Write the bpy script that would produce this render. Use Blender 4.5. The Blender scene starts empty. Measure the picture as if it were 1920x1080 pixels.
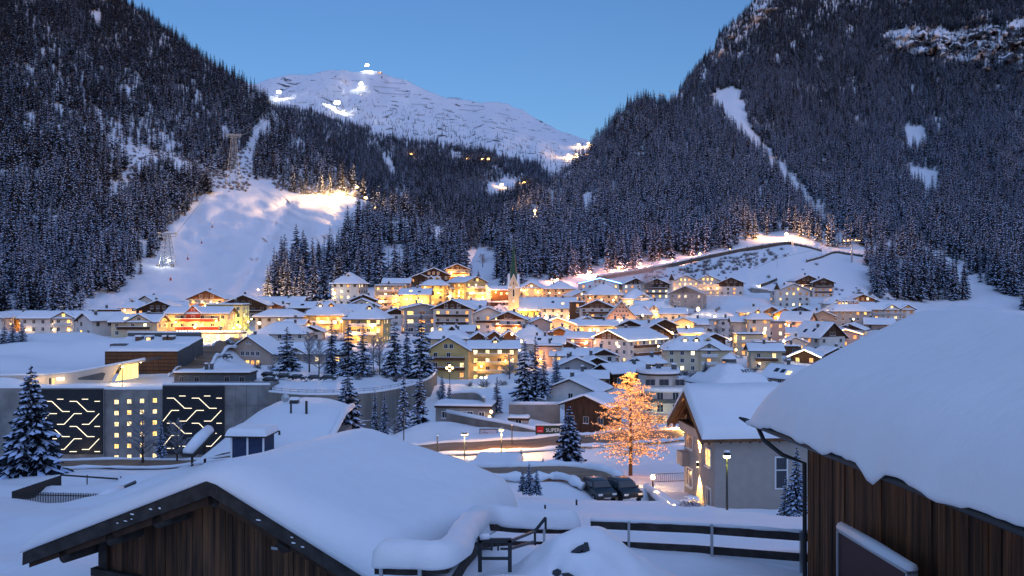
import bpy, bmesh, math, random
import numpy as np
from mathutils import Vector, Matrix, noise

# ------------------------------------------------------------------ camera, sky, light
sc = bpy.context.scene
COL = sc.collection
F = 1663.0                       # focal length in photo pixels (1920 wide); the eye is the origin, looking along +Y
cam = bpy.data.cameras.new('camera'); camo = bpy.data.objects.new('camera', cam); COL.objects.link(camo)
cam.sensor_width = 36.0; cam.lens = 36.0 * F / 1920.0; cam.clip_start = 0.1; cam.clip_end = 12000
camo.rotation_euler = (math.radians(90), 0, 0)
sc.camera = camo
world = bpy.data.worlds.new("World"); sc.world = world; world.use_nodes = True
wn = world.node_tree
sky = wn.nodes.new('ShaderNodeTexSky'); sky.sky_type = 'NISHITA'; sky.sun_disc = False
SUN_EL, SUN_ROT = 2.5, 165.0
sky.sun_elevation = math.radians(SUN_EL); sky.sun_rotation = math.radians(SUN_ROT)
sky.altitude = 1400; sky.ozone_density = 3.2; sky.dust_density = 0.8; sky.air_density = 1.0
tint = wn.nodes.new('ShaderNodeMix'); tint.data_type = 'RGBA'; tint.blend_type = 'MULTIPLY'
tint.inputs['Factor'].default_value = 1.0; tint.inputs['B'].default_value = (1.0, 0.84, 0.90, 1)      # clear cold dusk air
wn.links.new(sky.outputs[0], tint.inputs['A']); wn.links.new(tint.outputs['Result'], wn.nodes['Background'].inputs[0])
wn.nodes['Background'].inputs[1].default_value = 0.114
sun = bpy.data.lights.new('sun', 'SUN'); suno = bpy.data.objects.new('sun', sun); COL.objects.link(suno)
sun.energy = 0.42; sun.color = (0.45, 0.59, 1.0); sun.angle = math.radians(100)
# afterglow comes from behind the camera, slightly to the right
sd = Vector((math.sin(math.radians(SUN_ROT)), math.cos(math.radians(SUN_ROT)), math.tan(math.radians(66))))
suno.rotation_euler = sd.to_track_quat('Z', 'Y').to_euler()
vs = sc.view_settings
vs.view_transform = 'Standard'; vs.look = 'None'; vs.gamma = 1.0; vs.exposure = 1.7
try: vs.use_curve_mapping = False
except Exception: pass
sc.render.engine = 'CYCLES'
cy = sc.cycles
cy.use_denoising = True
cy.max_bounces = 5; cy.diffuse_bounces = 3; cy.glossy_bounces = 2; cy.transmission_bounces = 2; cy.transparent_max_bounces = 4
cy.sample_clamp_indirect = 2.0; cy.sample_clamp_direct = 0.0
cy.caustics_reflective = False; cy.caustics_refractive = False

# ------------------------------------------------------------------ helpers
R = math.radians
def at(px, py, Y): return Vector(((px - 960.0) / F * Y, Y, -(py - 540.0) / F * Y))

MATS = {}
def M(name, col, rough=0.7, var=0.0, scale=1.0, stretch=None, bump=0.0, bscale=None, rnd=0.0, spec=0.3, metal=0.0, col2=None):
    if name in MATS: return MATS[name]
    m = bpy.data.materials.new(name); m.use_nodes = True; nt = m.node_tree; b = nt.nodes['Principled BSDF']
    b.inputs['Roughness'].default_value = rough; b.inputs['Metallic'].default_value = metal
    b.inputs['Specular IOR Level'].default_value = spec
    b.inputs['Base Color'].default_value = (*col, 1)
    tc = None
    def coord(sc_, st):
        nonlocal tc
        if tc is None: tc = nt.nodes.new('ShaderNodeTexCoord')
        mp = nt.nodes.new('ShaderNodeMapping'); nt.links.new(tc.outputs['Object'], mp.inputs[0])
        st = st or (1, 1, 1); mp.inputs['Scale'].default_value = (sc_ * st[0], sc_ * st[1], sc_ * st[2])
        return mp.outputs[0]
    if var > 0 or rnd > 0 or col2:
        c2 = col2 or tuple(c * (1 - var) for c in col)
        mx = nt.nodes.new('ShaderNodeMix'); mx.data_type = 'RGBA'
        mx.inputs['A'].default_value = (*col, 1); mx.inputs['B'].default_value = (*c2, 1)
        n = nt.nodes.new('ShaderNodeTexNoise'); n.inputs['Scale'].default_value = 1; n.inputs['Detail'].default_value = 5
        nt.links.new(coord(scale, stretch), n.inputs['Vector'])
        rp = nt.nodes.new('ShaderNodeMapRange'); rp.inputs['From Min'].default_value = 0.35; rp.inputs['From Max'].default_value = 0.65
        nt.links.new(n.outputs[0], rp.inputs[0]); nt.links.new(rp.outputs[0], mx.inputs['Factor'])
        out = mx.outputs['Result']
        if rnd > 0:
            oi = nt.nodes.new('ShaderNodeObjectInfo'); hs = nt.nodes.new('ShaderNodeHueSaturation')
            mr = nt.nodes.new('ShaderNodeMapRange'); mr.inputs['To Min'].default_value = 1 - rnd; mr.inputs['To Max'].default_value = 1 + rnd
            nt.links.new(oi.outputs['Random'], mr.inputs[0]); nt.links.new(mr.outputs[0], hs.inputs['Value'])
            nt.links.new(out, hs.inputs['Color']); out = hs.outputs[0]
        nt.links.new(out, b.inputs['Base Color'])
    if bump > 0 and name == 'near_snow':
        n0 = nt.nodes.new('ShaderNodeTexNoise'); n0.inputs['Scale'].default_value = 1; n0.inputs['Detail'].default_value = 4
        nt.links.new(coord(1.1, (1, 2.2, 1)), n0.inputs['Vector'])
        bp0 = nt.nodes.new('ShaderNodeBump'); bp0.inputs['Strength'].default_value = .14; bp0.inputs['Distance'].default_value = .25
        nt.links.new(n0.outputs[0], bp0.inputs['Height'])
    if bump > 0:
        n = nt.nodes.new('ShaderNodeTexNoise'); n.inputs['Scale'].default_value = 1; n.inputs['Detail'].default_value = 6
        nt.links.new(coord(bscale or scale, stretch), n.inputs['Vector'])
        bp = nt.nodes.new('ShaderNodeBump'); bp.inputs['Strength'].default_value = bump; bp.inputs['Distance'].default_value = 0.1
        nt.links.new(n.outputs[0], bp.inputs['Height']); nt.links.new(bp.outputs[0], b.inputs['Normal'])
        if name == 'near_snow': nt.links.new(bp0.outputs[0], bp.inputs['Normal'])
    MATS[name] = m
    return m
def E(name, col, strength, sample=False):
    if name in MATS: return MATS[name]
    m = bpy.data.materials.new(name); m.use_nodes = True; b = m.node_tree.nodes['Principled BSDF']
    b.inputs['Base Color'].default_value = (*[c * .5 for c in col], 1)
    b.inputs['Emission Color'].default_value = (*col, 1); b.inputs['Emission Strength'].default_value = strength
    m.cycles.emission_sampling = 'AUTO' if sample else 'NONE'
    MATS[name] = m
    return m

SNOW = M('snow', (0.80, 0.83, 0.88), 0.6, var=0.03, scale=0.6, bump=0.25, bscale=3.0, spec=0.25)
SNOWN = M('near_snow', (0.82, 0.84, 0.88), 0.55, var=0.02, scale=1.5, bump=0.14, bscale=14.0, spec=0.3)
WALLS = {
 'white': M('white_render', (0.62, 0.60, 0.58), 0.85, var=0.12, scale=0.5),
 'cream': M('cream_render', (0.62, 0.52, 0.36), 0.85, var=0.12, scale=0.5),
 'yellow': M('yellow_render', (0.60, 0.46, 0.20), 0.85, var=0.12, scale=0.5),
 'tan': M('tan_render', (0.42, 0.33, 0.27), 0.85, var=0.12, scale=0.5),
 'pink': M('pink_render', (0.60, 0.42, 0.36), 0.85, var=0.1, scale=0.5),
 'grey': M('grey_render', (0.36, 0.36, 0.37), 0.85, var=0.12, scale=0.5),
 'beige': M('beige_render', (0.40, 0.35, 0.31), 0.9, var=0.08, scale=1.5, bump=0.1, bscale=12),
 'ochre': M('ochre_boards', (0.40, 0.22, 0.07), 0.8, var=0.2, scale=0.7),
 'wood': M('dark_timber', (0.075, 0.038, 0.022), 0.8, var=0.5, scale=0.8, stretch=(3, 3, .4)),
 'brown': M('brown_timber', (0.16, 0.075, 0.035), 0.8, var=0.4, scale=0.8, stretch=(3, 3, .4)),
 'slate': M('slate_board', (0.10, 0.11, 0.12), 0.8, var=0.2, scale=0.6),
 'concrete': M('concrete', (0.27, 0.26, 0.25), 0.9, var=0.4, scale=0.25, bump=0.1, bscale=2),
 'red': M('red_board', (0.42, 0.05, 0.03), 0.7, var=0.2, scale=0.6),
}
WOOD = WALLS['wood']; BROWN = WALLS['brown']
TRIM = M('roof_edge_timber', (0.06, 0.035, 0.022), 0.8, var=0.3, scale=1.0)
FRAME = M('window_frame', (0.35, 0.30, 0.26), 0.6)
FRAMEW = M('white_frame', (0.75, 0.74, 0.72), 0.5)
GLASS = M('dark_glass', (0.02, 0.025, 0.035), 0.12, spec=0.8)
def EP(name, col, st):
    m = E(name, col, st); nt = m.node_tree; b = nt.nodes['Principled BSDF']; tc = nt.nodes.new('ShaderNodeTexCoord'); n = nt.nodes.new('ShaderNodeTexNoise'); n.inputs['Scale'].default_value = 2.2; n.inputs['Detail'].default_value = 2
    oi = nt.nodes.new('ShaderNodeObjectInfo'); ad = nt.nodes.new('ShaderNodeVectorMath'); ad.operation = 'ADD'; sc2 = nt.nodes.new('ShaderNodeVectorMath'); sc2.operation = 'SCALE'; sc2.inputs['Scale'].default_value = .01
    nt.links.new(oi.outputs['Location'], sc2.inputs[0]); nt.links.new(tc.outputs['Object'], ad.inputs[0]); nt.links.new(oi.outputs['Location'], ad.inputs[1]); nt.links.new(ad.outputs[0], n.inputs['Vector'])
    mr = nt.nodes.new('ShaderNodeMapRange'); mr.inputs['From Min'].default_value = .35; mr.inputs['From Max'].default_value = .65; mr.inputs['To Min'].default_value = st * .25; mr.inputs['To Max'].default_value = st * 1.25
    nt.links.new(n.outputs[0], mr.inputs[0]); nt.links.new(mr.outputs[0], b.inputs['Emission Strength']); return m
LITS = [EP('lit_pane_amber', (1.0, 0.55, 0.15), 0.85), EP('lit_pane_warm', (1.0, 0.68, 0.30), 0.75),
        EP('lit_pane_orange', (1.0, 0.38, 0.10), 0.6), EP('lit_pane_pale', (1.0, 0.78, 0.45), 1.0)]
BULB = E('lamp_bulb', (1.0, 0.60, 0.22), 7.0)
BULBW = E('flood_bulb', (1.0, 0.93, 0.72), 30.0)
METAL = M('dark_metal', (0.05, 0.055, 0.06), 0.45, metal=0.6)
STEEL = M('galvanised_steel', (0.45, 0.47, 0.48), 0.4, metal=0.7)
WARM = (1.0, 0.46, 0.12)

class MB:
    def __init__(s): s.v = []; s.f = []; s.m = []
    def add(s, vs, fs, mi=0):
        b = len(s.v); s.v += [tuple(v) for v in vs]
        for f in fs: s.f.append(tuple(b + i for i in f)); s.m.append(mi)
        return s
    def box(s, x0, x1, y0, y1, z0, z1, mi=0):
        v = [(x, y, z) for z in (z0, z1) for y in (y0, y1) for x in (x0, x1)]
        return s.add(v, [(0, 2, 3, 1), (4, 5, 7, 6), (0, 1, 5, 4), (2, 6, 7, 3), (1, 3, 7, 5), (0, 4, 6, 2)], mi)
    def beam(s, p, q, w, h, mi=0, up=(0, 0, 1)):
        p = Vector(p); q = Vector(q); d = (q - p).normalized(); u = Vector(up)
        sx = d.cross(u)
        if sx.length < 1e-4: sx = d.cross(Vector((1, 0, 0)))
        sx.normalize(); u = sx.cross(d)
        v = []
        for c in (p, q):
            for a, b in ((-1, -1), (1, -1), (1, 1), (-1, 1)): v.append(c + sx * (a * w / 2) + u * (b * h / 2))
        return s.add(v, [(0, 3, 2, 1), (4, 5, 6, 7), (0, 1, 5, 4), (1, 2, 6, 5), (2, 3, 7, 6), (3, 0, 4, 7)], mi)
    def tube(s, pts, rad, n=6, mi=0, cap=True):
        rings = []; vs = []; fs = []
        pts = [Vector(p) for p in pts]
        if not isinstance(rad, (list, tuple)): rad = [rad] * len(pts)
        for i, p in enumerate(pts):
            d = (pts[min(i + 1, len(pts) - 1)] - pts[max(i - 1, 0)])
            if d.length < 1e-9: d = Vector((0, 0, 1))
            d.normalize()
            a = d.cross(Vector((0, 0, 1)) if abs(d.z) < .95 else Vector((1, 0, 0))).normalized(); b = d.cross(a)
            for k in range(n):
                t = 2 * math.pi * k / n
                vs.append(p + (a * math.cos(t) + b * math.sin(t)) * rad[i])
        for i in range(len(pts) - 1):
            for k in range(n):
                fs.append((i * n + k, i * n + (k + 1) % n, (i + 1) * n + (k + 1) % n, (i + 1) * n + k))
        if cap:
            fs.append(tuple(range(n))[::-1]); fs.append(tuple(range((len(pts) - 1) * n, len(pts) * n)))
        return s.add(vs, fs, mi)
    def prism(s, poly, y0, y1, mi=0, xf=None):           # poly of (x,z) extruded along y
        n = len(poly); v = [(x, y0, z) for x, z in poly] + [(x, y1, z) for x, z in poly]
        if xf: v = [xf(*p) for p in v]
        f = [tuple(range(n)), tuple(range(2 * n - 1, n - 1, -1))] + [(i + n, (i + 1) % n + n, (i + 1) % n, i) for i in range(n)]
        return s.add(v, f, mi)
    def ball(s, c, r, mi=0, sub=0):
        c = Vector(c)
        rx = r if isinstance(r, (tuple, list)) else (r, r, r)
        v = [(1, 0, 0), (-1, 0, 0), (0, 1, 0), (0, -1, 0), (0, 0, 1), (0, 0, -1)]
        f = [(0, 2, 4), (2, 1, 4), (1, 3, 4), (3, 0, 4), (2, 0, 5), (1, 2, 5), (3, 1, 5), (0, 3, 5)]
        v = [Vector(p) for p in v]
        for _ in range(sub):
            nf = []; cache = {}
            def mid(a, b):
                k = (min(a, b), max(a, b))
                if k not in cache: v.append((v[a] + v[b]).normalized()); cache[k] = len(v) - 1
                return cache[k]
            for a, b, d in f:
                ab, bd, da = mid(a, b), mid(b, d), mid(d, a)
                nf += [(a, ab, da), (ab, b, bd), (da, bd, d), (ab, bd, da)]
            f = nf
        return s.add([(c.x + p.x * rx[0], c.y + p.y * rx[1], c.z + p.z * rx[2]) for p in v], f, mi)
    def mesh(s, name, mats, smooth=False):
        me = bpy.data.meshes.new(name); me.from_pydata(s.v, [], s.f)
        for m in (mats if isinstance(mats, (list, tuple)) else [mats]): me.materials.append(m)
        me.polygons.foreach_set('material_index', s.m)
        if smooth: me.polygons.foreach_set('use_smooth', [True] * len(s.f))
        me.update(); return me
    def build(s, name, mats, parent=None, smooth=False):
        return obj(name, s.mesh(name, mats, smooth), parent)

def obj(name, me, parent=None, loc=None, rz=0.0, sc_=None):
    o = bpy.data.objects.new(name, me); COL.objects.link(o)
    if parent is not None: o.parent = parent
    if loc is not None: o.location = loc
    if rz: o.rotation_euler = (0, 0, rz)
    if sc_ is not None: o.scale = sc_
    return o
def tag(o, label, cat=None, group=None, kind=None):
    if label: o['label'] = label
    if cat: o['category'] = cat
    if group: o['group'] = group
    if kind: o['kind'] = kind
    return o
def thing(name, label, cat, loc=(0, 0, 0), rz=0.0, group=None):
    o = bpy.data.objects.new(name, None); COL.objects.link(o); o.location = loc; o.rotation_euler = (0, 0, rz)
    o.empty_display_size = 0.5
    return tag(o, label, cat, group)
def plight(loc, power, col=WARM, rad=0.3, parent=None, name='lamp_light'):
    l = bpy.data.lights.new(name, 'POINT'); l.energy = power; l.color = col; l.shadow_soft_size = rad
    o = bpy.data.objects.new(name, l); COL.objects.link(o); o.location = loc
    if parent is not None: o.parent = parent
    return o
def nz(x, y, z=0.0): return noise.noise(Vector((x, y, z)))

def edge_t(d, e):                                        # rounded edge profile of lying snow, 0 at the rim
    q = max(0.0, min(1.0, d / e)); return math.sqrt(max(0.0, 1 - (1 - q) ** 2))

# ------------------------------------------------------------------ ground control points (px, py, depth)
GC = []
def gc(*pts): GC.extend(pts)
gc((960, 1750, 9), (100, 1750, 9), (1800, 1750, 9), (960, 2600, 4), (100, 2600, 4), (1800, 2600, 4),
   (1250, 1090, 21), (1090, 1080, 19.5), (960, 1075, 19), (880, 1100, 18), (1400, 1085, 22), (1520, 1095, 22), (1700, 1120, 20), (1900, 1200, 16),
   (1000, 1012, 26), (1150, 1010, 28), (1350, 1030, 27), (1480, 1035, 27), (1600, 1060, 27),
   (700, 1180, 17), (400, 1230, 20), (100, 1160, 24), (-80, 1080, 30), (30, 1050, 32), (700, 1020, 30), (850, 985, 32),
   (40, 985, 60), (200, 960, 70), (350, 925, 70), (-100, 960, 90), (130, 942, 128), (20, 935, 132), (240, 930, 132), (130, 912, 150), (-60, 900, 160), (60, 889, 168), (200, 884, 168),
   (60, 954, 102), (150, 954, 106), (230, 944, 106), (120, 962, 86), (220, 952, 86), (30, 966, 82), (295, 925, 98), (285, 912, 118), (0, 950, 112), (180, 948, 116), (100, 948, 116),
   (280, 884, 150), (350, 880, 95), (460, 862, 84), (600, 858, 84), (400, 872, 90), (700, 880, 70), (820, 905, 62), (930, 925, 52),
   (1050, 965, 40), (1250, 975, 40), (1000, 940, 52), (1100, 938, 60), (1145, 936, 64), (1200, 938, 62), (960, 905, 75), (1060, 900, 78), (1200, 915, 80), (1265, 950, 70),
   (1182, 893, 100), (1100, 885, 108), (1000, 880, 110), (900, 885, 105), (1250, 905, 96), (1290, 925, 92),
   (1320, 958, 80), (1420, 985, 62), (1362, 1003, 62), (1480, 985, 60), (1560, 1000, 60), (1700, 1000, 60), (1900, 1000, 60),
   (1182, 872, 120), (1240, 868, 120), (1060, 868, 132), (950, 866, 136), (870, 864, 138),
   (750, 862, 148), (850, 854, 150), (960, 850, 150), (1110, 841, 152), (1200, 832, 155), (1280, 826, 160),
   (850, 838, 158), (960, 832, 158), (1060, 832, 158), (850, 800, 175), (900, 815, 170), (830, 790, 182), (1100, 812, 190),
   (300, 868, 214), (100, 868, 214), (-60, 868, 214), (450, 866, 210), (560, 850, 200), (650, 835, 198), (760, 820, 200), (300, 876, 196), (150, 880, 196), (500, 870, 180), (620, 862, 165),
   # plateau behind the car-park wall
   (300, 721, 229), (100, 721, 229), (450, 721, 229), (-100, 721, 229), (200, 721, 229), (380, 721, 229), (520, 732, 216), (600, 736, 211), (680, 731, 214), (750, 721, 227), (790, 709, 244),
   (600, 715, 240), (500, 708, 245), (650, 705, 255), (720, 700, 262), (560, 697, 262), (780, 690, 275),
   # snow covered hill on the left and the road up to the hotel
   (100, 624, 300), (150, 622, 302), (60, 640, 285), (200, 634, 292), (100, 690, 248), (0, 668, 262), (195, 690, 258), (-60, 680, 255), (30, 700, 240), (210, 716, 231),
   (20, 648, 290), (60, 625, 305), (-60, 640, 300),
   (455, 634, 302), (430, 641, 292), (405, 652, 280), (378, 668, 268), (360, 690, 252), (350, 705, 240), (420, 690, 255),
   (960, 700, 262), (990, 745, 220), (1030, 760, 212), (940, 770, 208), (900, 725, 240), (850, 720, 248),
   (1180, 790, 200), (1350, 790, 190), (1450, 790, 190), (1600, 760, 200), (1800, 720, 260), (2000, 700, 300), (2200, 700, 300),
   (1150, 800, 190), (1290, 800, 180), (1700, 640, 360), (1900, 610, 430), (2100, 620, 450),
   (1255, 800, 205),
   (30, 872, 205), (200, 872, 205), (380, 872, 205), (250, 882, 180), (80, 884, 182), (400, 880, 150), (350, 884, 130), (700, 842, 190), (810, 806, 205), (560, 862, 150), (700, 850, 165), (800, 835, 170), (820, 770, 225), (830, 745, 240), (835, 728, 255),
   # foot of the hills
   (-200, 612, 420), (0, 606, 440), (100, 596, 450), (200, 590, 470), (300, 582, 480), (450, 580, 480), (550, 578, 470), (700, 560, 480), (1270, 572, 470), (1340, 580, 440), (1390, 600, 415),
   (1340, 556, 520), (1420, 560, 520), (1430, 548, 560), (1600, 560, 520), (1690, 575, 500), (1800, 580, 520), (930, 560, 520), (900, 545, 540), (1030, 545, 530), (1100, 545, 540))

# ------------------------------------------------------------------ village table: label, px, base py, depth, width, length, wall height (photo px at that depth), yaw
HS = []
def H(label, cx, by, Y, W, L, h, r=0, **k): HS.append((label, cx, by, Y, W, L, h, r, k))
# --- left end
H('white house cut off by the left edge, dark beams under snow roof', -4, 616, 335, 34, 40, 18, 0, lit=.2)
H('ochre boarded chalet with pale balcony at far left of village', 36, 622, 345, 50, 50, 22, -24, wall='ochre', lit=.3, bal='g', balc='white', glow=90)
H('long white house with pointed cross gable and four amber balcony lamps', 110, 624, 335, 46, 112, 25, 90, lit=.12, cross=[(23, 38)], cbal=1, lamps=[(5, 6, 17), (34, 6, 17), (5, 6, 6), (34, 6, 6), (-40, 0, 6), (-46, 0, 6)], lampw=28)
H('lavender grey house with stepped snow gable between two chalets on left', 192, 631, 322, 46, 66, 27, -35, lit=.05, pitch=26)
H('cream chalet with brown balcony band and snow covered skylights', 262, 631, 318, 46, 82, 25, 90, wall='cream', lit=.06, cross=[(10, 46)], bal='e', balc='wood', sky=3)
H('long flat roofed brown building below the ski run at left', 208, 592, 405, 34, 62, 9, 90, roof='flat', wall='brown', lit=0)
H('pink white house with pyramid roof and one lit dormer under ski run', 256, 597, 395, 36, 36, 19, 70, roof='hip', pitch=34, dorm=1, wall='white', lit=.1, glow=80)
H('pale house with two gable windows right under the ski run foot', 300, 585, 430, 42, 60, 18, -28, lit=.0)
H('dark timber chalet with wide low gable behind the skylight roof', 304, 600, 385, 74, 46, 17, 4, wall='wood', lit=.02, bal='g', balc='wood')
H('small house with one dormer window left of the red gabled hotel', 308, 617, 345, 34, 36, 14, 90, wall='tan', lit=.5, glow=60)
H('hotel with bright red gable and glowing yellow front', 378, 632, 330, 42, 108, 40, 90, wall='cream', lit=.22, cross=[(-7, 27)], crossw='red', bal='e', balc='red', glow=330, gcol=(1, .44, .07), name='hotel', cat='hotel', key='red')
H('low terrace building with arched lit windows below the red hotel', 396, 645, 322, 26, 116, 18, 90, roof='flat', wall='white', lit=.9, glow=150, gcol=(1, .5, .12), arch=1, fl=1, string=1, name='terrace_building', cat='building')
H('yellow green lit modern block with flat roof and vertical letters', 428, 622, 347, 40, 64, 44, 90, roof='flat', wall='cream', lit=.2, glow=160, gcol=(.85, .85, .1), key='letters', name='hotel', cat='hotel')
H('chalet with orange glowing timber gable above the red hotel', 398, 584, 395, 64, 50, 21, -4, wall='cream', wood=1, lit=.5, glow=150, gcol=(1, .45, .1), bal='g', balc='brown')
H('large dark timber house with broad gable and white lower floors', 462, 613, 370, 80, 56, 36, 6, wood=2, lit=.25, bal='g', balc='wood')
H('small chalet with amber lit gable left of the white hipped house', 518, 603, 385, 60, 40, 19, 0, wall='cream', wood=1, lit=.4, glow=110)
H('low snowy roofed house behind amber gabled chalet', 528, 582, 430, 40, 82, 13, 90, wall='tan', lit=.1, chim=2)
H('dark brown block with bright snow slope roof and roof hatch', 571, 606, 375, 40, 38, 26, 90, wall='wood', lit=.0, sky=1)
H('white house with shallow hipped roof and dark windows by the mast', 527, 620, 345, 80, 40, 24, 0, roof='hip', pitch=26, lit=.0)
H('low pavilion with large pyramid snow roof in front of white house', 533, 636, 312, 88, 64, 10, 0, roof='hip', pitch=27, lit=.0, fl=1)
H('tan gabled house with four square windows and lit ground floor', 482, 686, 285, 84, 66, 22, -10, wall='tan', lit=0, key='four', pitch=33)
H('long tan house with twin orange gables behind the frosted trees', 590, 684, 296, 52, 116, 20, 90, wall='tan', lit=.15, cross=[(-28, 30), (40, 36)], pitch=30)
H('yellow lit house with hipped snow roof left of its taller twin', 616, 623, 347, 62, 74, 30, 84, roof='hip', pitch=33, wall='yellow', lit=.5, glow=180, dorm=2, bal='e', balc='white')
H('tall yellow house with hipped roof, gabled dormer and glowing balconies', 690, 643, 318, 66, 70, 42, 86, roof='hip', pitch=34, wall='yellow', lit=.45, glow=150, dorm=1, bal='e', balc='white')
H('tall white tower house with bell shaped snow roof before the forest', 656, 573, 442, 50, 50, 38, 80, roof='hip', pitch=36, lit=.15, lamps=[(-26, -4, 30), (-24, -2, 14)], lampw=60, dorm=1)
H('dark chalet under the white tower house', 682, 580, 420, 44, 30, 15, 6, wall='wood', lit=.03)
H('plain low gabled house below the dark chalet', 680, 594, 392, 58, 30, 17, 4, lit=.02)
H('cream hotel with stepped flat roofs beneath the rock outcrop', 733, 588, 440, 44, 52, 46, 90, roof='flat', wall='cream', lit=.4, glow=110, bal='e', balc='white', name='hotel', cat='hotel')
H('snow roofed annexe standing behind the stepped cream hotel', 745, 560, 470, 34, 46, 26, 90, wall='tan', lit=.05)
H('floodlit yellow guest house with long snow slope and two roof lights', 780, 579, 428, 40, 52, 24, 90, wall='yellow', lit=.35, glow=420, sky=2)
H('yellow corner house with hipped roof and two little dormers', 816, 572, 446, 44, 42, 34, 84, roof='hip', pitch=32, wall='yellow', lit=.3, glow=220, dorm=2)
H('dark timber chalet with white posts below the lit hilltop chalet', 812, 536, 500, 54, 40, 18, 8, wall='wood', lit=.04)
H('small brown chalet left of the dark timber chalet', 790, 537, 500, 36, 30, 13, -6, wall='brown', lit=.0)
H('hilltop chalet with brightly lit yellow gable and balconies', 858, 530, 520, 42, 36, 22, 2, wall='cream', wood=1, lit=.5, glow=260, bal='g', balc='brown')
H('yellow hotel lit along its right wall beside the golden tree', 876, 574, 450, 44, 54, 40, 38, wall='yellow', lit=.55, glow=260, bal='g', balc='white', name='hotel', cat='hotel')
H('small white house squeezed between two yellow hotels', 843, 568, 458, 26, 26, 24, 90, lit=.15)
H('long brown chalet with red glow left of the church spire', 940, 557, 505, 26, 38, 12, 90, wall='brown', lit=.5, glow=120, gcol=(1, .35, .12))
H('grey apartment block with glazed front and blank left wall', 788, 626, 356, 62, 46, 42, 14, wall='grey', pitch=13, lit=.45, bal='g', balc='grey', wide=1)
H('white hotel with two dark balconies and broad gable', 856, 622, 350, 70, 54, 38, -12, lit=.4, bal='g', balc='wood', name='hotel', cat='hotel', wood=1)
H('white gabled house with small dark balconies right of the broad hotel', 911, 621, 352, 50, 42, 29, 10, lit=.15, bal='g', balc='wood')
H('small white chalet with lit wooden terraces below the church', 956, 627, 352, 58, 40, 25, -8, lit=.3, wood=1, bal='g', balc='brown', glow=90, gcol=(1, .4, .12))
H('grey barn roof just left of the church choir', 930, 582, 505, 36, 44, 14, 84, wall='grey', lit=.0)
H('hip roofed house with glowing orange gable dormer behind church nave', 999, 556, 510, 54, 48, 15, 84, roof='hip', pitch=30, wall='cream', lit=.6, glow=90, cross=[(0, 30)])
H('white house with big snow roof and roof terrace right of church', 1047, 608, 440, 64, 60, 27, 84, lit=.15, glow=110, sky=2, pitch=28)
H('narrow brown stair tower with three small lit windows', 1082, 609, 420, 22, 26, 37, 90, roof='flat', wall='brown', lit=.3, name='tower_block', cat='building')
H('broad gabled hotel with brown balconies beside brown stair tower', 1120, 607, 418, 62, 50, 26, -6, lit=.2, bal='g', balc='brown', wood=1)
H('steep pale pink gable house with rows of tiny round windows', 1164, 605, 410, 54, 44, 7, -4, wall='pink', pitch=47, lit=.0, key='steep', glow=60)
H('low red lit shop front under the steep pink gable', 1150, 613, 396, 26, 84, 9, 90, roof='flat', wall='pink', lit=.8, glow=50, fl=1)
H('cream chapel like house with twin lit gables near the floodlight', 1216, 603, 428, 36, 46, 19, 86, wall='cream', lit=.4, cross=[(-10, 16), (8, 20)], pitch=40, glow=220)
H('tiny lit pavilion with pyramid roof on the snow bank', 1244, 590, 452, 20, 20, 12, 40, roof='hip', pitch=34, lit=.6, glow=90)
H('low hipped house left of the blue lit gable', 1050, 560, 505, 40, 52, 17, 84, roof='hip', pitch=28, wall='tan', lit=.1, glow=50)
H('house with blue light strips along its snowy gable', 1122, 554, 522, 68, 46, 20, 0, wall='white', lit=.2, key='blue', pitch=14)
H('pair of hipped roofs below the blue lit house', 1132, 572, 458, 56, 62, 18, 78, roof='hip', pitch=33, wall='tan', lit=.3, glow=70)
H('white chalet with dark corner boards below the covered hillside track', 1183, 559, 522, 46, 42, 23, 14, wood=1, lit=.5)
H('hipped snow roof house with lit lower gable near the white floodlight', 1192, 574, 468, 46, 52, 13, 84, roof='hip', pitch=32, lit=.2, cross=[(14, 24)], glow=120)
H('white chalet with dark timber middle bay and many lit windows', 1231, 560, 522, 44, 36, 24, -8, wood=2, lit=.5, bal='g', balc='brown')
H('pale house with corner turret and rows of lights near smoke', 1276, 555, 540, 50, 46, 24, 10, lit=.65, key='turret', glow=60)
H('house glowing with small lights between turret house and dark chalet', 1324, 553, 545, 46, 36, 23, -4, lit=.65, glow=70, bal='g', balc='white')
H('dark timber chalet with white ground floor at foot of the right run', 1371, 553, 540, 42, 40, 20, -14, wood=2, lit=.15)
H('big grey house with brown panels standing in the mist', 1290, 581, 480, 58, 44, 27, -22, wall='grey', wood=1, lit=.08)
H('cluster house with hipped snow roof left of the twin lit gables', 1193, 600, 415, 42, 52, 10, 88, roof='hip', pitch=34, wall='cream', lit=.1)
H('long low building with orange lit left wall in village centre', 1112, 628, 376, 34, 84, 16, 90, wall='cream', lit=.25, glow=110, gcol=(1, .5, .15))
H('chalet with dark triangular gable at end of the long low building', 1176, 625, 372, 44, 44, 12, 2, wood=1, lit=.1)
H('house with orange light string along its gable beside the star lamp', 1043, 628, 372, 58, 40, 18, 2, wall='pink', lit=.4, glow=130, key='orange', pitch=20)
H('tall steep hipped snow roof over a lavender grey wall', 994, 656, 338, 44, 58, 20, 70, roof='hip', pitch=40, lit=.05)
H('large hotel with timber end gable and white balconied side wall', 1178, 682, 325, 84, 108, 40, -46, wall='white', wood=1, lit=.18, bal='e', balc='brown', key='grand', name='hotel', cat='hotel', pitch=20)
H('pink house with orange lit balconies left of the large hotel', 1088, 660, 335, 38, 46, 23, 80, wall='pink', lit=.5, glow=150, gcol=(1, .4, .15), bal='e', balc='brown')
H('brown fronted house with big dormered roof right of the large hotel', 1222, 655, 352, 64, 54, 24, 4, wood=2, lit=.2, bal='g', balc='wood', pitch=30)
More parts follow.
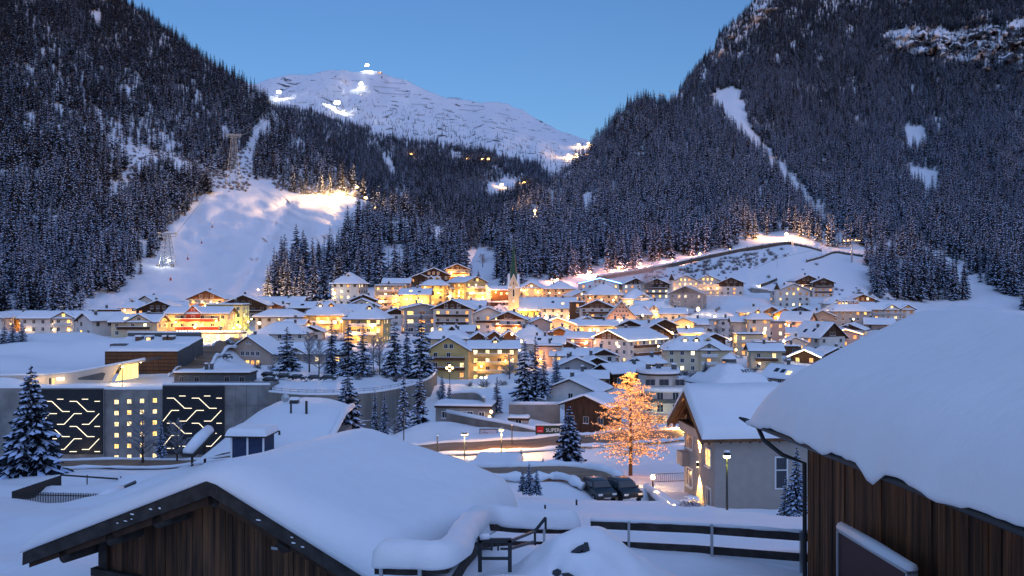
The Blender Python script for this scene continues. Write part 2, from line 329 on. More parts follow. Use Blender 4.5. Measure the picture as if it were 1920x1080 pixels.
H('low roof with triangular gablet behind large hotel', 1205, 632, 385, 46, 60, 12, 84, lit=.05, cross=[(-14, 20)], pitch=30)
H('small cream gable house with yellow lights right of village centre', 1279, 626, 388, 38, 40, 18, -6, wall='cream', lit=.5, glow=110)
H('white house with plain snow slope beside small cream gable', 1307, 626, 392, 36, 30, 16, 88, lit=.05)
H('cream hotel with dormers and a recessed balcony gable', 1303, 697, 300, 62, 112, 38, 88, roof='hip', pitch=30, wall='cream', lit=.1, dorm=3, cross=[(20, 34)], cbal=1, key='lower', name='hotel', cat='hotel')
H('dark gabled chalet right behind the cream dormered hotel', 1335, 650, 346, 38, 34, 13, 4, wood=2, lit=.1)
H('brightly lit low house above the cream dormered hotel', 1294, 640, 358, 28, 40, 14, 90, wall='cream', lit=.7, glow=200)
H('long plain flat roofed white block behind bare trees', 1352, 637, 402, 32, 66, 33, 90, roof='flat', lit=.02)
H('narrow white house left of the tall stepped white block', 1390, 648, 368, 32, 34, 40, 84, lit=.35)
H('tall white house with hipped snow roof in stepped group', 1421, 662, 362, 36, 38, 58, 84, roof='hip', pitch=34, lit=.4, dorm=1)
H('cream lower block with bright square windows in stepped group', 1402, 668, 344, 28, 46, 36, 90, roof='flat', wall='cream', lit=.6, bal='e', balc='white')
H('pinkish flat roofed block lit by a bright yellow lamp', 1450, 660, 366, 34, 34, 50, 86, roof='flat', wall='pink', lit=.3, lamps=[(-20, 4, 28)], lampw=260)
H('cream two storey annexe below the tall stepped houses', 1432, 672, 340, 24, 36, 26, 90, roof='flat', wall='cream', lit=.5)
H('house with blazing yellow gable under the snow bank', 1424, 608, 430, 46, 60, 19, 24, wall='cream', wood=1, lit=.5, glow=620, gcol=(1, .48, .10), bal='g', balc='brown')
H('pink farmhouse with plain snow slope and rows of small windows', 1496, 622, 400, 42, 50, 18, 52, wall='pink', lit=.25, pitch=34, glow=70)
H('grey house with three lit windows right of pink farmhouse', 1537, 622, 410, 42, 36, 26, -6, wall='tan', lit=.5, bal='g', balc='wood')
H('low dark roofed house behind pink farmhouse', 1508, 595, 455, 42, 60, 9, -30, wall='wood', lit=.1)
H('grey hotel with rounded dormers and regular window rows', 1586, 614, 420, 42, 66, 29, 90, roof='hip', pitch=38, wall='grey', lit=.12, dorm=6, name='hotel', cat='hotel')
H('white double gabled house at right end above the barn roof', 1656, 612, 430, 42, 84, 29, 90, lit=.2, cross=[(6, 28), (36, 26)], bal='e', balc='grey', pitch=26)
H('brown chalet with lit balcony at right below scrubby slope', 1612, 580, 482, 50, 38, 14, -6, wall='brown', lit=.3, glow=50)
H('hip roofed lavender house above the grey dormered hotel', 1566, 584, 470, 52, 42, 14, 80, roof='hip', pitch=30, lit=.0, cross=[(0, 18)])
H('left of two dark hillside chalets, with lit top windows', 1508, 556, 560, 44, 36, 26, 2, wood=2, lit=.45, bal='g', balc='wood', glow=30)
H('right of two dark hillside chalets, unlit with stacked balconies', 1540, 558, 555, 36, 30, 25, -6, wood=2, lit=.05, bal='g', balc='wood')
H('pale house with little corner spire under the dark chalets', 1481, 576, 510, 58, 42, 27, 0, lit=.12, key='turret')
H('house with steep hipped roof and tall glazed gable at right', 1535, 662, 346, 60, 66, 27, 26, pitch=38, lit=.45, bal='', wood=1, sky=2)
H('pinkish house with light strip along its roof beside barn snow', 1582, 662, 352, 48, 44, 32, -14, wall='pink', lit=.3, key='orange', pitch=16)
H('low gabled chalet with two lit windows above light strip house', 1597, 632, 386, 44, 50, 12, -30, lit=.4, wood=1)
H('row end house with snow roof just above the near barn ridge', 1648, 618, 402, 40, 46, 9, 70, wall='tan', lit=.2)
H('cream house with brown timber bay and yellow lamp', 1433, 695, 300, 42, 54, 34, 84, wall='cream', lit=.25, bal='e', balc='brown', lamps=[(-17, 6, 14)], lampw=60)
H('long low brown roof left of light strung chalet', 1474, 664, 322, 30, 38, 12, 90, roof='flat', wall='brown', lit=.0)
H('low chalet with light strip on small gable and lit windows', 1512, 682, 306, 46, 70, 12, -24, wall='brown', lit=.6, key='white', pitch=24)
H('plain snow roofed house with skylights beside the near barn', 1480, 724, 262, 60, 70, 13, 40, wall='tan', lit=.0, sky=3, pitch=30)
H('white house with long low snow roof and one lit attic window', 1083, 776, 214, 92, 74, 38, -24, lit=.04, pitch=22)
H('dark timber barn with lean roof below the white house', 1112, 818, 192, 86, 56, 50, -32, wall='wood', lit=.0, pitch=20, fl=1, chim=0)
H('brown chalet with snow slope and carved gable behind lit tree', 1166, 728, 246, 52, 84, 26, -58, wall='wood', lit=.12, bal='e', balc='wood', pitch=24)
H('small dark gabled house between large hotel and brown chalet', 1126, 680, 292, 44, 42, 12, 8, wood=1, lit=.05)
H('wood fronted low house just left of brown chalet', 1112, 697, 268, 46, 40, 13, 10, wall='wood', lit=.05)
H('grey gabled house with black chimney and solar strip', 1077, 700, 258, 60, 40, 13, 4, wall='grey', lit=.05, chim=2)
H('snow roofed house with thin mast behind grey gabled house', 1072, 682, 292, 42, 70, 14, 86, lit=.1)
H('broad snow roof house in front of grey gabled house', 1092, 724, 240, 46, 84, 14, 84, wall='tan', lit=.03, pitch=20)
H('pink flat topped block with lit windows behind the dark spruces', 1028, 690, 294, 34, 48, 36, 84, roof='flat', wall='pink', lit=.55, glow=90)
H('cluttered snow roofs with vents above the pink block', 1022, 662, 322, 46, 66, 16, 86, lit=.1, chim=3, sky=2)
H('yellow hotel wing with three snow topped balconies', 846, 712, 288, 70, 54, 50, -6, wall='yellow', lit=.2, bal='g', balc='brown', pitch=30, name='hotel', cat='hotel')
H('yellow hotel wing with ribbon windows and red lit ground floor', 926, 714, 290, 44, 86, 55, 90, wall='yellow', lit=.5, dorm=1, name='hotel', cat='hotel', bal='e', balc='yellow', glow=70)
H('hipped roof with little dormers behind the yellow hotel', 838, 648, 325, 62, 76, 13, 88, roof='hip', pitch=30, wall='cream', lit=.1, dorm=2, chim=3)
H('first of three small brown gabled huts under church, leftmost', 896, 648, 326, 24, 26, 13, 6, wall='brown', lit=.0, chim=0, pitch=34)
H('middle one of three small brown gabled huts under church', 926, 648, 326, 24, 26, 15, 4, wall='brown', lit=.0, chim=0, pitch=34)
H('rightmost of three small brown gabled huts under church', 954, 648, 326, 24, 26, 15, 2, wall='brown', lit=.0, chim=0, pitch=34)
H('low concrete garage with thick snow on its flat roof', 874, 792, 196, 66, 100, 25, 84, roof='flat', wall='concrete', lit=.0, key='garage', lamps=[(46, -8, 12)], lampw=70, chim=0, name='garage', cat='garage')
H('grey metal clad hall with flat roof beside plateau road', 405, 722, 234, 44, 134, 19, 90, roof='flat', wall='slate', lit=0, name='hall', cat='building', chim=2)
H('small flat snow topped hut beside the concrete street wall', 973, 796, 178, 18, 34, 8, 84, roof='flat', wall='grey', lit=0, chim=0, name='hut', cat='hut')
def house_place(h):
    label, cx, by, Y, W, L, hh, r, k = h
    s = Y / F; W, L, hh = W * s * 1.07, L * s * 1.05, hh * 1.12
    hd = (abs(W * math.sin(R(r))) + abs(L * math.cos(R(r)))) / 2
    Yc = Y + hd * .85; z0 = -(by - 540) * s
    return W, L, hh * s, (cx - 960) / F * Yc, Yc, z0, hd
gc((963, 598, 479), (990, 598, 477), (1028, 598, 476), (930, 598, 479), (1000, 596, 492), (960, 596, 494), (1028, 594, 496), (930, 594, 496), (975, 601, 468),
   (265, 702, 252), (200, 702, 251), (330, 702, 251), (265, 690, 268), (330, 692, 266), (1388, 753, 238), (1340, 753, 240), (1430, 753, 240), (1256, 800, 221), (1210, 800, 224), (1300, 800, 224))
# --- further houses filling the rows
H('small white gable between the hotel balconies and lit low house', 1268, 668, 330, 36, 36, 16, 10, lit=.3)
H('brown timber house behind the golden tree top', 1212, 700, 268, 40, 46, 16, -50, wall='brown', lit=.2, bal='g', balc='wood')
H('low white house with snow slope left of the cream dormered hotel', 1240, 722, 255, 44, 50, 16, 78, lit=.12, sky=1)
H('narrow cream house right of the brown stair tower', 1098, 620, 398, 30, 30, 16, 4, wall='cream', lit=.35)
H('plain house with dark gable above the orange lit long building', 1070, 590, 458, 40, 40, 14, -12, lit=.2, wood=1)
H('snow roofed house tucked under the blue lit gable, left', 1085, 572, 482, 40, 40, 15, 20, wall='tan', lit=.3, glow=40)
H('small house with amber door light near the mist lamp', 1262, 604, 420, 38, 44, 14, 80, lit=.25, glow=40)
H('brown gabled house in the row above the pinkish block', 1462, 604, 432, 38, 40, 14, 6, wall='brown', lit=.2)
H('low cottage beside the pink farmhouse with snow slope', 1478, 640, 372, 40, 44, 13, 84, lit=.3, glow=60)
H('white cottage in front of the glazed gable house', 1488, 660, 338, 36, 36, 16, -8, lit=.4)
H('dark boarded hut below the pinkish light strip house', 1556, 676, 330, 40, 40, 12, 14, wall='wood', lit=.2)
H('house with brown boarding just left of the glowing village lamp', 1240, 628, 372, 44, 36, 16, 8, wood=2, lit=.3)
H('grey roofed house between yellow guest house and apartment block', 742, 612, 388, 44, 44, 20, 10, lit=.15, wood=1)
H('pale house behind the tall yellow house, snow slope facing', 655, 604, 378, 40, 52, 20, 86, lit=.1)
H('small barn with plain gable right of the white gabled house', 880, 604, 398, 36, 36, 16, 12, wall='wood', lit=.05)
H('cream terrace house with lit row under hilltop hotels', 880, 588, 418, 30, 56, 14, 88, wall='cream', lit=.45, glow=60)
H('low shed roof left of the first brown gabled hut', 868, 634, 342, 34, 40, 12, 84, lit=.1)
H('tall pinkish house squeezed behind the lavender steep roof', 1012, 634, 358, 34, 36, 26, 4, wall='pink', lit=.3)
H('dark chalet gable between steep roof and pink balcony house', 1058, 668, 326, 40, 36, 16, 6, wood=2, lit=.25)
H('small brown house below the pink balcony house', 1050, 640, 352, 36, 36, 14, -6, wall='brown', lit=.3, glow=40)
H('long snow roof house on the slope above red hotel, left', 350, 592, 412, 36, 50, 14, 86, lit=.15)
H('small house right below the dark boarded broad gable', 556, 624, 338, 30, 34, 14, 84, lit=.2)
H('white chalet behind the hipped pavilion', 585, 640, 322, 40, 40, 16, 4, wood=1, lit=.2)
for h in HS:
    W, L, hh, X, Yc, z0, hd = house_place(h)
    gc((h[1], h[2], h[3]), (h[1], 540 - z0 / (Yc + hd * .7) * F, Yc + hd * .7), (h[1], 540 - (z0 - .8) / (h[3] * .965) * F, h[3] * .965))

# ------------------------------------------------------------------ terrain
GCa = np.array(GC, float)
_cx = GCa[:, 0] / F; _cl = np.log(GCa[:, 2]) * 1.1; _cp = GCa[:, 1]
_WX = np.array([-900, 502, 505, 560, 625, 700, 760, 800, 813]); _WY = np.array([221.2, 221.2, 209, 204, 203.5, 208, 220, 237, 250]) + 3.6
def side_of(px, Y):
    return np.where((px < 813) & (Y < 330) & (Y > 150), np.where(Y > np.interp(px, _WX, _WY), 1.0, -1.0), 0.0)
_side = side_of(GCa[:, 0], GCa[:, 2])
def ground_py(px, Y):
    px = np.atleast_1d(np.asarray(px, float)); l = np.log(np.atleast_1d(np.asarray(Y, float))) * 1.1
    d2 = (px[:, None] / F - _cx) ** 2 + (l[:, None] - _cl) ** 2
    sq = side_of(px, np.atleast_1d(np.asarray(Y, float)))
    d2 = np.where(sq[:, None] * _side[None] < 0, d2 * 60 + .004, d2)      # the retaining wall cuts the ground in two
    w = 1.0 / (d2 + 2.5e-4) ** 2
    return (w * _cp).sum(1) / w.sum(1)
def gz(x, y):
    return float(-(ground_py(960 + x / y * F, y)[0] - 540) / F * y)

def grid_mesh(name, P, mats, nr, nc, smooth=True):
    idx = np.arange(nr * nc).reshape(nr, nc)
    f = np.stack([idx[:-1, :-1], idx[:-1, 1:], idx[1:, 1:], idx[1:, :-1]], -1).reshape(-1, 4)
    me = bpy.data.meshes.new(name)
    me.vertices.add(nr * nc); me.vertices.foreach_set('co', P.reshape(-1).astype(np.float32))
    me.loops.add(len(f) * 4); me.loops.foreach_set('vertex_index', f.reshape(-1).astype(np.int32))
    me.polygons.add(len(f)); me.polygons.foreach_set('loop_start', np.arange(0, len(f) * 4, 4, dtype=np.int32))
    me.polygons.foreach_set('use_smooth', np.ones(len(f), bool))
    me.update(calc_edges=True); me.validate()
    for m in mats: me.materials.append(m)
    return me

def vnoise(x, y, seed=0):                                 # cheap smooth value noise, vectorised
    xi = np.floor(x).astype(np.int64); yi = np.floor(y).astype(np.int64); xf = x - xi; yf = y - yi
    def hsh(a, b):
        n = (a * 374761393 + b * 668265263 + seed * 1442695041) & 0x7fffffff
        n = ((n ^ (n >> 13)) * 1274126177) & 0x7fffffff
        return (n ^ (n >> 16)) % 65536 / 65536.0
    u = xf * xf * (3 - 2 * xf); v = yf * yf * (3 - 2 * yf)
    return (hsh(xi, yi) * (1 - u) + hsh(xi + 1, yi) * u) * (1 - v) + (hsh(xi, yi + 1) * (1 - u) + hsh(xi + 1, yi + 1) * u) * v
def fbm(x, y, o=4, seed=0):
    t = 0; a = .5
    for i in range(o): t = t + a * (vnoise(x * 2 ** i, y * 2 ** i, seed + i) - .5); a *= .5
    return t

def rbf_fit(pts):
    A = np.array(pts, float); X = A[:, :2] / 400.0; y = np.log(A[:, 2]); n = len(A)
    def U(r2): return np.where(r2 > 0, r2 * np.log(r2 + 1e-12) * .5, 0)
    K = U(((X[:, None] - X[None]) ** 2).sum(-1)) + np.eye(n) * 2e-3
    Pm = np.c_[np.ones(n), X]
    S = np.zeros((n + 3, n + 3)); S[:n, :n] = K; S[:n, n:] = Pm; S[n:, :n] = Pm.T
    w = np.linalg.solve(S, np.r_[y, 0, 0, 0])
    def fn(px, py):
        q = np.stack([np.asarray(px, float).ravel(), np.asarray(py, float).ravel()], 1) / 400.0
        out = np.empty(len(q))
        for i in range(0, len(q), 20000):
            qq = q[i:i + 20000]
            out[i:i + 20000] = U(((qq[:, None] - X[None]) ** 2).sum(-1)) @ w[:n] + np.c_[np.ones(len(qq)), qq] @ w[n:]
        return np.exp(out).reshape(np.shape(px))
    return fn

def snow_ground_mat(name, rock=0.0, rscale=.03, scrub=0.0):
    m = bpy.data.materials.new(name); m.use_nodes = True; nt = m.node_tree; b = nt.nodes['Principled BSDF']
    b.inputs['Roughness'].default_value = .65; b.inputs['Specular IOR Level'].default_value = .2
    tc = nt.nodes.new('ShaderNodeTexCoord'); at_ = nt.nodes.new('ShaderNodeAttribute'); at_.attribute_name = 'bare'
    n = nt.nodes.new('ShaderNodeTexNoise'); n.inputs['Scale'].default_value = rscale; n.inputs['Detail'].default_value = 8; n.inputs['Roughness'].default_value = .65
    nt.links.new(tc.outputs['Object'], n.inputs['Vector'])
    ad = nt.nodes.new('ShaderNodeMath'); ad.operation = 'ADD'; nt.links.new(n.outputs[0], ad.inputs[0])
    mu = nt.nodes.new('ShaderNodeMath'); mu.operation = 'MULTIPLY'; mu.inputs[1].default_value = .28
    nt.links.new(at_.outputs['Fac'], mu.inputs[0]); nt.links.new(mu.outputs[0], ad.inputs[1])
    rp = nt.nodes.new('ShaderNodeMapRange'); rp.inputs['From Min'].default_value = .70 - rock; rp.inputs['From Max'].default_value = .76 - rock
    nt.links.new(ad.outputs[0], rp.inputs[0])
    mx = nt.nodes.new('ShaderNodeMix'); mx.data_type = 'RGBA'
    mx.inputs['A'].default_value = (.78, .81, .87, 1); mx.inputs['B'].default_value = (.045, .048, .055, 1)
    nt.links.new(rp.outputs[0], mx.inputs['Factor']); nt.links.new(mx.outputs['Result'], b.inputs['Base Color'])
    n2 = nt.nodes.new('ShaderNodeTexNoise'); n2.inputs['Scale'].default_value = rscale * 6; n2.inputs['Detail'].default_value = 6
    nt.links.new(tc.outputs['Object'], n2.inputs['Vector'])
    bp = nt.nodes.new('ShaderNodeBump'); bp.inputs['Strength'].default_value = .35; bp.inputs['Distance'].default_value = .05 / rscale
    nt.links.new(n2.outputs[0], bp.inputs['Height']); nt.links.new(bp.outputs[0], b.inputs['Normal'])
    return m

def pip(px, py, poly):
    px = np.asarray(px, float); py = np.asarray(py, float); ins = np.zeros(px.shape, bool)
    n = len(poly); j = n - 1
    for i in range(n):
        xi, yi = poly[i]; xj, yj = poly[j]
        c = ((yi > py) != (yj > py)) & (px < (xj - xi) * (py - yi) / ((yj - yi) + 1e-12) + xi)
        ins ^= c; j = i
    return ins

# valley ground: one sheet from under the camera to the foot of the hills
nr, nc = 320, 300
Ys = np.exp(np.linspace(math.log(3.0), math.log(900), nr)); pxs = np.linspace(-700, 2650, nc)
YY, PX = np.meshgrid(Ys, pxs, indexing='ij')
GP = ground_py(PX.ravel(), YY.ravel()).reshape(nr, nc)
X_ = (PX - 960) / F * YY; Z_ = -(GP - 540) / F * YY
lump = fbm(X_ / 6.0, YY / 6.0, 4, 5) * .9 * np.clip(1.2 - YY / 260, 0.1, 1) * np.clip((YY - 8) / 20, .2, 1)
Z_ = Z_ + lump + fbm(X_ / 1.6, YY / 1.6, 3, 15) * .35 * np.clip((YY - 24) / 10, 0, 1) * np.clip(1.3 - YY / 130, 0, 1)
ground = obj('ground', grid_mesh('ground', np.stack([X_, YY, Z_], -1), [SNOWN], nr, nc))
tag(ground, None, kind='structure')

def hill_sheet(name, ridge, pts, pxr, pybot, nc, nr, mat, bare=None, relief=.02, rs=45.0, seed=0, extra=None):
    fn = rbf_fit(pts)
    rx, ry = np.array(ridge, float).T
    px = np.linspace(pxr[0], pxr[1], nc)
    top = np.interp(px, rx, ry) + fbm(px / 14.0, px * 0 + seed, 3, seed) * 8
    t = np.linspace(0, 1, nr) ** 1.0
    PX = np.repeat(px[None], nr, 0); PY = pybot + (top[None] - pybot) * t[:, None]
    def depth(px_, py_):
        q = fn(px_, py_) * (1 + relief * 2.2 * fbm(np.asarray(px_) / rs, np.asarray(py_) / rs, 5, seed))
        return q * extra(np.asarray(px_, float), np.asarray(py_, float)) if extra else q
    Y = depth(PX, PY)
    P = np.stack([(PX - 960) / F * Y, Y, -(PY - 540) / F * Y], -1)
    back = []
    for k, (dy, dz) in enumerate(((40, -8), (150, -70), (500, -330), (900, -700))):
        q = P[-1].copy(); q[:, 1] += dy; q[:, 0] *= (1 + dy / 4000); q[:, 2] += dz; back.append(q)
    P = np.concatenate([P, np.stack(back)], 0)
    me = grid_mesh(name, P, [mat], nr + 4, nc)
    a = me.attributes.new('bare', 'FLOAT', 'POINT')
    bv = np.zeros((nr + 4, nc), np.float32)
    if bare:
        JX = PX + fbm(PX / 30, PY / 30, 3, 61) * 60; JY = PY + fbm(PX / 30, PY / 30, 3, 62) * 50
        for poly, val in bare:
            q = sum(pip(JX + dx, JY + dy, poly) * 1.0 for dx, dy in ((0, 0), (14, 9), (-14, -9), (14, -11), (-14, 11), (0, 18), (0, -18))) / 7
            bv[:nr] = np.maximum(bv[:nr], (q * val).astype(np.float32))
    a.data.foreach_set('value', bv.ravel())
    o = tag(obj(name, me), None, kind='structure')
    return depth, (lambda q: np.interp(q, rx, ry)), o

RIDGE1 = [(-500, -520), (-300, -370), (-100, -220), (100, -92), (230, 0), (290, 38), (350, 85), (400, 120), (450, 150), (480, 165), (505, 195), (540, 237), (580, 275), (620, 305), (660, 347), (700, 385), (760, 398), (820, 422), (862, 450), (880, 500), (900, 560), (920, 620)]
PTS1 = [(-500, 600, 430), (-300, 600, 450), (0, 600, 468), (100, 585, 480), (170, 572, 495), (300, 565, 515), (450, 565, 525), (550, 565, 530), (700, 562, 505), (850, 548, 560), (315, 500, 640), (400, 480, 690), (300, 420, 800), (440, 345, 920), (560, 370, 870), (690, 385, 800), (640, 450, 700), (560, 480, 640),
        (0, 450, 620), (100, 450, 640), (200, 450, 690), (0, 300, 800), (200, 300, 890), (350, 330, 920), (0, 100, 1150), (200, 100, 1300), (300, 60, 1450), (400, 130, 1500), (500, 200, 1400), (480, 270, 1150), (600, 300, 1150), (700, 390, 900), (230, 0, 1450), (0, -100, 1400), (-300, -100, 1200), (-300, 300, 700), (750, 450, 680), (850, 480, 640), (800, 430, 800), (-500, -500, 1500), (-500, 100, 800), (920, 620, 520)]
def piste_form(x, y):                                     # the run: a convex bank on the right, a groove, small rolls
    g = np.exp(-((x - 610) / 62) ** 2 - ((y - 425) / 52) ** 2) * .085
    lx = 545 - (y - 375) * .55
    g = g - .030 * np.exp(-((x - lx) / 9) ** 2) * np.clip((y - 365) / 20, 0, 1) * np.clip((560 - y) / 20, 0, 1)
    g = g + .034 * fbm(x / 26 + y / 40, y / 12 - x / 60, 4, 91) * ((x > 180) & (x < 700) & (y > 350) & (y < 570))
    return 1 - g
def crag_form(x, y):
    w = np.zeros_like(x)
    jx = x + fbm(x / 30, y / 30, 3, 61) * 60; jy = y + fbm(x / 30, y / 30, 3, 62) * 50
    for P_, a in ((ROCK3, 1.0), (ROCK3B, .7)):
        for dx, dy in ((0, 0), (12, 8), (-12, -8), (12, -10), (-12, 10), (0, 16), (0, -16)): w = w + pip(jx + dx, jy + dy, P_) * a / 7
    n = np.abs(fbm(x / 26 + y / 40, y / 16, 5, 77)) * 2
    return 1 - .10 * w * n
ROCK3 = [(1650, 70), (1700, 50), (1800, 60), (1960, 30), (2100, 60), (2100, 150), (1960, 140), (1800, 125), (1720, 110)]
ROCK3B = [(1330, 110), (1350, 60), (1410, 0), (1470, -10), (1440, 40), (1400, 70), (1370, 100)]
depth1, ridge1, o1 = hill_sheet('hill', RIDGE1, PTS1, (-500, 915), 625, 190, 130, snow_ground_mat('left_slope_snow', rock=-.07, rscale=.05),
    bare=[([(710, 460), (750, 460), (790, 500), (760, 535), (720, 525)], .45), ([(560, 300), (700, 370), (560, 365), (520, 345)], .18)], relief=.010, rs=60, seed=3, extra=piste_form)
RIDGE2 = [(300, 260), (420, 182), (470, 158), (500, 150), (540, 140), (590, 138), (620, 131), (660, 133), (690, 133), (720, 138), (760, 150), (800, 170), (830, 182), (850, 180), (870, 186), (900, 193), (930, 190), (950, 195), (990, 212), (1020, 230), (1060, 250), (1100, 262), (1130, 275), (1200, 300), (1300, 330)]
PTS2 = [(300, 260, 2200), (420, 180, 2300), (500, 150, 2400), (620, 131, 2600), (690, 133, 2650), (800, 170, 2600), (930, 190, 2550), (1050, 250, 2300), (1120, 270, 2000), (1200, 300, 1900), (560, 200, 2000), (700, 245, 2000), (850, 270, 1900), (1000, 300, 1800), (1040, 335, 1650), (960, 350, 1400), (700, 350, 1350), (800, 420, 1050), (900, 440, 1000), (1000, 400, 1250), (600, 350, 1500), (500, 300, 1700), (900, 560, 850), (600, 560, 1100), (1200, 560, 1000), (1100, 400, 1500), (300, 560, 1300)]
depth2, ridge2, o2 = hill_sheet('peak', RIDGE2, PTS2, (300, 1300), 560, 170, 130, snow_ground_mat('peak_snow', rock=.105, rscale=.032), bare=[([(480, 140), (560, 138), (580, 200), (520, 200)], .2), ([(560, 190), (1040, 330), (1040, 250), (860, 215), (700, 190)], .12)], relief=.045, rs=46, seed=11)
RIDGE3 = [(840, 620), (870, 520), (900, 458), (930, 432), (960, 402), (1000, 377), (1040, 342), (1080, 312), (1110, 282), (1125, 257), (1150, 228), (1180, 198), (1205, 186), (1235, 194), (1262, 184), (1280, 163), (1310, 122), (1340, 92), (1350, 62), (1380, 37), (1410, 6), (1440, -40), (1600, -200), (1920, -400), (2300, -480), (2700, -520)]
PTS3 = [(840, 620, 540), (870, 560, 590), (960, 552, 555), (1100, 545, 560), (1250, 522, 590), (1400, 470, 690), (1480, 455, 730), (1600, 490, 700), (1500, 548, 590), (1640, 568, 600), (1750, 565, 640), (1920, 575, 600), (2300, 600, 560), (2700, 600, 540), (1000, 480, 680), (1100, 450, 770), (1300, 420, 860), (1450, 440, 800), (1000, 390, 960), (1120, 270, 1220), (1210, 185, 1370), (1250, 190, 1470), (1300, 150, 1620), (1345, 175, 1520), (1380, 180, 1470), (1440, 280, 1280), (1350, 280, 1160), (1250, 300, 1110), (1520, 370, 1060), (1570, 440, 850), (1600, 300, 1300), (1500, 100, 1720), (1410, 0, 2000), (1700, 0, 1900), (1920, 100, 1520), (1800, 300, 1170), (1920, 300, 1070), (1920, 450, 820), (1700, 480, 760), (1800, 520, 700), (1700, -250, 2300), (2300, -450, 2100), (2300, 200, 1200), (2700, 0, 1400), (900, 470, 720), (1350, 540, 560), (1700, 620, 560), (1300, 610, 480), (1950, 640, 540)]
ROCK3 = [(1650, 70), (1700, 50), (1800, 60), (1960, 30), (2100, 60), (2100, 150), (1960, 140), (1800, 125), (1720, 110)]
ROCK3B = [(1330, 110), (1350, 60), (1410, 0), (1470, -10), (1440, 40), (1400, 70), (1370, 100)]
depth3, ridge3, o3 = hill_sheet('mountain', RIDGE3, PTS3, (845, 2650), 640, 420, 220, snow_ground_mat('right_slope_snow', rock=-.02, rscale=.035),
    bare=[(ROCK3, 1.0), (ROCK3B, .5), ([(1690, 235), (1740, 235), (1760, 370), (1690, 300)], .25), ([(1200, 500), (1400, 470), (1480, 470), (1500, 500), (1300, 530)], .14), ([(1560, 520), (1680, 540), (1680, 590), (1560, 575)], .22)], relief=.012, rs=55, seed=23, extra=crag_form)
# relief of the crags

# ------------------------------------------------------------------ trees
NEEDLE = M('spruce_needles', (0.007, 0.012, 0.019), 0.8, rnd=.25, var=.3, scale=2.0)
TSNOW = M('branch_snow', (0.52, 0.64, 0.88), 0.7)
BARK = M('bark', (0.06, 0.045, 0.035), 0.9, var=.4, scale=3, stretch=(1, 1, .2))
FROST = M('frosted_twig', (0.30, 0.31, 0.35), 0.8, var=.4, scale=2)

def spruce(seed, tiers, nb, Rr, detail=0, snow=.6, trunk=True, bare=.06):
    """unit-height spruce; returns (crown MB, trunk MB). detail 0: kite boughs, 1: boughs with side sprays"""
    rg = random.Random(seed); c = MB(); t = MB()
    for i in range(tiers):
        f = (i + .4) / tiers; z = bare + (1 - bare) * f ** .92
        rad = Rr * (1 - f) ** .85 * (1.0 + .22 * (rg.random() - .5)) + .012
        n = max(4, int(nb * (1 - f * .45)))
        off = rg.random() * 6.28
        for k in range(n):
            a = off + 6.283 * (k + rg.uniform(-.25, .25)) / n; l = rad * rg.uniform(.72, 1.15)
            droop = l * rg.uniform(.28, .55) * (1 - .5 * f); ca, sa = math.cos(a), math.sin(a)
            zz = z + rg.uniform(-.35, .35) / tiers
            def P(u, w, dz=0): return (ca * l * u - sa * l * w, sa * l * u + ca * l * w, zz - droop * u ** 1.4 + .05 * l * (u > .9) + dz)
            w = rg.uniform(.26, .40)
            if detail == 0:
                c.add([P(.04, 0), P(.55, w, -.012), P(1, 0), P(.55, -w, -.012), P(.5, 0, .012)], [(0, 1, 4), (1, 2, 4), (2, 3, 4), (3, 0, 4)], 0)
                if rg.random() < snow:
                    s0 = rg.uniform(.1, .4); s1 = rg.uniform(.8, 1.02); ww = w * rg.uniform(.45, .8); d = .010
                    c.add([P(s0, 0, d), P((s0 + s1) / 2, ww, d * .2), P(s1, 0, d), P((s0 + s1) / 2, -ww, d * .2), P((s0 + s1) / 2, 0, d * 2.6)], [(0, 1, 4), (1, 2, 4), (2, 3, 4), (3, 0, 4)], 1)
            else:
                m = 5
                for q in range(m):
                    u0 = .08 + .8 * q / m
                    for sgn in (-1, 1):
                        ll = w * 1.25 * (1 - .62 * q / m) * rg.uniform(.75, 1.2); u1 = u0 + ll * .75; ud = u0 + .16
                        hd = -.35 * ll * l - .004
                        c.add([P(u0, 0), P(ud + .05, sgn * ll * .30, hd * .1), P(u1, sgn * ll, hd), P(u0 + .02, sgn * ll * .55, hd * .7 - .006)], [(0, 1, 2), (0, 2, 3)], 0)
                        if rg.random() < snow * .75:
                            d = .006
                            c.add([P(u0 + .03, sgn * .01, d), P(ud + .05, sgn * ll * .34, d + hd * .1), P(u0 + (u1 - u0) * .85, sgn * ll * .85, d + hd * .82), P(u0 + .05, sgn * ll * .42, d + hd * .5)], [(0, 1, 2), (0, 2, 3)], 1)
                c.add([P(.8, .05), P(1.0, 0), P(.8, -.05), P(.7, 0, .004)], [(0, 1, 3), (1, 2, 3)], 0)
                if rg.random() < snow:
                    s0 = rg.uniform(.3, .55); ww = w * rg.uniform(.22, .4)
                    pts = [P(s0, 0, .004), P((s0 + 1) / 2, ww, .002), P(.99, 0, .003), P((s0 + 1) / 2, -ww, .002), P((s0 + 1) / 2, 0, .016)]
                    c.add(pts, [(0, 1, 4), (1, 2, 4), (2, 3, 4), (3, 0, 4)], 1)
    c.add([(.006, 0, .95), (-.003, .005, .95), (-.003, -.005, .95), (0, 0, 1.015)], [(0, 1, 3), (1, 2, 3), (2, 0, 3)], 0)
    t.tube([(0, 0, -.06), (0, 0, .35), (0, 0, .97)], [.016, .011, .002], 5, 0)
    return c, t

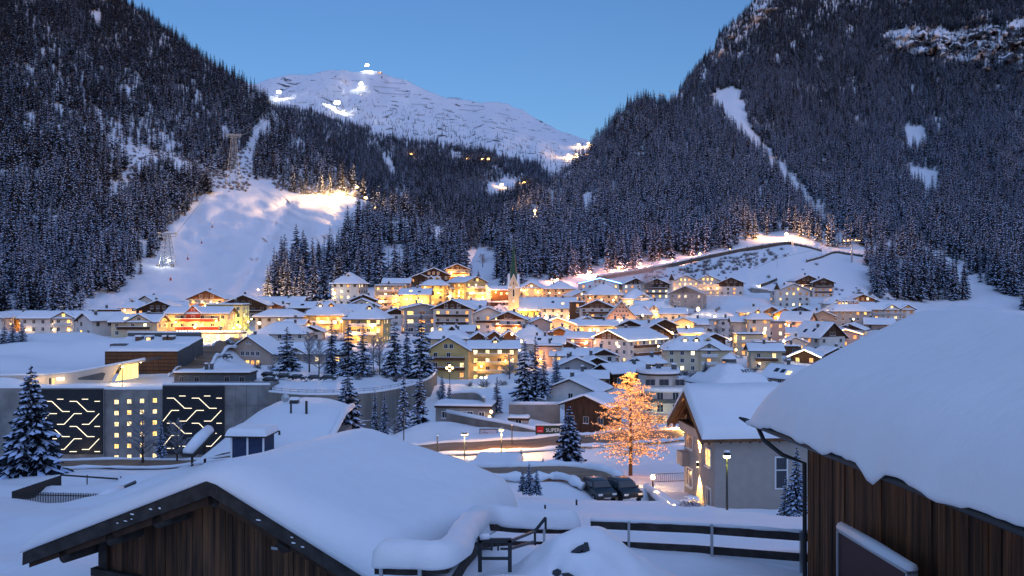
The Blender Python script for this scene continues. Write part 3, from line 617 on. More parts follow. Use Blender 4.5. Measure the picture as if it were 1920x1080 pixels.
FAR = []
for i, (ti, nb, rr, sn, ba) in enumerate(((11, 7, .17, .22, .08), (10, 7, .19, .18, .12), (12, 7, .15, .28, .06), (9, 6, .16, .14, .22), (11, 7, .17, .62, .08), (10, 7, .20, .55, .10), (12, 7, .14, .75, .06), (10, 6, .17, .48, .16))):
    c, t = spruce(100 + i, ti, nb, rr, 0, sn, bare=ba)
    cm = c.mesh('spruce_crown', [NEEDLE, TSNOW]); tm = t.mesh('spruce_trunk', [BARK])
    both = MB(); both.v = list(c.v); both.f = list(c.f); both.m = list(c.m)
    both.add(t.v, t.f, 2)
    FAR.append((cm, tm, both.mesh('far_spruce', [NEEDLE, TSNOW, BARK])))
MID = []
for i, (ti, nb, rr, sn, ba) in enumerate(((17, 9, .19, .62, .05), (16, 9, .23, .55, .04), (18, 9, .17, .75, .05))):
    c, t = spruce(200 + i, ti, nb, rr, 1, sn, bare=ba)
    MID.append((c.mesh('spruce_crown', [NEEDLE, TSNOW]), t.mesh('spruce_trunk', [BARK])))
def crown_tree(label, meshes, loc, h, rz=0, wide=1.0, group=None, name='spruce_tree', cat='tree'):
    o = thing(name, label, cat, loc, rz, group); o.scale = (h * wide, h * wide, h)
    obj('crown', meshes[0], o); obj('trunk', meshes[1], o)
    return o

# forest: candidate points scattered over the slopes (no trees on pistes, lift lines, crags)
rs_ = np.random.default_rng(7)
OPEN1 = [[(120, 640), (165, 572), (215, 545), (262, 512), (300, 470), (325, 420), (395, 362), (415, 335), (432, 330), (470, 262), (486, 226), (508, 232), (486, 272), (474, 310), (474, 338), (540, 352), (560, 366), (640, 362), (690, 372), (735, 380), (700, 398), (664, 420), (640, 448), (660, 470), (580, 478), (520, 500), (500, 560), (500, 640)],
         [(255, 285), (330, 296), (395, 326), (450, 345), (410, 352), (345, 322), (300, 312), (262, 330), (220, 380), (200, 370), (240, 320)],
         [(165, 20), (182, 15), (192, 55), (176, 50)], [(148, 145), (158, 150), (170, 215), (160, 212)], [(186, 180), (196, 200), (190, 240), (180, 225)],
         [(712, 465), (748, 462), (772, 500), (740, 530), (718, 515)], [(862, 430), (884, 425), (880, 480), (866, 480)], [(872, 470), (925, 468), (940, 500), (938, 560), (876, 560)]]
THIN1 = [[(170, 215), (250, 215), (420, 330), (330, 330), (200, 300)], [(540, 300), (640, 350), (560, 366), (500, 345)]]
OPEN2 = [[(200, -50), (470, 190), (520, 205), (560, 205), (600, 216), (650, 232), (700, 250), (760, 266), (820, 270), (900, 284), (960, 298), (1010, 312), (1030, 340), (1052, 335), (1060, 318), (1110, 300), (1320, 300), (1320, -50)],
         [(912, 344), (940, 338), (972, 338), (966, 362), (915, 371)], [(842, 280), (870, 290), (884, 298), (850, 300)], [(748, 240), (760, 255), (768, 285), (762, 285)], [(716, 300), (730, 305), (742, 335), (735, 340)], [(790, 385), (822, 385), (815, 394), (795, 393)]]
OPEN3 = [[(1330, 180), (1345, 166), (1384, 170), (1402, 228), (1432, 268), (1466, 308), (1502, 348), (1545, 390), (1562, 432), (1602, 458), (1660, 472), (1760, 470), (1802, 520), (1880, 560), (1880, 700), (1700, 700), (1640, 565), (1622, 515), (1618, 480), (1560, 462), (1510, 455), (1470, 440), (1420, 442), (1408, 456), (1300, 482), (1200, 502), (1120, 512), (1040, 528), (930, 542), (880, 560), (840, 640), (1700, 700), (1640, 500), (1560, 440), (1520, 400), (1480, 350), (1420, 280), (1370, 240)],
         [(880, 560), (930, 540), (1040, 526), (1120, 510), (1200, 500), (1300, 480), (1408, 455), (1420, 440), (1470, 438), (1560, 460), (1620, 478), (1640, 560), (1700, 700), (840, 700)],
         [(1688, 236), (1735, 236), (1742, 275), (1700, 282)], [(1700, 310), (1758, 325), (1770, 372), (1712, 350)], [(1655, 455), (1760, 470), (1850, 535), (1920, 560), (1900, 600), (1780, 560), (1750, 495), (1660, 482)],
         [(1765, 495), (1800, 515), (1860, 558), (1830, 565)], [(1000, 385), (1012, 392), (1006, 425), (996, 410)], [(1240, 185), (1300, 168), (1270, 195), (1245, 198)], [(872, 470), (925, 468), (932, 500), (932, 560), (866, 560)]]
GROVE3 = [(1618, 480), (1700, 470), (1745, 500), (1810, 540), (1812, 562), (1740, 568), (1660, 560), (1630, 520)]
SPARSE3 = [ROCK3]

def scatter(depth, ridge, box, n, opens, thin=(), dens=1.0, keep=None, hbase=(26, 16), seed=1, zlim=600, thinp=.35):
    rg = np.random.default_rng(seed)
    px = rg.uniform(box[0], box[1], n); py = rg.uniform(box[2], box[3], n)
    ok = py > ridge(px) + 1.5
    px, py = px[ok], py[ok]
    Y = depth(px, py); z = -(py - 540) / F * Y
    h = np.clip(hbase[0] + (hbase[1] - hbase[0]) * z / zlim, 6, 28) * rg.uniform(.5, 1.18, len(px))
    hp = h / Y * F
    p = dens * np.minimum(1, (14.0 / hp) ** 2)
    cl = fbm(px / 28, py / 28, 3, seed)                    # clumps and gaps
    p = p * np.clip(.95 + cl * 2.4, .14, 1.5)
    jx, jy = px + fbm(px / 11, py / 11, 3, seed + 5) * 30, py + fbm(px / 11, py / 11, 3, seed + 9) * 18    # ragged forest edges
    for poly in opens:
        ins = pip(jx, jy, poly)
        p[ins] = np.where(pip(px[ins], py[ins], keep), p[ins], 0) if keep else 0
    for poly in thin: p[pip(jx, jy, poly)] *= thinp
    if seed == 33: p[pip(jx, jy, ROCK3B)] *= .45
    ok = rg.random(len(px)) < p
    return np.c_[px[ok], py[ok], Y[ok], h[ok]]

T1 = scatter(depth1, ridge1, (-300, 905, -60, 612), 165000, OPEN1, THIN1, 1.0, seed=31)
T2 = scatter(depth2, ridge2, (430, 1150, 130, 470), 80000, OPEN2, (), 1.0, hbase=(19, 11), seed=32)
T2b = scatter(depth2, ridge2, (480, 1120, 140, 330), 22000, [], (), .16, hbase=(8, 6), seed=36)
T3 = scatter(depth3, ridge3, (862, 2250, -60, 590), 255000, OPEN3, SPARSE3, 1.0, keep=GROVE3, seed=33, thinp=.07)
T1 = T1[(T1[:, 1] < 580) | (T1[:, 0] < 220) | (T1[:, 0] > 480)]
T1 = T1[~((T1[:, 1] > 566) & (T1[:, 0] > 200))]
T3 = T3[(T3[:, 1] < 555) | (T3[:, 0] > 1620)]
# trees never stand below the valley sheet or inside the village
def above(T): 
    g = ground_py(T[:, 0], T[:, 2]); return T[(T[:, 1] < g + 2)]
T1 = above(T1); T3 = above(T3)
T2b[:, 3] = np.clip(T2b[:, 3] * 1.3, 4, 10) * np.clip((T2b[:, 1] - np.interp(T2b[:, 0], [480, 700, 900, 1100], [140, 140, 195, 262])) / 60, .35, 1.2)
print('TREES', len(T1), len(T2), len(T2b), len(T3))

GNT = None
def forest(name, T, label, protos=None, frost=None):
    me = bpy.data.meshes.new(name)
    P = np.stack([(T[:, 0] - 960) / F * T[:, 2], T[:, 2], -(T[:, 1] - 540) / F * T[:, 2] - .3], -1)
    me.vertices.add(len(T)); me.vertices.foreach_set('co', P.astype(np.float32).ravel())
    rg = np.random.default_rng(len(T))
    a = me.attributes.new('size', 'FLOAT', 'POINT'); a.data.foreach_set('value', T[:, 3].astype(np.float32))
    a = me.attributes.new('turn', 'FLOAT', 'POINT'); a.data.foreach_set('value', rg.uniform(0, 6.28, len(T)).astype(np.float32))
    a = me.attributes.new('pick', 'INT', 'POINT'); 
    np_ = len(protos or FAROBJ)
    pk = rg.integers(0, np_ if protos else 4, len(T))
    if frost is not None: pk = pk + 4 * (rg.random(len(T)) < frost(T[:, 0], T[:, 1]))
    a.data.foreach_set('value', pk.astype(np.int32))
    o = tag(obj(name, me), label, 'forest', kind='stuff')
    ng = bpy.data.node_groups.new(name, 'GeometryNodeTree')
    ng.interface.new_socket('Geometry', in_out='INPUT', socket_type='NodeSocketGeometry')
    ng.interface.new_socket('Geometry', in_out='OUTPUT', socket_type='NodeSocketGeometry')
    N = ng.nodes; Lk = ng.links
    gi = N.new('NodeGroupInput'); go = N.new('NodeGroupOutput'); ip = N.new('GeometryNodeInstanceOnPoints')
    g2 = N.new('GeometryNodeJoinGeometry')
    for pr in (protos or FAROBJ)[::-1]:
        oi = N.new('GeometryNodeObjectInfo'); oi.inputs['Object'].default_value = pr; oi.inputs['As Instance'].default_value = True
        Lk.new(oi.outputs['Geometry'], g2.inputs[0])
    def attr(nm, ty):
        n = N.new('GeometryNodeInputNamedAttribute'); n.data_type = ty; n.inputs['Name'].default_value = nm; return n.outputs[0]
    Lk.new(gi.outputs[0], ip.inputs['Points']); Lk.new(g2.outputs[0], ip.inputs['Instance'])
    ip.inputs['Pick Instance'].default_value = True
    Lk.new(attr('pick', 'INT'), ip.inputs['Instance Index'])
    cx = N.new('ShaderNodeCombineXYZ'); Lk.new(attr('turn', 'FLOAT'), cx.inputs[2])
    Lk.new(cx.outputs[0], ip.inputs['Rotation']); Lk.new(attr('size', 'FLOAT'), ip.inputs['Scale'])
    Lk.new(ip.outputs[0], go.inputs[0])
    md = o.modifiers.new('trees', 'NODES'); md.node_group = ng
    return o
FAROBJ = [bpy.data.objects.new('far_spruce', f[2]) for f in FAR]     # source meshes of the instances, not part of the scene

# the largest-looking forest trees are individuals, the rest of each slope is one mass
allT = np.concatenate([np.c_[T1, np.full(len(T1), 1)], np.c_[T3, np.full(len(T3), 3)]])
order = np.argsort(-(allT[:, 3] / allT[:, 2]) * ((allT[:, 0] > -5) & (allT[:, 0] < 1925)))
big = np.zeros(len(allT), bool); big[order[:235]] = True
def region(px, py, s):
    if s == 1:
        if px < 300: return 'snowy spruce at the foot of the dark left forest', 'spruces along the foot of the left forest'
        if px < 640: return 'snowy spruce in the grove at the right edge of the ski run', 'spruces in grove beside the ski run'
        return 'snowy spruce on the wooded spur above the tower house', 'spruces on the spur above the village'
    if px < 1150: return 'frosted spruce on the slope directly behind the church spire', 'spruces behind the church'
    if px < 1600: return 'frosted spruce above the covered hillside track', 'spruces above the hillside track'
    if 1600 <= px < 1815 and py > 470: return 'snow laden spruce in the small grove right of the chairlift mast', 'spruces in the grove by the chairlift'
    return 'snowy spruce low on the right mountain forest edge', 'spruces at the right forest edge'
rg = random.Random(5)
for px, py, Y, h, s in allT[big]:
    lb, gp = region(px, py, s)
    p = at(px, py, Y); p.z -= .3
    crown_tree(lb, MID[rg.randrange(3)] if h / Y * F > 46 else FAR[rg.randrange(8)], p, h, rg.uniform(0, 6), 1.0, gp)
rest = allT[~big]
forest('forest', rest[rest[:, 4] == 1], 'dense dark spruce forest covering the left slope', frost=lambda x, y: np.clip((y - 150) / 420, .12, .75) + fbm(x / 40, y / 40, 3, 3) * .9)
forest('forest', T2, 'dark forest on the lower flank of the snowy peak', frost=lambda x, y: .3 + fbm(x / 40, y / 40, 3, 4))
forest('scattered_bushes', T2b, 'scattered small dark trees across the snowy peak')
forest('forest', rest[rest[:, 4] == 3], 'dense frosted spruce forest covering the right mountain', frost=lambda x, y: np.clip(.3 + (y - 60) / 400, .25, 1.0) + fbm(x / 50, y / 50, 3, 5) * .9)

def bare_tree(seed, n1=16, spread=.34, frost=True, conic=False, low=.22, tk=1.0):
    """unit height leafless tree; returns trunk MB, branches MB, twig points"""
    rg = random.Random(seed); t = MB(); b = MB(); pts = []
    t.tube([(0, 0, -.03), (.004, 0, .3), (0, .004, .65), (0, 0, .97)], [.020, .016, .009, .002], 6)
    for i in range(n1):
        f = (i + rg.random() * .8) / n1; z = low + (.95 - low) * f
        L = spread * ((1 - f) ** .75 * 1.05 + .08) if conic else spread * (1 - .5 * f) * rg.uniform(.7, 1.1)
        if conic: L *= (.72 + .5 * min(1, f * 4)) * rg.uniform(.75, 1.12)
        a = i * 2.4 + rg.uniform(-.4, .4); el = rg.uniform(.05, .4) if conic else rg.uniform(.5, .95)
        p = Vector((0, 0, z)); d = Vector((math.cos(a) * math.cos(el), math.sin(a) * math.cos(el), math.sin(el)))
        line = [p.copy()]; ns = 5
        for q in range(ns):
            d = (d + Vector((rg.uniform(-.18, .18), rg.uniform(-.18, .18), rg.uniform(-.16, .12) - (.05 if conic else 0)))).normalized(); p = p + d * (L / ns); line.append(p.copy())
        b.tube(line, [.0065 * tk * (1 - .7 * f) * (1 - .15 * q) for q in range(ns + 1)], 3, cap=False)
        for q in range(1, ns + 1):
            for u in (0, .5):
                base = line[q] if u == 0 else (line[q] + line[q - 1]) / 2
                pts.append(base)
                for sgn in (-1, 1):
                    dd = (line[q] - line[q - 1]).normalized(); s = dd.cross(Vector((0, 0, 1))).normalized() * sgn
                    ln = L * rg.uniform(.2, .42) * (1.1 - .12 * q)
                    td = (dd * .8 + s * rg.uniform(.6, 1.0) + Vector((0, 0, rg.uniform(-.25, .4)))).normalized()
                    e1 = base + td * ln * .55; e2 = e1 + (td + Vector((rg.uniform(-.3, .3), rg.uniform(-.3, .3), rg.uniform(-.3, .2)))).normalized() * ln * .5
                    b.tube([base, e1, e2], [.0024 * tk, .0018 * tk, .0010 * tk], 3, cap=False)
                    pts += [e1, e2, (e1 + base) / 2, (e1 + e2) / 2]
                    for _ in range(2):
                        e3 = e1 + (td + Vector((rg.uniform(-.8, .8), rg.uniform(-.8, .8), rg.uniform(-.6, .5)))).normalized() * ln * .4
                        b.tube([e1, e3], [.0014 * tk, .0008 * tk], 3, cap=False); pts.append(e3); pts.append((e1 + e3) / 2)
    return t, b, pts
BT = []
for sd_ in (1, 2):
    t, b, _ = bare_tree(40 + sd_, 24, .40, tk=1.9)
    BT.append((b.mesh('bare_branches', [FROST]), t.mesh('bare_trunk', [BARK])))
def frosted(label, px, py, Y, hp, wide=1.0, group=None, k=0):
    p = at(px, py, Y); o = thing('bare_tree', label, 'tree', p, px, group); h = hp * Y / F; o.scale = (h * wide, h * wide, h)
    obj('branches', BT[k % 2][0], o); obj('trunk', BT[k % 2][1], o)

# low scrub on the open slopes and in the gardens
BUSH = []
for i in range(2):
    rg0 = random.Random(60 + i); bm = MB()
    for q in range(46):
        a = rg0.uniform(0, 6.28); el = rg0.uniform(.4, 1.4); l = rg0.uniform(.5, 1.0); d = Vector((math.cos(a) * math.cos(el), math.sin(a) * math.cos(el), math.sin(el)))
        m_ = d * l * .55; e = m_ + (d + Vector((rg0.uniform(-.5, .5), rg0.uniform(-.5, .5), rg0.uniform(-.1, .4)))).normalized() * l * .45
        bm.tube([(0, 0, -.1), m_, e], [.016, .012, .006], 3, rg0.randrange(2), False)
        for z in range(2):
            e2 = m_ + (d + Vector((rg0.uniform(-.9, .9), rg0.uniform(-.9, .9), rg0.uniform(-.2, .5)))).normalized() * l * .35; bm.tube([m_, e2], [.010, .005], 3, rg0.randrange(2), False)
    BUSH.append(bpy.data.objects.new('bush', bm.mesh('bush', [M('scrub_twig', (.07, .055, .05), .9), FROST])))
SC = [scatter(depth1, ridge1, (480, 720, 300, 372), 2600, [], (), .55, hbase=(5, 4), seed=51), scatter(depth1, ridge1, (230, 470, 280, 360), 2600, [], (), .3, hbase=(4, 3), seed=52)]
for q in SC: q[:, 3] = np.clip(q[:, 3] * .55, 1.5, 4)
SC1 = np.concatenate(SC); SC1 = SC1[pip(SC1[:, 0], SC1[:, 1], [(500, 330), (560, 300), (640, 345), (690, 372), (560, 364), (520, 356)]) | (SC1[:, 0] < 470)]
forest('scrub', SC1, 'leafless scrub at the top edge of the ski run', BUSH)
SC3 = scatter(depth3, ridge3, (1180, 1720, 455, 600), 9000, [], (), .28, hbase=(5, 4), seed=53); SC3[:, 3] = np.clip(SC3[:, 3] * .5, 1.2, 3.6)
SC3 = above(SC3[pip(SC3[:, 0], SC3[:, 1], [(1200, 512), (1340, 488), (1470, 466), (1490, 475), (1400, 505), (1300, 530), (1220, 535)]) | pip(SC3[:, 0], SC3[:, 1], [(1560, 545), (1600, 540), (1680, 565), (1690, 590), (1600, 575)]) | (np.random.default_rng(1).random(len(SC3)) < .02)])
forest('scrub', SC3, 'leafless brown scrub on the lower right slope', BUSH)
rq = np.random.default_rng(77); n_ = 1500; gx = rq.uniform(0, 1720, n_); gY = rq.uniform(230, 470, n_) ; gp = ground_py(gx, gY)
SCV = np.c_[gx, gp, gY, rq.uniform(1.0, 3.4, n_)]; SCV = SCV[(gx > 480) | (gY > 330)]
SCV = SCV[rq.random(len(SCV)) < np.clip(.35 + fbm(SCV[:, 0] / 30, SCV[:, 2] / 15, 2, 9) * 3, 0, 1)]
forest('garden_bushes', SCV, 'leafless frosted bushes scattered between the village houses', BUSH)

# single trees in and before the village: px, base py, depth, height px, width factor, label
def sp(label, px, py, Y, hp, wide=1.0, k=0, group=None):
    p = at(px, py, Y); crown_tree(label, MID[k % 3], p, hp * Y / F, px * .7, wide, group)
c, t = spruce(310, 26, 11, .33, 1, .72, bare=.02)
BIGS = (c.mesh('spruce_crown', [NEEDLE, TSNOW]), t.mesh('spruce_trunk', [BARK]))
c, t = spruce(311, 22, 10, .30, 1, .62, bare=.02)
BIGS2 = (c.mesh('spruce_crown', [NEEDLE, TSNOW]), t.mesh('spruce_trunk', [BARK]))
crown_tree('huge snow laden spruce at the left edge before the car park hall', BIGS, at(58, 893, 164), 208 * 164 / F, .4)
crown_tree('big dark spruce before the curved concrete wall', BIGS2, at(652, 830, 152), 142 * 152 / F, 1.4)
crown_tree('dark spruce left of the golden lit tree', BIGS2, at(1067, 886, 116), 126 * 116 / F, 3.2, 1.08)
sp('thin small spruce before the curved wall, left of a pair', 703, 812, 188, 82, .62, 0)
sp('thin small spruce before the curved wall, right of a pair', 721, 815, 188, 82, .75, 2)
sp('slender frosted spruce near right end of curved wall', 757, 824, 184, 128, .8, 2)
sp('taller frosted spruce at right end of curved wall', 787, 824, 188, 134, 1.0, 0)
sp('spruce standing at left end of the plateau tree group', 538, 704, 262, 92, 1.45, 1)
sp('spruce in the plateau group before the twin orange gables', 622, 703, 262, 105, .95, 0)
sp('broad dark spruce in middle of the plateau group', 653, 716, 254, 118, 1.1, 1)
sp('snow streaked spruce right of the broad dark one', 681, 714, 250, 106, 1.2, 0)
sp('tall dark spruce before the yellow house balconies', 739, 710, 256, 108, 1.1, 1)
sp('slim spruce between two tall dark spruces of plateau group', 763, 700, 266, 100, .8, 2)
sp('biggest spruce at the right end of plateau group', 790, 712, 258, 126, 1.15, 1)
sp('spruce standing beside the concrete garage', 932, 772, 204, 66, 1.15, 0)
sp('small spruce by the curved wall end, taller of two', 829, 748, 216, 48, 1.1, 2)
sp('small spruce by the curved wall end, shorter of two', 843, 752, 214, 36, 1.2, 0)
sp('tallest of the dark spruces before the pink block', 984, 752, 214, 114, 1.15, 1)
sp('dark spruce tucked behind the tallest one', 1004, 745, 220, 116, .85, 0)
sp('shorter spruce at right of the dark spruce group', 1020, 742, 216, 84, 1.1, 2)
sp('pale frosted spruce farthest right of the dark spruce group', 1043, 722, 236, 64, 1.1, 2)
sp('little snowy spruce on the bank below the street', 977, 882, 111, 44, 1.25, 2)
sp('tiny snow clad spruce left of the dark spruce on bank', 1018, 882, 112, 24, 1.9, 2)
sp('frosted spruce beside the birch before the car park hall', 302, 858, 200, 74, .95, 2)
sp('frosted conifer at left edge below ochre chalet, leftmost', 8, 664, 283, 56, 1.9, 2)
sp('frosted conifer at left edge below ochre chalet, middle one', 24, 660, 288, 58, 1.6, 2)
sp('frosted conifer at left edge below ochre chalet, rightmost', 41, 655, 292, 52, 1.6, 2)
sp('small snow heaped spruce at corner of the grey house', 1474, 972, 58, 80, 1.15, 2)
sp('snow heaped spruce half hidden by the near barn', 1494, 962, 56, 126, 1.05, 2)
sp('young snowy spruce on the slope, tallest of three', 992, 926, 57, 60, 1.2, 2)
sp('young snowy spruce on the slope, left of three', 980, 922, 58, 42, 1.4, 0)
sp('young snowy spruce on the slope, right of three', 1006, 926, 56, 48, 1.4, 2)
sp('small dark fir before the cream dormered hotel', 1323, 699, 252, 24, 1.6, 1)
sp('spruce with snow by the church yard slope', 836, 570, 452, 34, 1.4, 1)
sp('spruce below the hilltop chalet', 897, 536, 512, 30, 1.8, 2)
frosted('frosted birch before the car park hall windows', 268, 880, 190, 112, 1.1, k=0)
frosted('small bare frosted tree right of the frosted birch', 332, 872, 190, 84, 1.1, k=1)
frosted('bare frosted tree before the ribbon windowed hotel wing', 955, 712, 252, 48, 1.3, k=1)
frosted('frosted thin tree among the plateau spruces, left', 580, 706, 258, 84, 1.0, k=0)
frosted('frosted thin tree among the plateau spruces, centre', 598, 712, 252, 78, .9, k=1)
frosted('frosted tree leaning beside tall dark spruces', 712, 708, 256, 76, .9, k=0)
frosted('bare dark tree before long white block, left one', 1345, 648, 366, 50, .9, k=1)
frosted('bare dark tree before long white block, right one', 1372, 650, 366, 46, .7, k=0)
frosted('frosted bushy tree on slope behind hilltop chalet', 905, 500, 560, 24, 1.8, k=1)
frosted('frosted bush tree at curved wall end by the cross shaped lamp', 805, 716, 262, 50, 1.1, k=1)
frosted('frosted bushes beside the street lamp below the curved wall', 740, 826, 182, 44, 1.8, k=0)
frosted('bare tree on plateau before the tall yellow house', 700, 690, 268, 60, .8, k=1)

# ------------------------------------------------------------------ houses
def win_mesh(w, h, pane, frame, name, arch=False):
    b = MB(); t = .10; d = .09
    b.box(-w / 2 - t, -w / 2, -d, .03, -t, h + t, 0); b.box(w / 2, w / 2 + t, -d, .03, -t, h + t, 0)
    b.box(-w / 2, w / 2, -d, .03, h, h + t, 0); b.box(-w / 2, w / 2, -d, .03, -t, 0, 0)
    b.box(-.03, .03, -d * .8, .02, 0, h, 0)
    b.box(-w / 2, w / 2, -.035, .02, 0, h, 1)
    b.box(-w / 2 - t - .04, w / 2 + t + .04, -d - .14, .02, -t - .07, -t, 0)
    b.box(-w / 2 - t - .02, w / 2 + t + .02, -d - .12, -d, -t, -t + .09, 2)
    if arch:
        n = 8; pl = [(-w / 2 - t, h)] + [(math.cos(math.pi - math.pi * i / n) * (w / 2 + t), h + math.sin(math.pi * i / n) * (w / 2 + t)) for i in range(1, n)] + [(w / 2 + t, h)]
        b.prism(pl, -d * .5, .02, 1)
    return b.mesh(name, [frame, pane, SNOW])
WINS = {}
def winset(kind):
    if kind in WINS: return WINS[kind]
    w, h, ar = {'std': (1.15, 1.35, 0), 'wide': (2.3, 1.5, 0), 'door': (1.5, 2.05, 0), 'arch': (1.5, 1.3, 1), 'tiny': (.6, .7, 0), 'sq': (1.25, 1.25, 0)}[kind]
    WINS[kind] = ([win_mesh(w, h, GLASS, FRAMEW, 'window', ar), win_mesh(w, h, GLASS, FRAME, 'window', ar)], [win_mesh(w, h, l, FRAME, 'lit_window', ar) for l in LITS])
    return WINS[kind]

def roof_fn(kind, W, L, h, tp, ov):
    if kind == 'gable': return lambda x, y: h + (W / 2 - abs(x)) * tp
    if kind == 'hip': return lambda x, y: h + min(W / 2 - abs(x), L / 2 - abs(y)) * tp
    return lambda x, y: h + .35
def roof_build(parent, kind, W, L, h, tp, ov, snow, rg, xf=None, name='roof', y0=None, y1=None, thick=.28, mat=None):
    xf = xf or (lambda x, y, z: (x, y, z))
    a, c = W / 2 + ov, L / 2 + ov
    y0 = -c if y0 is None else y0; y1 = c if y1 is None else y1
    rf = roof_fn(kind, W, L, h, tp, ov)
    b = MB()
    if kind == 'gable':
        for sg in (-1, 1):
            p = [(sg * a, rf(a, 0)), (0, rf(0, 0)), (0, rf(0, 0) + thick), (sg * a, rf(a, 0) + thick)]
            if sg > 0: p = p[::-1]
            b.prism(p, y0, y1, 0, xf)
    elif kind == 'hip':
        e = rf(a, 0) if a < 1e9 else h; rid = rf(0, 0) if W <= L else roof_fn('hip', W, L, h, tp, ov)(0, 0)
        e = h - ov * tp
        if W <= L: r0, r1 = (0, -(L - W) / 2), (0, (L - W) / 2)
        else: r0, r1 = (-(W - L) / 2, 0), ((W - L) / 2, 0)
        top = h + min(W, L) / 2 * tp
        v = [(-a, -c, e), (a, -c, e), (a, c, e), (-a, c, e), (r0[0], r0[1], top), (r1[0], r1[1], top)]
        if W <= L: f = [(0, 1, 4), (1, 2, 5, 4), (2, 3, 5), (3, 0, 4, 5)]
        else: f = [(0, 1, 5, 4), (1, 2, 5), (2, 3, 4, 5), (3, 0, 4)]
        vv = v + [(x, y, z + thick) for x, y, z in v]
        ff = [tuple(i + 6 for i in q) for q in f] + [tuple(q[::-1]) for q in f] + [(i, (i + 1) % 4, (i + 1) % 4 + 6, i + 6) for i in range(4)]
        b.add([xf(*p) for p in vv], ff)
    else:
        b.add([xf(*p) for p in MBbox(-a, a, y0, y1, h - .1, h + .35)], BOXF)
    ro = b.build(name, mat or TRIM, parent)
    # lying snow
    def ax(lo, hi, mid):
        d = hi - lo
        q = [0, .03, .10, .22, .42]
        left = [lo + min(e, d * .3 * (i + 1) / 5) for i, e in enumerate(q)]
        right = [hi - (x - lo) for x in left][::-1]
        m = [lo + d * f for f in (.18, .3, .4, .5, .6, .7, .82)]
        return left + [x for x in m if left[-1] + .05 < x < right[0] - .05] + right
    xs, ys = ax(-a, a, 0), ax(y0, y1, 0)
    if kind != 'flat' and 0 not in xs: xs = sorted([x for x in xs if abs(x) > .08 * W or abs(x) > a - .6] + [-.06 * W, 0, .06 * W])
    if kind == 'hip':
        m = min(W, L) / 2; xs = sorted(set(xs + [W / 2 - m * f for f in (.25, .5, .75, 1)] + [-(W / 2 - m * f) for f in (.25, .5, .75, 1)])); ys = sorted(set(ys + [L / 2 - m * f for f in (.25, .5, .75, 1)] + [-(L / 2 - m * f) for f in (.25, .5, .75, 1)]))
    sd = rg.random() * 50
    v = []
    tt = thick if kind != 'flat' else 0.0
    for y in ys:
        for x in xs:
            d = min(x + a, a - x, y - y0, y1 - y)
            base = rf(x, y) + tt
            if kind == 'gable': base -= .12 * max(0, 1 - abs(x) / 1.0)
            v.append(xf(x, y, base + snow * edge_t(d, .5) * (1 + .35 * nz(x * .35 + sd, y * .35, sd)) - (.02 if d < .01 else 0)))
    n = len(xs); f = []
    for j in range(len(ys) - 1):
        for i in range(n - 1): f.append((j * n + i, j * n + i + 1, (j + 1) * n + i + 1, (j + 1) * n + i))
    MB().add(v, f).build('roof_snow', SNOW, ro, True)
    return ro, rf
BOXF = [(0, 2, 3, 1), (4, 5, 7, 6), (0, 1, 5, 4), (2, 6, 7, 3), (1, 3, 7, 5), (0, 4, 6, 2)]
def MBbox(x0, x1, y0, y1, z0, z1): return [(x, y, z) for z in (z0, z1) for y in (y0, y1) for x in (x0, x1)]

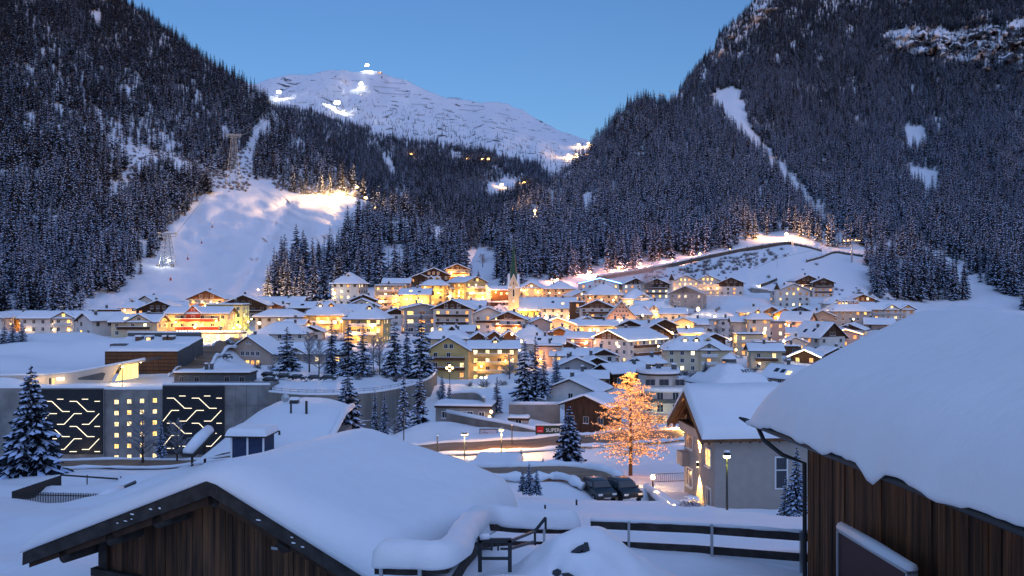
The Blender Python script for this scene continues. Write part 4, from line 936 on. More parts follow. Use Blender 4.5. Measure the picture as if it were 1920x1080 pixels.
BALC = {'white': WALLS['white'], 'wood': WOOD, 'brown': BROWN, 'grey': WALLS['grey'], 'red': WALLS['red'], 'yellow': WALLS['yellow']}
HOUSES = {}
def build_house(hrec):
    label, cx, by, Y, Wp, Lp, hp, r, k = hrec
    W, L, h, X, Yc, z0, hd = house_place(hrec)
    s = Y / F; rg = random.Random(label)
    kind = k.get('roof', 'gable'); tp = math.tan(R(k.get('pitch', 23))); ov = k.get('ov', 1.1 if kind != 'flat' else .25)
    wallm = WALLS[k.get('wall', 'white')]
    o = thing(k.get('name', 'house'), label, k.get('cat', 'house'), (X, Yc, z0), R(r))
    cr, sr = math.cos(R(r)), math.sin(R(r))
    def facing(nx, ny):                                   # how much a wall looks toward the viewer
        wx, wy = nx * cr - ny * sr, nx * sr + ny * cr
        d = Vector((-X, -Yc)).normalized(); return wx * d.x + wy * d.y
    b = MB()
    if kind == 'gable': b.prism([(-W / 2, -5), (W / 2, -5), (W / 2, h), (0, h + W / 2 * tp - .05), (-W / 2, h)], -L / 2, L / 2)
    else: b.box(-W / 2, W / 2, -L / 2, L / 2, -5, h + .02)
    b.build('wall', wallm, o)
    ro, rf = roof_build(o, kind, W, L, h, tp, ov, k.get('snow', .48), rg)
    nf = k.get('fl') or max(1, round(h / 2.9)); fh = h / nf
    kw = 'wide' if k.get('wide') else ('arch' if k.get('arch') else 'std'); wh = {'wide': 1.5, 'arch': 1.3, 'std': 1.35}[kw]
    darks, lits = winset(kw)
    pd = rg.randrange(2)
    def put(x, y, z, nx, ny, lit, ws=None):
        ds, ls = winset(ws) if ws else (darks, lits)
        me = rg.choice(ls) if lit else ds[pd]
        obj('window', me, o, (x + nx * .01, y + ny * .01, z), math.atan2(nx, -ny))
    faces = [(0, -1, W, L / 2, 'g'), (0, 1, W, L / 2, 'g'), (1, 0, L, W / 2, 'e'), (-1, 0, L, W / 2, 'e')]
    lit = k.get('lit', .25); lit = lit * 1.3 + .07 if lit > 0 else .03; front = {}
    for nx, ny, wd, off, ty in faces:
        fc = facing(nx, ny)
        if fc < .12: continue
        if ty not in front or fc > front[ty][0]: front[ty] = (fc, nx, ny, wd, off)
        tx, ty_ = -ny, nx
        step = 3.1 if kw != 'wide' else 3.6
        n = max(1, int((wd - 1.2) / step)); sp_ = wd / n
        crosses = [(c0 * s, c1 * s) for c0, c1 in k.get('cross', [])] if ty == 'e' else []
        for fl_ in range(nf):
            zc = fl_ * fh + (fh - wh) * .5
            for i in range(n):
                u = -wd / 2 + sp_ * (i + .5)
                if rg.random() < .1: continue
                if k.get('key') in ('four', 'garage', 'lower_', 'steep') and ty == 'g': continue
                if any(abs(u - (c0 * (1 if (nx * cr - ny * sr) * 0 == 0 and (tx * cr - ty_ * sr) > 0 else -1))) < c1 / 2 + .5 for c0, c1 in crosses): continue
                put(nx * off + tx * u, ny * off + ty_ * u, zc, nx, ny, rg.random() < lit)
        if ty == 'g' and kind == 'gable' and W / 2 * tp > 2.6 and k.get('key') not in ('steep', 'four'):
            for u in ((-.9, .9) if W < 14 else (-2.6, 0, 2.6)):
                put(nx * off + tx * u, ny * off + ty_ * u, h + .5, nx, ny, rg.random() < lit * .8)
        # timber cladding on the gable
        if k.get('wood') and ty == 'g' and kind == 'gable':
            zb = h - (0 if k['wood'] == 1 else fh * .9); e = .06
            xs_ = W / 2 - .02
            pl = [(-xs_, zb), (xs_, zb), (xs_, h), (0, h + W / 2 * tp - .06), (-xs_, h)] if k['wood'] == 2 else [(-xs_, h), (xs_, h), (0, h + W / 2 * tp - .06)]
            yy = ny * off
            MB().prism(pl, min(yy, yy + ny * e), max(yy, yy + ny * e)).build('gable_boarding', WOOD if k.get('wood') == 2 or rg.random() < .6 else BROWN, o)
        # balconies
        if k.get('bal') == ty:
            bm = BALC[k.get('balc', 'wood')]; wb = wd * (.82 if ty == 'g' else .7); dp = 1.2
            for fl_ in range(1, nf):
                zb = fl_ * fh - .1; bb = MB()
                def q(u0, u1, d0, d1, z_0, z_1, mi=0):
                    c = [(u, d, z) for z in (z_0, z_1) for d in (d0, d1) for u in (u0, u1)]
                    bb.add([(nx * (off + d) + tx * u, ny * (off + d) + ty_ * u, z) for u, d, z in c], BOXF, mi)
                q(-wb / 2, wb / 2, 0, dp, zb, zb + .16)
                q(-wb / 2, wb / 2, dp - .08, dp, zb + .22, zb + 1.0); q(-wb / 2, -wb / 2 + .08, 0, dp - .1, zb + .22, zb + 1.0); q(wb / 2 - .08, wb / 2, 0, dp - .1, zb + .22, zb + 1.0)
                for j in range(4): u = -wb / 2 + wb * j / 3; q(u - .06, u + .06, dp - .11, dp + .03, zb + .02, zb + 1.04)
                q(-wb / 2, wb / 2, dp - .16, dp + .08, zb + 1.0, zb + 1.16, 1)
                bb.build('balcony', [bm, SNOW], o)
    best = max(front.values(), key=lambda t: t[0] * t[3]) if front else None
    # cross gables on the front long side
    if 'e' in front:
        fc, nx, ny, wd, off = front['e']; flip = 1 if (-nx * 0 + nx) else 1
        tw = (-ny) * cr - nx * sr                           # world x of the wall tangent
        sg = 1 if tw > 0 else -1
        for c0, c1 in k.get('cross', []):
            u = c0 * s * sg; cw = c1 * s; out = .5
            cm = WALLS[k['crossw']] if 'crossw' in k else wallm
            ct = max(tp, .55 if 'crossw' not in k else .95)
            xf = lambda x, y, z, u=u, nx=nx, off=off: (nx * (off + out + y), (nx) * (u + x) if True else 0, z)
            # local: x across, y outward (0 at front), z up
            g = thing_part('cross_gable', o)
            bb = MB(); bb.prism([(-cw / 2, -2), (cw / 2, -2), (cw / 2, h), (0, h + cw / 2 * ct - .05), (-cw / 2, h)], -off * .9, 0, 0, xf)
            wobj = bb.build('gable_wall', wallm if 'crossw' not in k else wallm, g)
            if 'crossw' in k:
                MB().prism([(-cw / 2, h - 2.2), (cw / 2, h - 2.2), (cw / 2, h), (0, h + cw / 2 * ct - .1), (-cw / 2, h)], 0, .07, 0, xf).build('gable_boarding', cm, g)
            roof_build(g, 'gable', cw, 2, h, ct, .7, .55, rg, xf, 'gable_roof', -min(off * .98, cw / 2 * ct / max(tp, .2) + 1), .7)
            ncw = max(1, int(cw / 3.2))
            for fl_ in range(nf + 1):
                zc = fl_ * fh + (fh - 1.35) * .5 if fl_ < nf else h + .25
                for i in range(ncw if fl_ < nf else 1):
                    uu = u + (-cw / 2 + cw / ncw * (i + .5) if fl_ < nf else 0)
                    put(nx * (off + out), nx * uu, zc, nx, 0, rg.random() < max(lit, .15 if k.get('cbal') else 0))
            if k.get('cbal'):
                for fl_ in range(1, nf):
                    bb = MB(); zb = fl_ * fh - .1
                    def qq(x0, x1, y0, y1, z_0, z_1, mi=0): bb.add([xf(*p) for p in MBbox(x0, x1, y0, y1, z_0, z_1)], BOXF, mi)
                    qq(-cw * .45, cw * .45, .02, 1.2, zb, zb + .15); qq(-cw * .45, cw * .45, 1.12, 1.2, zb + .2, zb + .95); qq(-cw * .45, cw * .45, 1.05, 1.27, zb + .95, zb + 1.1, 1)
                    bb.build('balcony', [WALLS['white'], SNOW], g)
        # dormers
        nd = k.get('dorm', 0)
        for i in range(nd):
            span = wd * (.55 if kind == 'hip' else .75)
            u = (-span / 2 + span * (i + .5) / nd) if nd > 1 else rg.uniform(-.1, .1) * wd
            dist = W / 2 * .50; zr = rf(nx * dist, 0) + .2; dw, dh = 2.0, 1.15
            xf = lambda x, y, z, u=u, nx=nx, dist=dist, zr=zr: (nx * (dist + y), nx * (u + x), zr + z)
            bb = MB(); bl = min(2.6, dist)
            bb.prism([(-dw / 2, -.8), (dw / 2, -.8), (dw / 2, dh), (0, dh + .9), (-dw / 2, dh)], -bl, 0, 0, xf)
            bb.prism([(-.55, .2), (.55, .2), (.55, 1.15), (-.55, 1.15)], 0, .05, 1, xf)
            for sg2 in (-1, 1):
                pl = [(sg2 * (dw / 2 + .35), dh - .25), (0, dh + .93), (0, dh + 1.45), (sg2 * (dw / 2 + .3), dh + .2)]
                bb.prism(pl if sg2 < 0 else pl[::-1], -bl - .2, .35, 2, xf)
            bb.build('dormer', [WOOD if rg.random() < .5 else wallm, rg.choice(LITS) if rg.random() < lit + .1 else GLASS, SNOW], o)
        # skylights and roof hatches
        for i in range(k.get('sky', 0)):
            n = k['sky']; u = -wd * .3 + wd * .6 * (i + .5) / n; d1 = W / 2 * rg.uniform(.45, .65)
            zt = .28 + k.get('snow', .48)
            pz = [(d1 + dd, uu, rf(nx * (d1 + dd), 0) + zt + e) for e in (-.45, .12) for dd in (0, 1.5) for uu in (u - .7, u + .7)]
            MB().add([(nx * a_, b_, c_) for a_, b_, c_ in pz], BOXF).build('skylight', [GLASS if rg.random() < .7 else LITS[1]], ro)
    # chimneys
    for i in range(k.get('chim', 1)):
        x = rg.uniform(-.22, .22) * W; y = rg.uniform(-.3, .3) * L; zb = rf(x, y)
        bb = MB(); bb.box(x - .4, x + .4, y - .4, y + .4, zb, zb + 1.9, 0); bb.box(x - .5, x + .5, y - .5, y + .5, zb + 1.9, zb + 2.0, 0); bb.box(x - .42, x + .42, y - .42, y + .42, zb + 2.0, zb + 2.3, 1)
        bb.build('chimney', [WALLS['slate'], SNOW], ro)
    # facade lamps
    def lamp(p, n2, pw, col):
        bb = MB(); bb.ball((0, 0, 0), .30, 0, 1); bb.box(-.05, .05, -.05, .05, .2, .42, 1)
        lo = bb.build('wall_lamp', [BULB, METAL], o); lo.location = p
        plight((p[0] + n2[0] * .9, p[1] + n2[1] * .9, p[2]), pw, col, .25, o)
    gl = k.get('glow', 0)
    if gl:
        for ty, (fc, nx, ny, wd, off) in front.items():
            if fc < .3: continue
            m = 2 if wd < 16 else 3
            for i in range(m):
                u = -wd / 2 + wd * (i + .5) / m
                lamp((nx * (off + 1.5) - ny * u, ny * (off + 1.5) + nx * u, h * rg.uniform(.35, .7)), (nx, ny), gl * fc / m * 6.0, k.get('gcol', WARM))
    for dx, dy, dz in k.get('lamps', []):
        if best is None: break
        # given in photo px to the right of / above the base centre, in front of the facing wall
        wx, wy = dx * s, -(hd + .9); lx, ly = wx * cr + wy * sr, -wx * sr + wy * cr
        lamp((lx, ly, dz * s), (sr * -1, -cr) if False else (0, 0), k.get('lampw', 80) * 2, WARM)
    HOUSES[label] = dict(o=o, W=W, L=L, h=h, tp=tp, r=r, front=front, s=s, nf=nf, fh=fh, ov=ov, put=put, hd=hd, roof=ro)
    key = k.get('key')
    hx = HOUSES[label]
    ex = ov; rise = W / 2 * tp
    if key in ('blue', 'orange', 'white'):
        col, st = {'blue': ((.12, .35, 1.0), 5.0), 'orange': ((1.0, .45, .15), 3.0), 'white': ((1.0, .8, .55), 2.5)}[key]
        b2 = MB(); yy = -L / 2 - ov - .08
        for sg in (-1, 1): b2.beam((0, yy, h + rise + .3), (sg * (W / 2 + ov), yy, h - ov * tp + .3), .12, .26)
        b2.build('light_strip', E('strip_' + key, col, st), o)
        for sg in (-1, 1): plight((sg * W * .28, yy - .8, h + rise * .5 + .4), 70 if key == 'blue' else 30, col, .3, o)
    if key == 'grand':
        b2 = MB(); a = W / 2 + ov + .05; c_ = L / 2 + ov + .05; e = h - ov * tp + .15
        b2.beam((a, -c_, e), (a, c_, e), .10, .14)
        for sg in (-1, 1): b2.beam((0, -c_, h + rise + .2), (sg * a, -c_, e), .10, .14)
        b2.build('light_strip', E('strip_white2', (1.0, .8, .55), 1.6), o)
    if key == 'steep':
        for row, (zz, n) in enumerate(((h + 1.2, 5), (h + 3.0, 4), (h + 4.8, 4), (h + 6.4, 3))):
            for i in range(n): put((i - (n - 1) / 2) * 1.5, -L / 2, zz, 0, -1, False, 'tiny')
    if key == 'four':
        for i in range(4): put((i - 1.2) * 1.75, -L / 2, h * .78, 0, -1, False, 'std'); put((i - 1.2) * 1.75, -L / 2, .4, 0, -1, i > 0, 'std')
        for i in (-.55, .55): put(i, -L / 2, h + 2.9, 0, -1, False, 'tiny')
    if key == 'garage':
        put(-.25 * L * 0 + W / 2 * 0 - 0, 0, 0, 0, -1, False, 'tiny') if False else None
        fc, nx, ny, wd, off = front['e']
        for u in (-1.5, 2.2): put(nx * off, nx * u * -1, h * .35, nx, 0, False, 'sq')
    if key == 'turret':
        b2 = MB(); rr = 1.5
        b2.tube([(-W / 2, -L / 2, 0), (-W / 2, -L / 2, h + 1)], rr, 10, 0); b2.build('turret', wallm, o, False)
        b2 = MB(); b2.tube([(-W / 2, -L / 2, h + .9), (-W / 2, -L / 2, h + 4.6)], [rr + .35, .05], 10, 0); b2.build('turret_spire', TRIM, o)
    if key == 'letters':
        fc, nx, ny, wd, off = front['e']; n_ = len('HOTEL'); zz = h * .80
        for i, ch in enumerate('HOTEL'):
            t = text_mesh(ch, 1.5, E('sign_letter', (1.0, .85, .08), 4.0))
            t.parent = o; t.name = 'sign_letter'; t.location = (nx * (off + .3), nx * .04 * wd, zz - i * 1.55); t.rotation_euler = (R(90), 0, math.atan2(nx, 0)) if False else (R(90), 0, R(-90) if nx < 0 else R(90))
    if k.get('string'):
        fc, nx, ny, wd, off = front['e']; b2 = MB(); n_ = 22
        for i in range(n_): b2.ball((nx * (off + .35), -wd / 2 + wd * (i + .5) / n_, h + .9), .22, 0)
        b2.build('light_string', E('string_bulb', (1, .75, .35), 6.0), o)
        for i in range(4): plight((nx * (off + 1.4), -wd / 2 + wd * (i + .5) / 4, h + 1.2), 110, (1, .6, .18), .3, o)
    return o
def thing_part(name, parent):
    e = bpy.data.objects.new(name, None); COL.objects.link(e); e.parent = parent; return e
def text_mesh(txt, size, mat, ext=.04, align='CENTER'):
    cu = bpy.data.curves.new('lettering', 'FONT'); cu.body = txt; cu.size = size; cu.extrude = ext; cu.align_x = align; cu.align_y = 'CENTER'
    cu.materials.append(mat)
    t = bpy.data.objects.new('lettering', cu); COL.objects.link(t); bpy.context.view_layer.update()
    me = bpy.data.meshes.new_from_object(t.evaluated_get(bpy.context.evaluated_depsgraph_get())); bpy.data.objects.remove(t)
    return obj('lettering', me)
for h in HS: build_house(h)

# ------------------------------------------------------------------ church
def church():
    Y = 480.0; s = Y / F; p = at(963, 597, Y)
    o = thing('church', 'yellow lit church with slender dark green spire and snowy nave roof', 'church', p)
    cr = WALLS['cream']; w = 20 * s / 2
    b = MB(); b.box(-w, w, 0, 2 * w, -4, 60 * s); b.build('tower', cr, o)
    t = MB(); z0 = 54 * s; zt = 82 * s                      # four pointed gables at the tower top
    for a in range(4):
        c, sn = math.cos(a * math.pi / 2), math.sin(a * math.pi / 2)
        xf = lambda x, y, z: (x * c - y * sn, w + x * sn + y * c, z)
        t.prism([(-w, z0), (w, z0), (w, z0 + 1), (0, zt), (-w, z0 + 1)], -w - .06, -w * .3, 0, xf)
    t.build('tower_gables', cr, o)
    t = MB()
    for a in range(4):
        c, sn = math.cos(a * math.pi / 2), math.sin(a * math.pi / 2)
        xf = lambda x, y, z: (x * c - y * sn, w + x * sn + y * c, z)
        for sg in (-1, 1):
            pl = [(sg * (w + .3), z0 + .6), (0, zt), (0, zt + .55), (sg * (w + .35), z0 + 1.3)]
            t.prism(pl if sg < 0 else pl[::-1], -w - .35, -w * .25, 0, xf)
    t.build('gable_snow', SNOW, o)
    sp_ = MB(); sp_.tube([(0, w, 60 * s), (0, w, 82 * s), (0, w, 102 * s), (0, w, 145 * s)], [w * 1.0, w * .70, w * .46, .08], 8)
    spo = sp_.build('spire', M('copper_green', (.02, .085, .065), .5, var=.3, scale=.5), o)
    b = MB(); b.tube([(0, w, 144 * s), (0, w, 149 * s)], .07, 4); b.box(-.5, .5, w - .05, w + .05, 147 * s, 147 * s + .12); b.build('cross', METAL, spo)
    for dx in (0,):
        for zz, hh in ((40 * s, 3.8), (62 * s, 1.6)):
            b = MB(); ww = .75 if zz < 50 * s else .45
            pl = [(-ww, zz), (ww, zz), (ww, zz + hh), (0, zz + hh + 1.1), (-ww, zz + hh)]
            b.prism(pl, -.14, .0, 0); b.prism([(x * .7, z + .25 if z == zz else z - .3) for x, z in pl], -.2, -.1, 1); b.build('belfry_window', [FRAMEW, GLASS], o)
            b = MB(); xf = lambda x, y, z: (-w + y, w - x, z)
            b.prism(pl, -.14, 0, 0, xf); b.prism([(x * .7, z + .25 if z == zz else z - .3) for x, z in pl], -.2, -.1, 1, xf); b.build('belfry_window', [FRAMEW, GLASS], o)
    b = MB(); b.tube([(0, -.16, 33 * s), (0, -.02, 33 * s)], .9, 14); cl = b.build('clock_face', FRAMEW, o)
    b = MB(); b.beam((0, -.2, 33 * s), (.0, -.2, 33 * s + .7), .08, .05); b.beam((0, -.2, 33 * s), (.5, -.2, 33 * s - .15), .08, .05); b.build('clock_hands', METAL, cl)
    # nave to the right, ridge across the view
    g = bpy.data.objects.new('nave', None); COL.objects.link(g); g.parent = o
    nw, nl, nh = 13.0, 60 * s, 15.5 * s
    g.location = (w + nl / 2 - .3, 6.0, 0); g.rotation_euler = (0, 0, R(90))
    b = MB(); b.prism([(-nw / 2, -4), (nw / 2, -4), (nw / 2, nh), (0, nh + nw / 2 * 1.0), (-nw / 2, nh)], -nl / 2, nl / 2); b.build('nave_wall', WALLS['yellow'], g)
    roof_build(g, 'gable', nw, nl, nh, .98, .6, .5, random.Random(2), name='nave_roof')
    for i in range(5):
        u = nl / 2 - nl * (i + .5) / 5
        b = MB(); pl = [(-.55, 1.2), (.55, 1.2), (.55, nh * .6), (0, nh * .6 + .8), (-.55, nh * .6)]
        xf = lambda x, y, z: (-nw / 2 + y, u - x, z)
        b.prism(pl, -.1, .02, 0, xf); b.prism([(x * .75, z + .12) for x, z in pl], -.14, -.05, 1, xf); b.build('church_window', [FRAMEW, GLASS], g)
        ub = u + nl / 10
        MB().box(-nw / 2 - .9, -nw / 2, ub - .4, ub + .4, -3, nh * .82).build('buttress', WALLS['yellow'], g)
    # choir on the left
    g2 = bpy.data.objects.new('choir', None); COL.objects.link(g2); g2.parent = o; g2.location = (-w - 17 * s, 5.5, -.3); g2.rotation_euler = (0, 0, R(90))
    cw, cl_, ch = 10.5, 36 * s, 9 * s
    MB().box(-cw / 2, cw / 2, -cl_ / 2, cl_ / 2, -4, ch).build('choir_wall', WALLS['yellow'], g2)
    roof_build(g2, 'hip', cw, cl_, ch, .95, .5, .5, random.Random(3), name='choir_roof')
    for i in range(3): plight((w + nl * (i + .5) / 3, -5.0, .8), 2600, (1, .52, .07), .4, o, 'church_floodlight')
    plight((1.5, -5.5, 1.0), 1300, (1, .52, .18), .4, o, 'church_floodlight')
    plight((-w - 8, -4, .8), 90, (1, .6, .2), .4, o, 'church_floodlight')
    for i in range(3):
        b = MB(); b.box(w + nl * (i + .5) / 3 - .3, w + nl * (i + .5) / 3 + .3, -5.3, -5.0, .0, .4, 0); b.box(w + nl * (i + .5) / 3 - .25, w + nl * (i + .5) / 3 + .25, -4.99, -4.97, .08, .35, 1); b.build('floodlight', [METAL, BULB], o)
church()

# ------------------------------------------------------------------ car park hall with luminous line panels
def carpark():
    Y = 222.0; s = Y / F
    def X(px): return (px - 960) * s
    def Z(py): return -(py - 540) * s
    o = thing('car_park_hall', 'concrete car park hall with black panels of white light lines', 'car park', (X(250), Y, Z(868)))
    ox, oz = X(250), Z(868)
    def bx(px0, px1, py0, py1, y0, y1): return (X(px0) - ox, X(px1) - ox, y0, y1, Z(py1) - oz, Z(py0) - oz)
    con = WALLS['concrete']
    MB().box(*bx(-80, 195, 728, 885, .02, 9)).build('wall', con, o)
    MB().box(*bx(195.2, 304.8, 729, 885, .5, 9)).build('wall', con, o)
    MB().box(*bx(305, 506, 722, 885, .04, 9)).build('wall', con, o)
    j = MB()
    for px in (221, 250, 278): j.box(*bx(px - .25, px + .25, 730, 875, .46, .52))
    for px in (442, 462, 484): j.box(*bx(px - .25, px + .25, 724, 860, 0, .06))
    for py in (760, 800): j.box(*bx(422, 505, py - .25, py + .25, .0, .06))
    j.build('concrete_joints', M('joint_shadow_gap', (.10, .10, .10), .9), o)
    sn = MB()
    for a, b_, py in ((-80, 196, 728), (194, 306, 729), (304, 506, 722)): 
        x0, x1, _, _, _, z1 = bx(a, b_, py, py + 10, 0, 1)
        n = 24
        for i in range(n):
            u0, u1 = x0 + (x1 - x0) * i / n, x0 + (x1 - x0) * (i + 1) / n
            sn.tube([(u0, .45, z1 + .1), (u1, .45, z1 + .1)], [.42 + .1 * nz(u0, 0, a), .42 + .1 * nz(u1, 0, a)], 8, 0, False)
    sn.build('coping_snow', SNOW, o, True)
    line = E('light_line', (1.0, .84, .58), .6); dark = M('black_panel', (.022, .024, .030), .5, var=.3, scale=.4); rib = M('panel_rib', (.032, .036, .046), .45)
    for (px0, px1, pt, pb, ax) in ((78, 193, 730, 851, 109.0), (306, 421, 724, 851, 337.5)):
        pn = MB().box(*bx(px0, px1, pt, pb, -.45, -.02)).build('black_panel', dark, o)
        def pl(pts, w, mat, nm, dd):
            pts = [(max(px0 + 1.2, min(px1 - 1.2, a)), b) for a, b in pts]
            pts = [q for i, q in enumerate(pts) if i == 0 or q != pts[i - 1]]
            pts = [(a, b) for a, b in pts if pt + 1 < b < pb - 1]
            if len(pts) < 2: return
            m = MB()
            for (a, b), (c, d) in zip(pts[:-1], pts[1:]):
                if abs(a - c) + abs(b - d) < 1: continue
                m.beam((X(a) - ox, -.45 - dd, Z(b) - oz), (X(c) - ox, -.45 - dd, Z(d) - oz), .12, w, 0, (0, 1, 0)) if False else m.beam((X(a) - ox, -.45 - dd, Z(b) - oz), (X(c) - ox, -.45 - dd, Z(d) - oz), w, .10, 0, (0, 1, 0))
            if m.f: m.build(nm, mat, pn)
        def seg(pts, d=0): return [(a, b) for a, b in pts]
        for row in range(3):
            for kx in range(-1, 3):
                bxp = ax + 46.5 * kx; byp = pt + 18 + 47 * row
                A = [(bxp, byp), (bxp + 11.5, byp), (bxp + 31, byp - 17.5)] + ([(bxp + 46, byp - 20)] if False else [])
                if row > 0: A = [(bxp, byp), (bxp + 13, byp), (bxp + 32, byp - 20), (bxp + 46, byp - 20)][: 3 if kx == 1 else 4]
                B = [(bxp - 23, byp + 4), (bxp - 10, byp + 4), (bxp + 10, byp + 23), (bxp + 23.5, byp + 23)]
                if px0 - 20 < bxp < px1 - 8: pl(A, .14, line, 'light_line', .04)
                if px0 - 10 < bxp - 23 < px1 - 14: pl(B, .14, line, 'light_line', .04)
                for dlt in (-6.5, -3.2, 3.2):
                    if px0 - 20 < bxp < px1 - 8: pl([(a + dlt, b + dlt) for a, b in A], .16, rib, 'panel_rib', .0)
                    if px0 - 10 < bxp - 23 < px1 - 14: pl([(a - dlt, b + dlt) for a, b in B], .16, rib, 'panel_rib', .0)
            pl([(px1 - 14, pt + 22 + 47 * row), (px1 - 4, pt + 22 + 47 * row)], .14, line, 'light_line', .04)
    darks, lits = winset('sq'); rg = random.Random(9)
    for r_ in range(6):
        for c in range(4):
            px = 217 + 24 * c; py = 753 + 20.8 * r_ - c * 1.0
            w = obj('window', lits[1] if rg.random() < .62 else (lits[0] if rg.random() < .6 else darks[1]), o, (X(px) - ox, .5, Z(py + 4.8) - oz), 0, (.8, 1, .8)); 
    plight((X(150) - ox, -6, 3), 60, (1, .7, .35), .5, o)
carpark()

def wall_strip(name, label, cat, pts, base, mat, thick=.6, snowt=.4, parts=True):
    """free standing wall along world points (x,y,ztop), down to base"""
    o = thing(name, label, cat, (0, 0, 0))
    P = [Vector(p) for p in pts]; b = MB(); sn = MB()
    o.location = P[0] - Vector((0, 0, P[0].z - base)); off = Vector(o.location)
    n = len(P); L_, R_ = [], []
    for i, p in enumerate(P):
        d = (P[min(i + 1, n - 1)] - P[max(i - 1, 0)]); d.z = 0; d.normalize(); q = Vector((-d.y, d.x, 0)) * thick / 2
        L_.append(p + q - off); R_.append(p - q - off)
    v = []; bz = base - off.z
    for i in range(n): v += [L_[i], R_[i], Vector((L_[i].x, L_[i].y, bz)), Vector((R_[i].x, R_[i].y, bz))]
    f = []
    for i in range(n - 1):
        a, c = i * 4, i * 4 + 4
        f += [(a, c, c + 1, a + 1), (a, a + 2, c + 2, c), (a + 1, c + 1, c + 3, a + 3)]
    f += [(0, 1, 3, 2), (n * 4 - 4, n * 4 - 2, n * 4 - 1, n * 4 - 3)]
    b.add(v, f).build('wall', mat, o)
    if snowt:
        sn.tube([(L_[i] + R_[i]) / 2 + Vector((0, 0, snowt * .25)) for i in range(n)], [snowt * (1 + .3 * nz(i * .7, 3)) for i in range(n)], 8)
        sn.build('wall_snow', SNOW, o, True)
    return o
def smooth_pts(pts, m=6):
    P = [Vector(p) for p in pts]; out = []
    for i in range(len(P) - 1):
        p0, p1, p2, p3 = P[max(i - 1, 0)], P[i], P[i + 1], P[min(i + 2, len(P) - 1)]
        for k in range(m):
            t = k / m; out.append(.5 * ((2 * p1) + (-p0 + p2) * t + (2 * p0 - 5 * p1 + 4 * p2 - p3) * t * t + (-p0 + 3 * p1 - 3 * p2 + p3) * t ** 3))
    out.append(P[-1]); return out
CONW = M('curved_concrete', (.24, .22, .20), .9, var=.45, scale=.35, stretch=(1, 1, .15), bump=.1, bscale=2)
cw = [at(505, 736, 209), at(560, 740, 204), at(625, 740, 203.5), at(700, 735, 208), at(760, 725, 220), at(800, 712, 237), at(815, 700, 255), at(815, 691, 270), at(797, 679, 292)]
for p in cw: p.z = -24.5
cwall = wall_strip('curved_wall', 'tall curved concrete retaining wall below the plateau trees', 'wall', smooth_pts(cw, 8), -44, CONW, .8, .35)
b = MB(); cs = smooth_pts(cw, 8)
for i in range(0, len(cs) - 1, 2):
    p = cs[i] - Vector(cwall.location); b.beam(p + Vector((0, 0, .1)), p + Vector((0, 0, 1.15)), .06, .06)
for zz in (.65, 1.1): b.tube([c - Vector(cwall.location) + Vector((0, 0, zz)) for c in cs], .04, 4)
b.build('railing', METAL, cwall)
b = MB(); cc = [c - Vector(cwall.location) for c in cs]
b.tube([c + Vector((0, -.42, -6.3)) for c in cc[:26]], .14, 4); b.build('concrete_ledge', [SNOW], cwall)

# ------------------------------------------------------------------ modern entrance building, snow hill and dark cube
def terminal():
    o = thing('entrance_building', 'modern pale entrance building with slanted wing wall and glowing glass front', 'building', at(205, 717, 230))
    off = at(205, 717, 230); s = 230 / F
    def q(px, py, dy=0): v = at(px, py, 230 + dy) - off; return v
    pale = M('pale_cladding', (.50, .46, .42), .7, var=.1, scale=.4)
    def slab(name, poly, d0, d1, mat, par=o):
        n = len(poly); v = [q(px, py) + Vector((0, d0, 0)) for px, py in poly] + [q(px, py) + Vector((0, d1, 0)) for px, py in poly]
        return MB().add(v, [tuple(range(n)), tuple(range(2 * n - 1, n - 1, -1))] + [(i + n, (i + 1) % n + n, (i + 1) % n, i) for i in range(n)]).build(name, mat, par)
    slab('wing_wall', [(88, 730), (88, 704), (130, 700), (270, 674.5), (268, 679), (222, 684), (203, 718)], 0, 1.2, pale)
    slab('wall', [(-60, 740), (-60, 706), (88, 704.5), (88, 740)], .3, 1.4, pale)
    slab('dark_slot', [(146, 712), (146, 708.5), (192, 698), (198, 700), (193, 713)], -.05, -.004, WALLS['slate'])
    slab('roof_fascia', [(222, 684), (268, 679), (270, 674.5), (226, 682)], 1.2, 12, WALLS['slate'])
    slab('lit_window', [(106, 713), (106, 707.5), (121, 707), (121, 713)], -.06, -.004, LITS[3])
    for px in (92, 98): slab('window', [(px, 721), (px, 709), (px + 4, 709), (px + 4, 721)], -.06, -.004, LITS[0] if px > 95 else GLASS)
    gl = E('lit_glass_wall', (1.0, .66, .22), .55)
    g = slab('glass_front', [(206, 717), (222, 686), (250, 682.5), (250, 710), (228, 714)], 3.0, 3.1, gl)
    for px in (214, 221, 228, 235, 242, 249): slab('mullion', [(px, 714), (px, 687), (px + .7, 687), (px + .7, 714)], 2.85, 2.99, STEEL, g)
    sn = MB(); top = [(88, 704), (130, 700), (180, 691), (230, 682), (270, 674.5)]
    sn.tube([q(a, b) + Vector((0, .6, .15)) for a, b in top], .38, 8); sn.tube([q(-60, 706) + Vector((0, .9, .15)), q(88, 704) + Vector((0, .9, .15))], .4, 8)
    sn.build('coping_snow', SNOW, o, True)
    plight(q(232, 702) + Vector((0, -2.5, 0)), 260, (1, .62, .2), .4, o); plight(q(112, 714) + Vector((0, -2, 0)), 60, (1, .66, .25), .4, o)
    plight(q(30, 716) + Vector((0, -2.5, 0)), 200, (1, .6, .2), .4, o); plight(q(75, 716) + Vector((0, -2.5, 0)), 120, (1, .6, .2), .4, o)
    plight(q(300, 708) + Vector((0, -1, 0)), 120, (1, .6, .22), .4, o)
terminal()
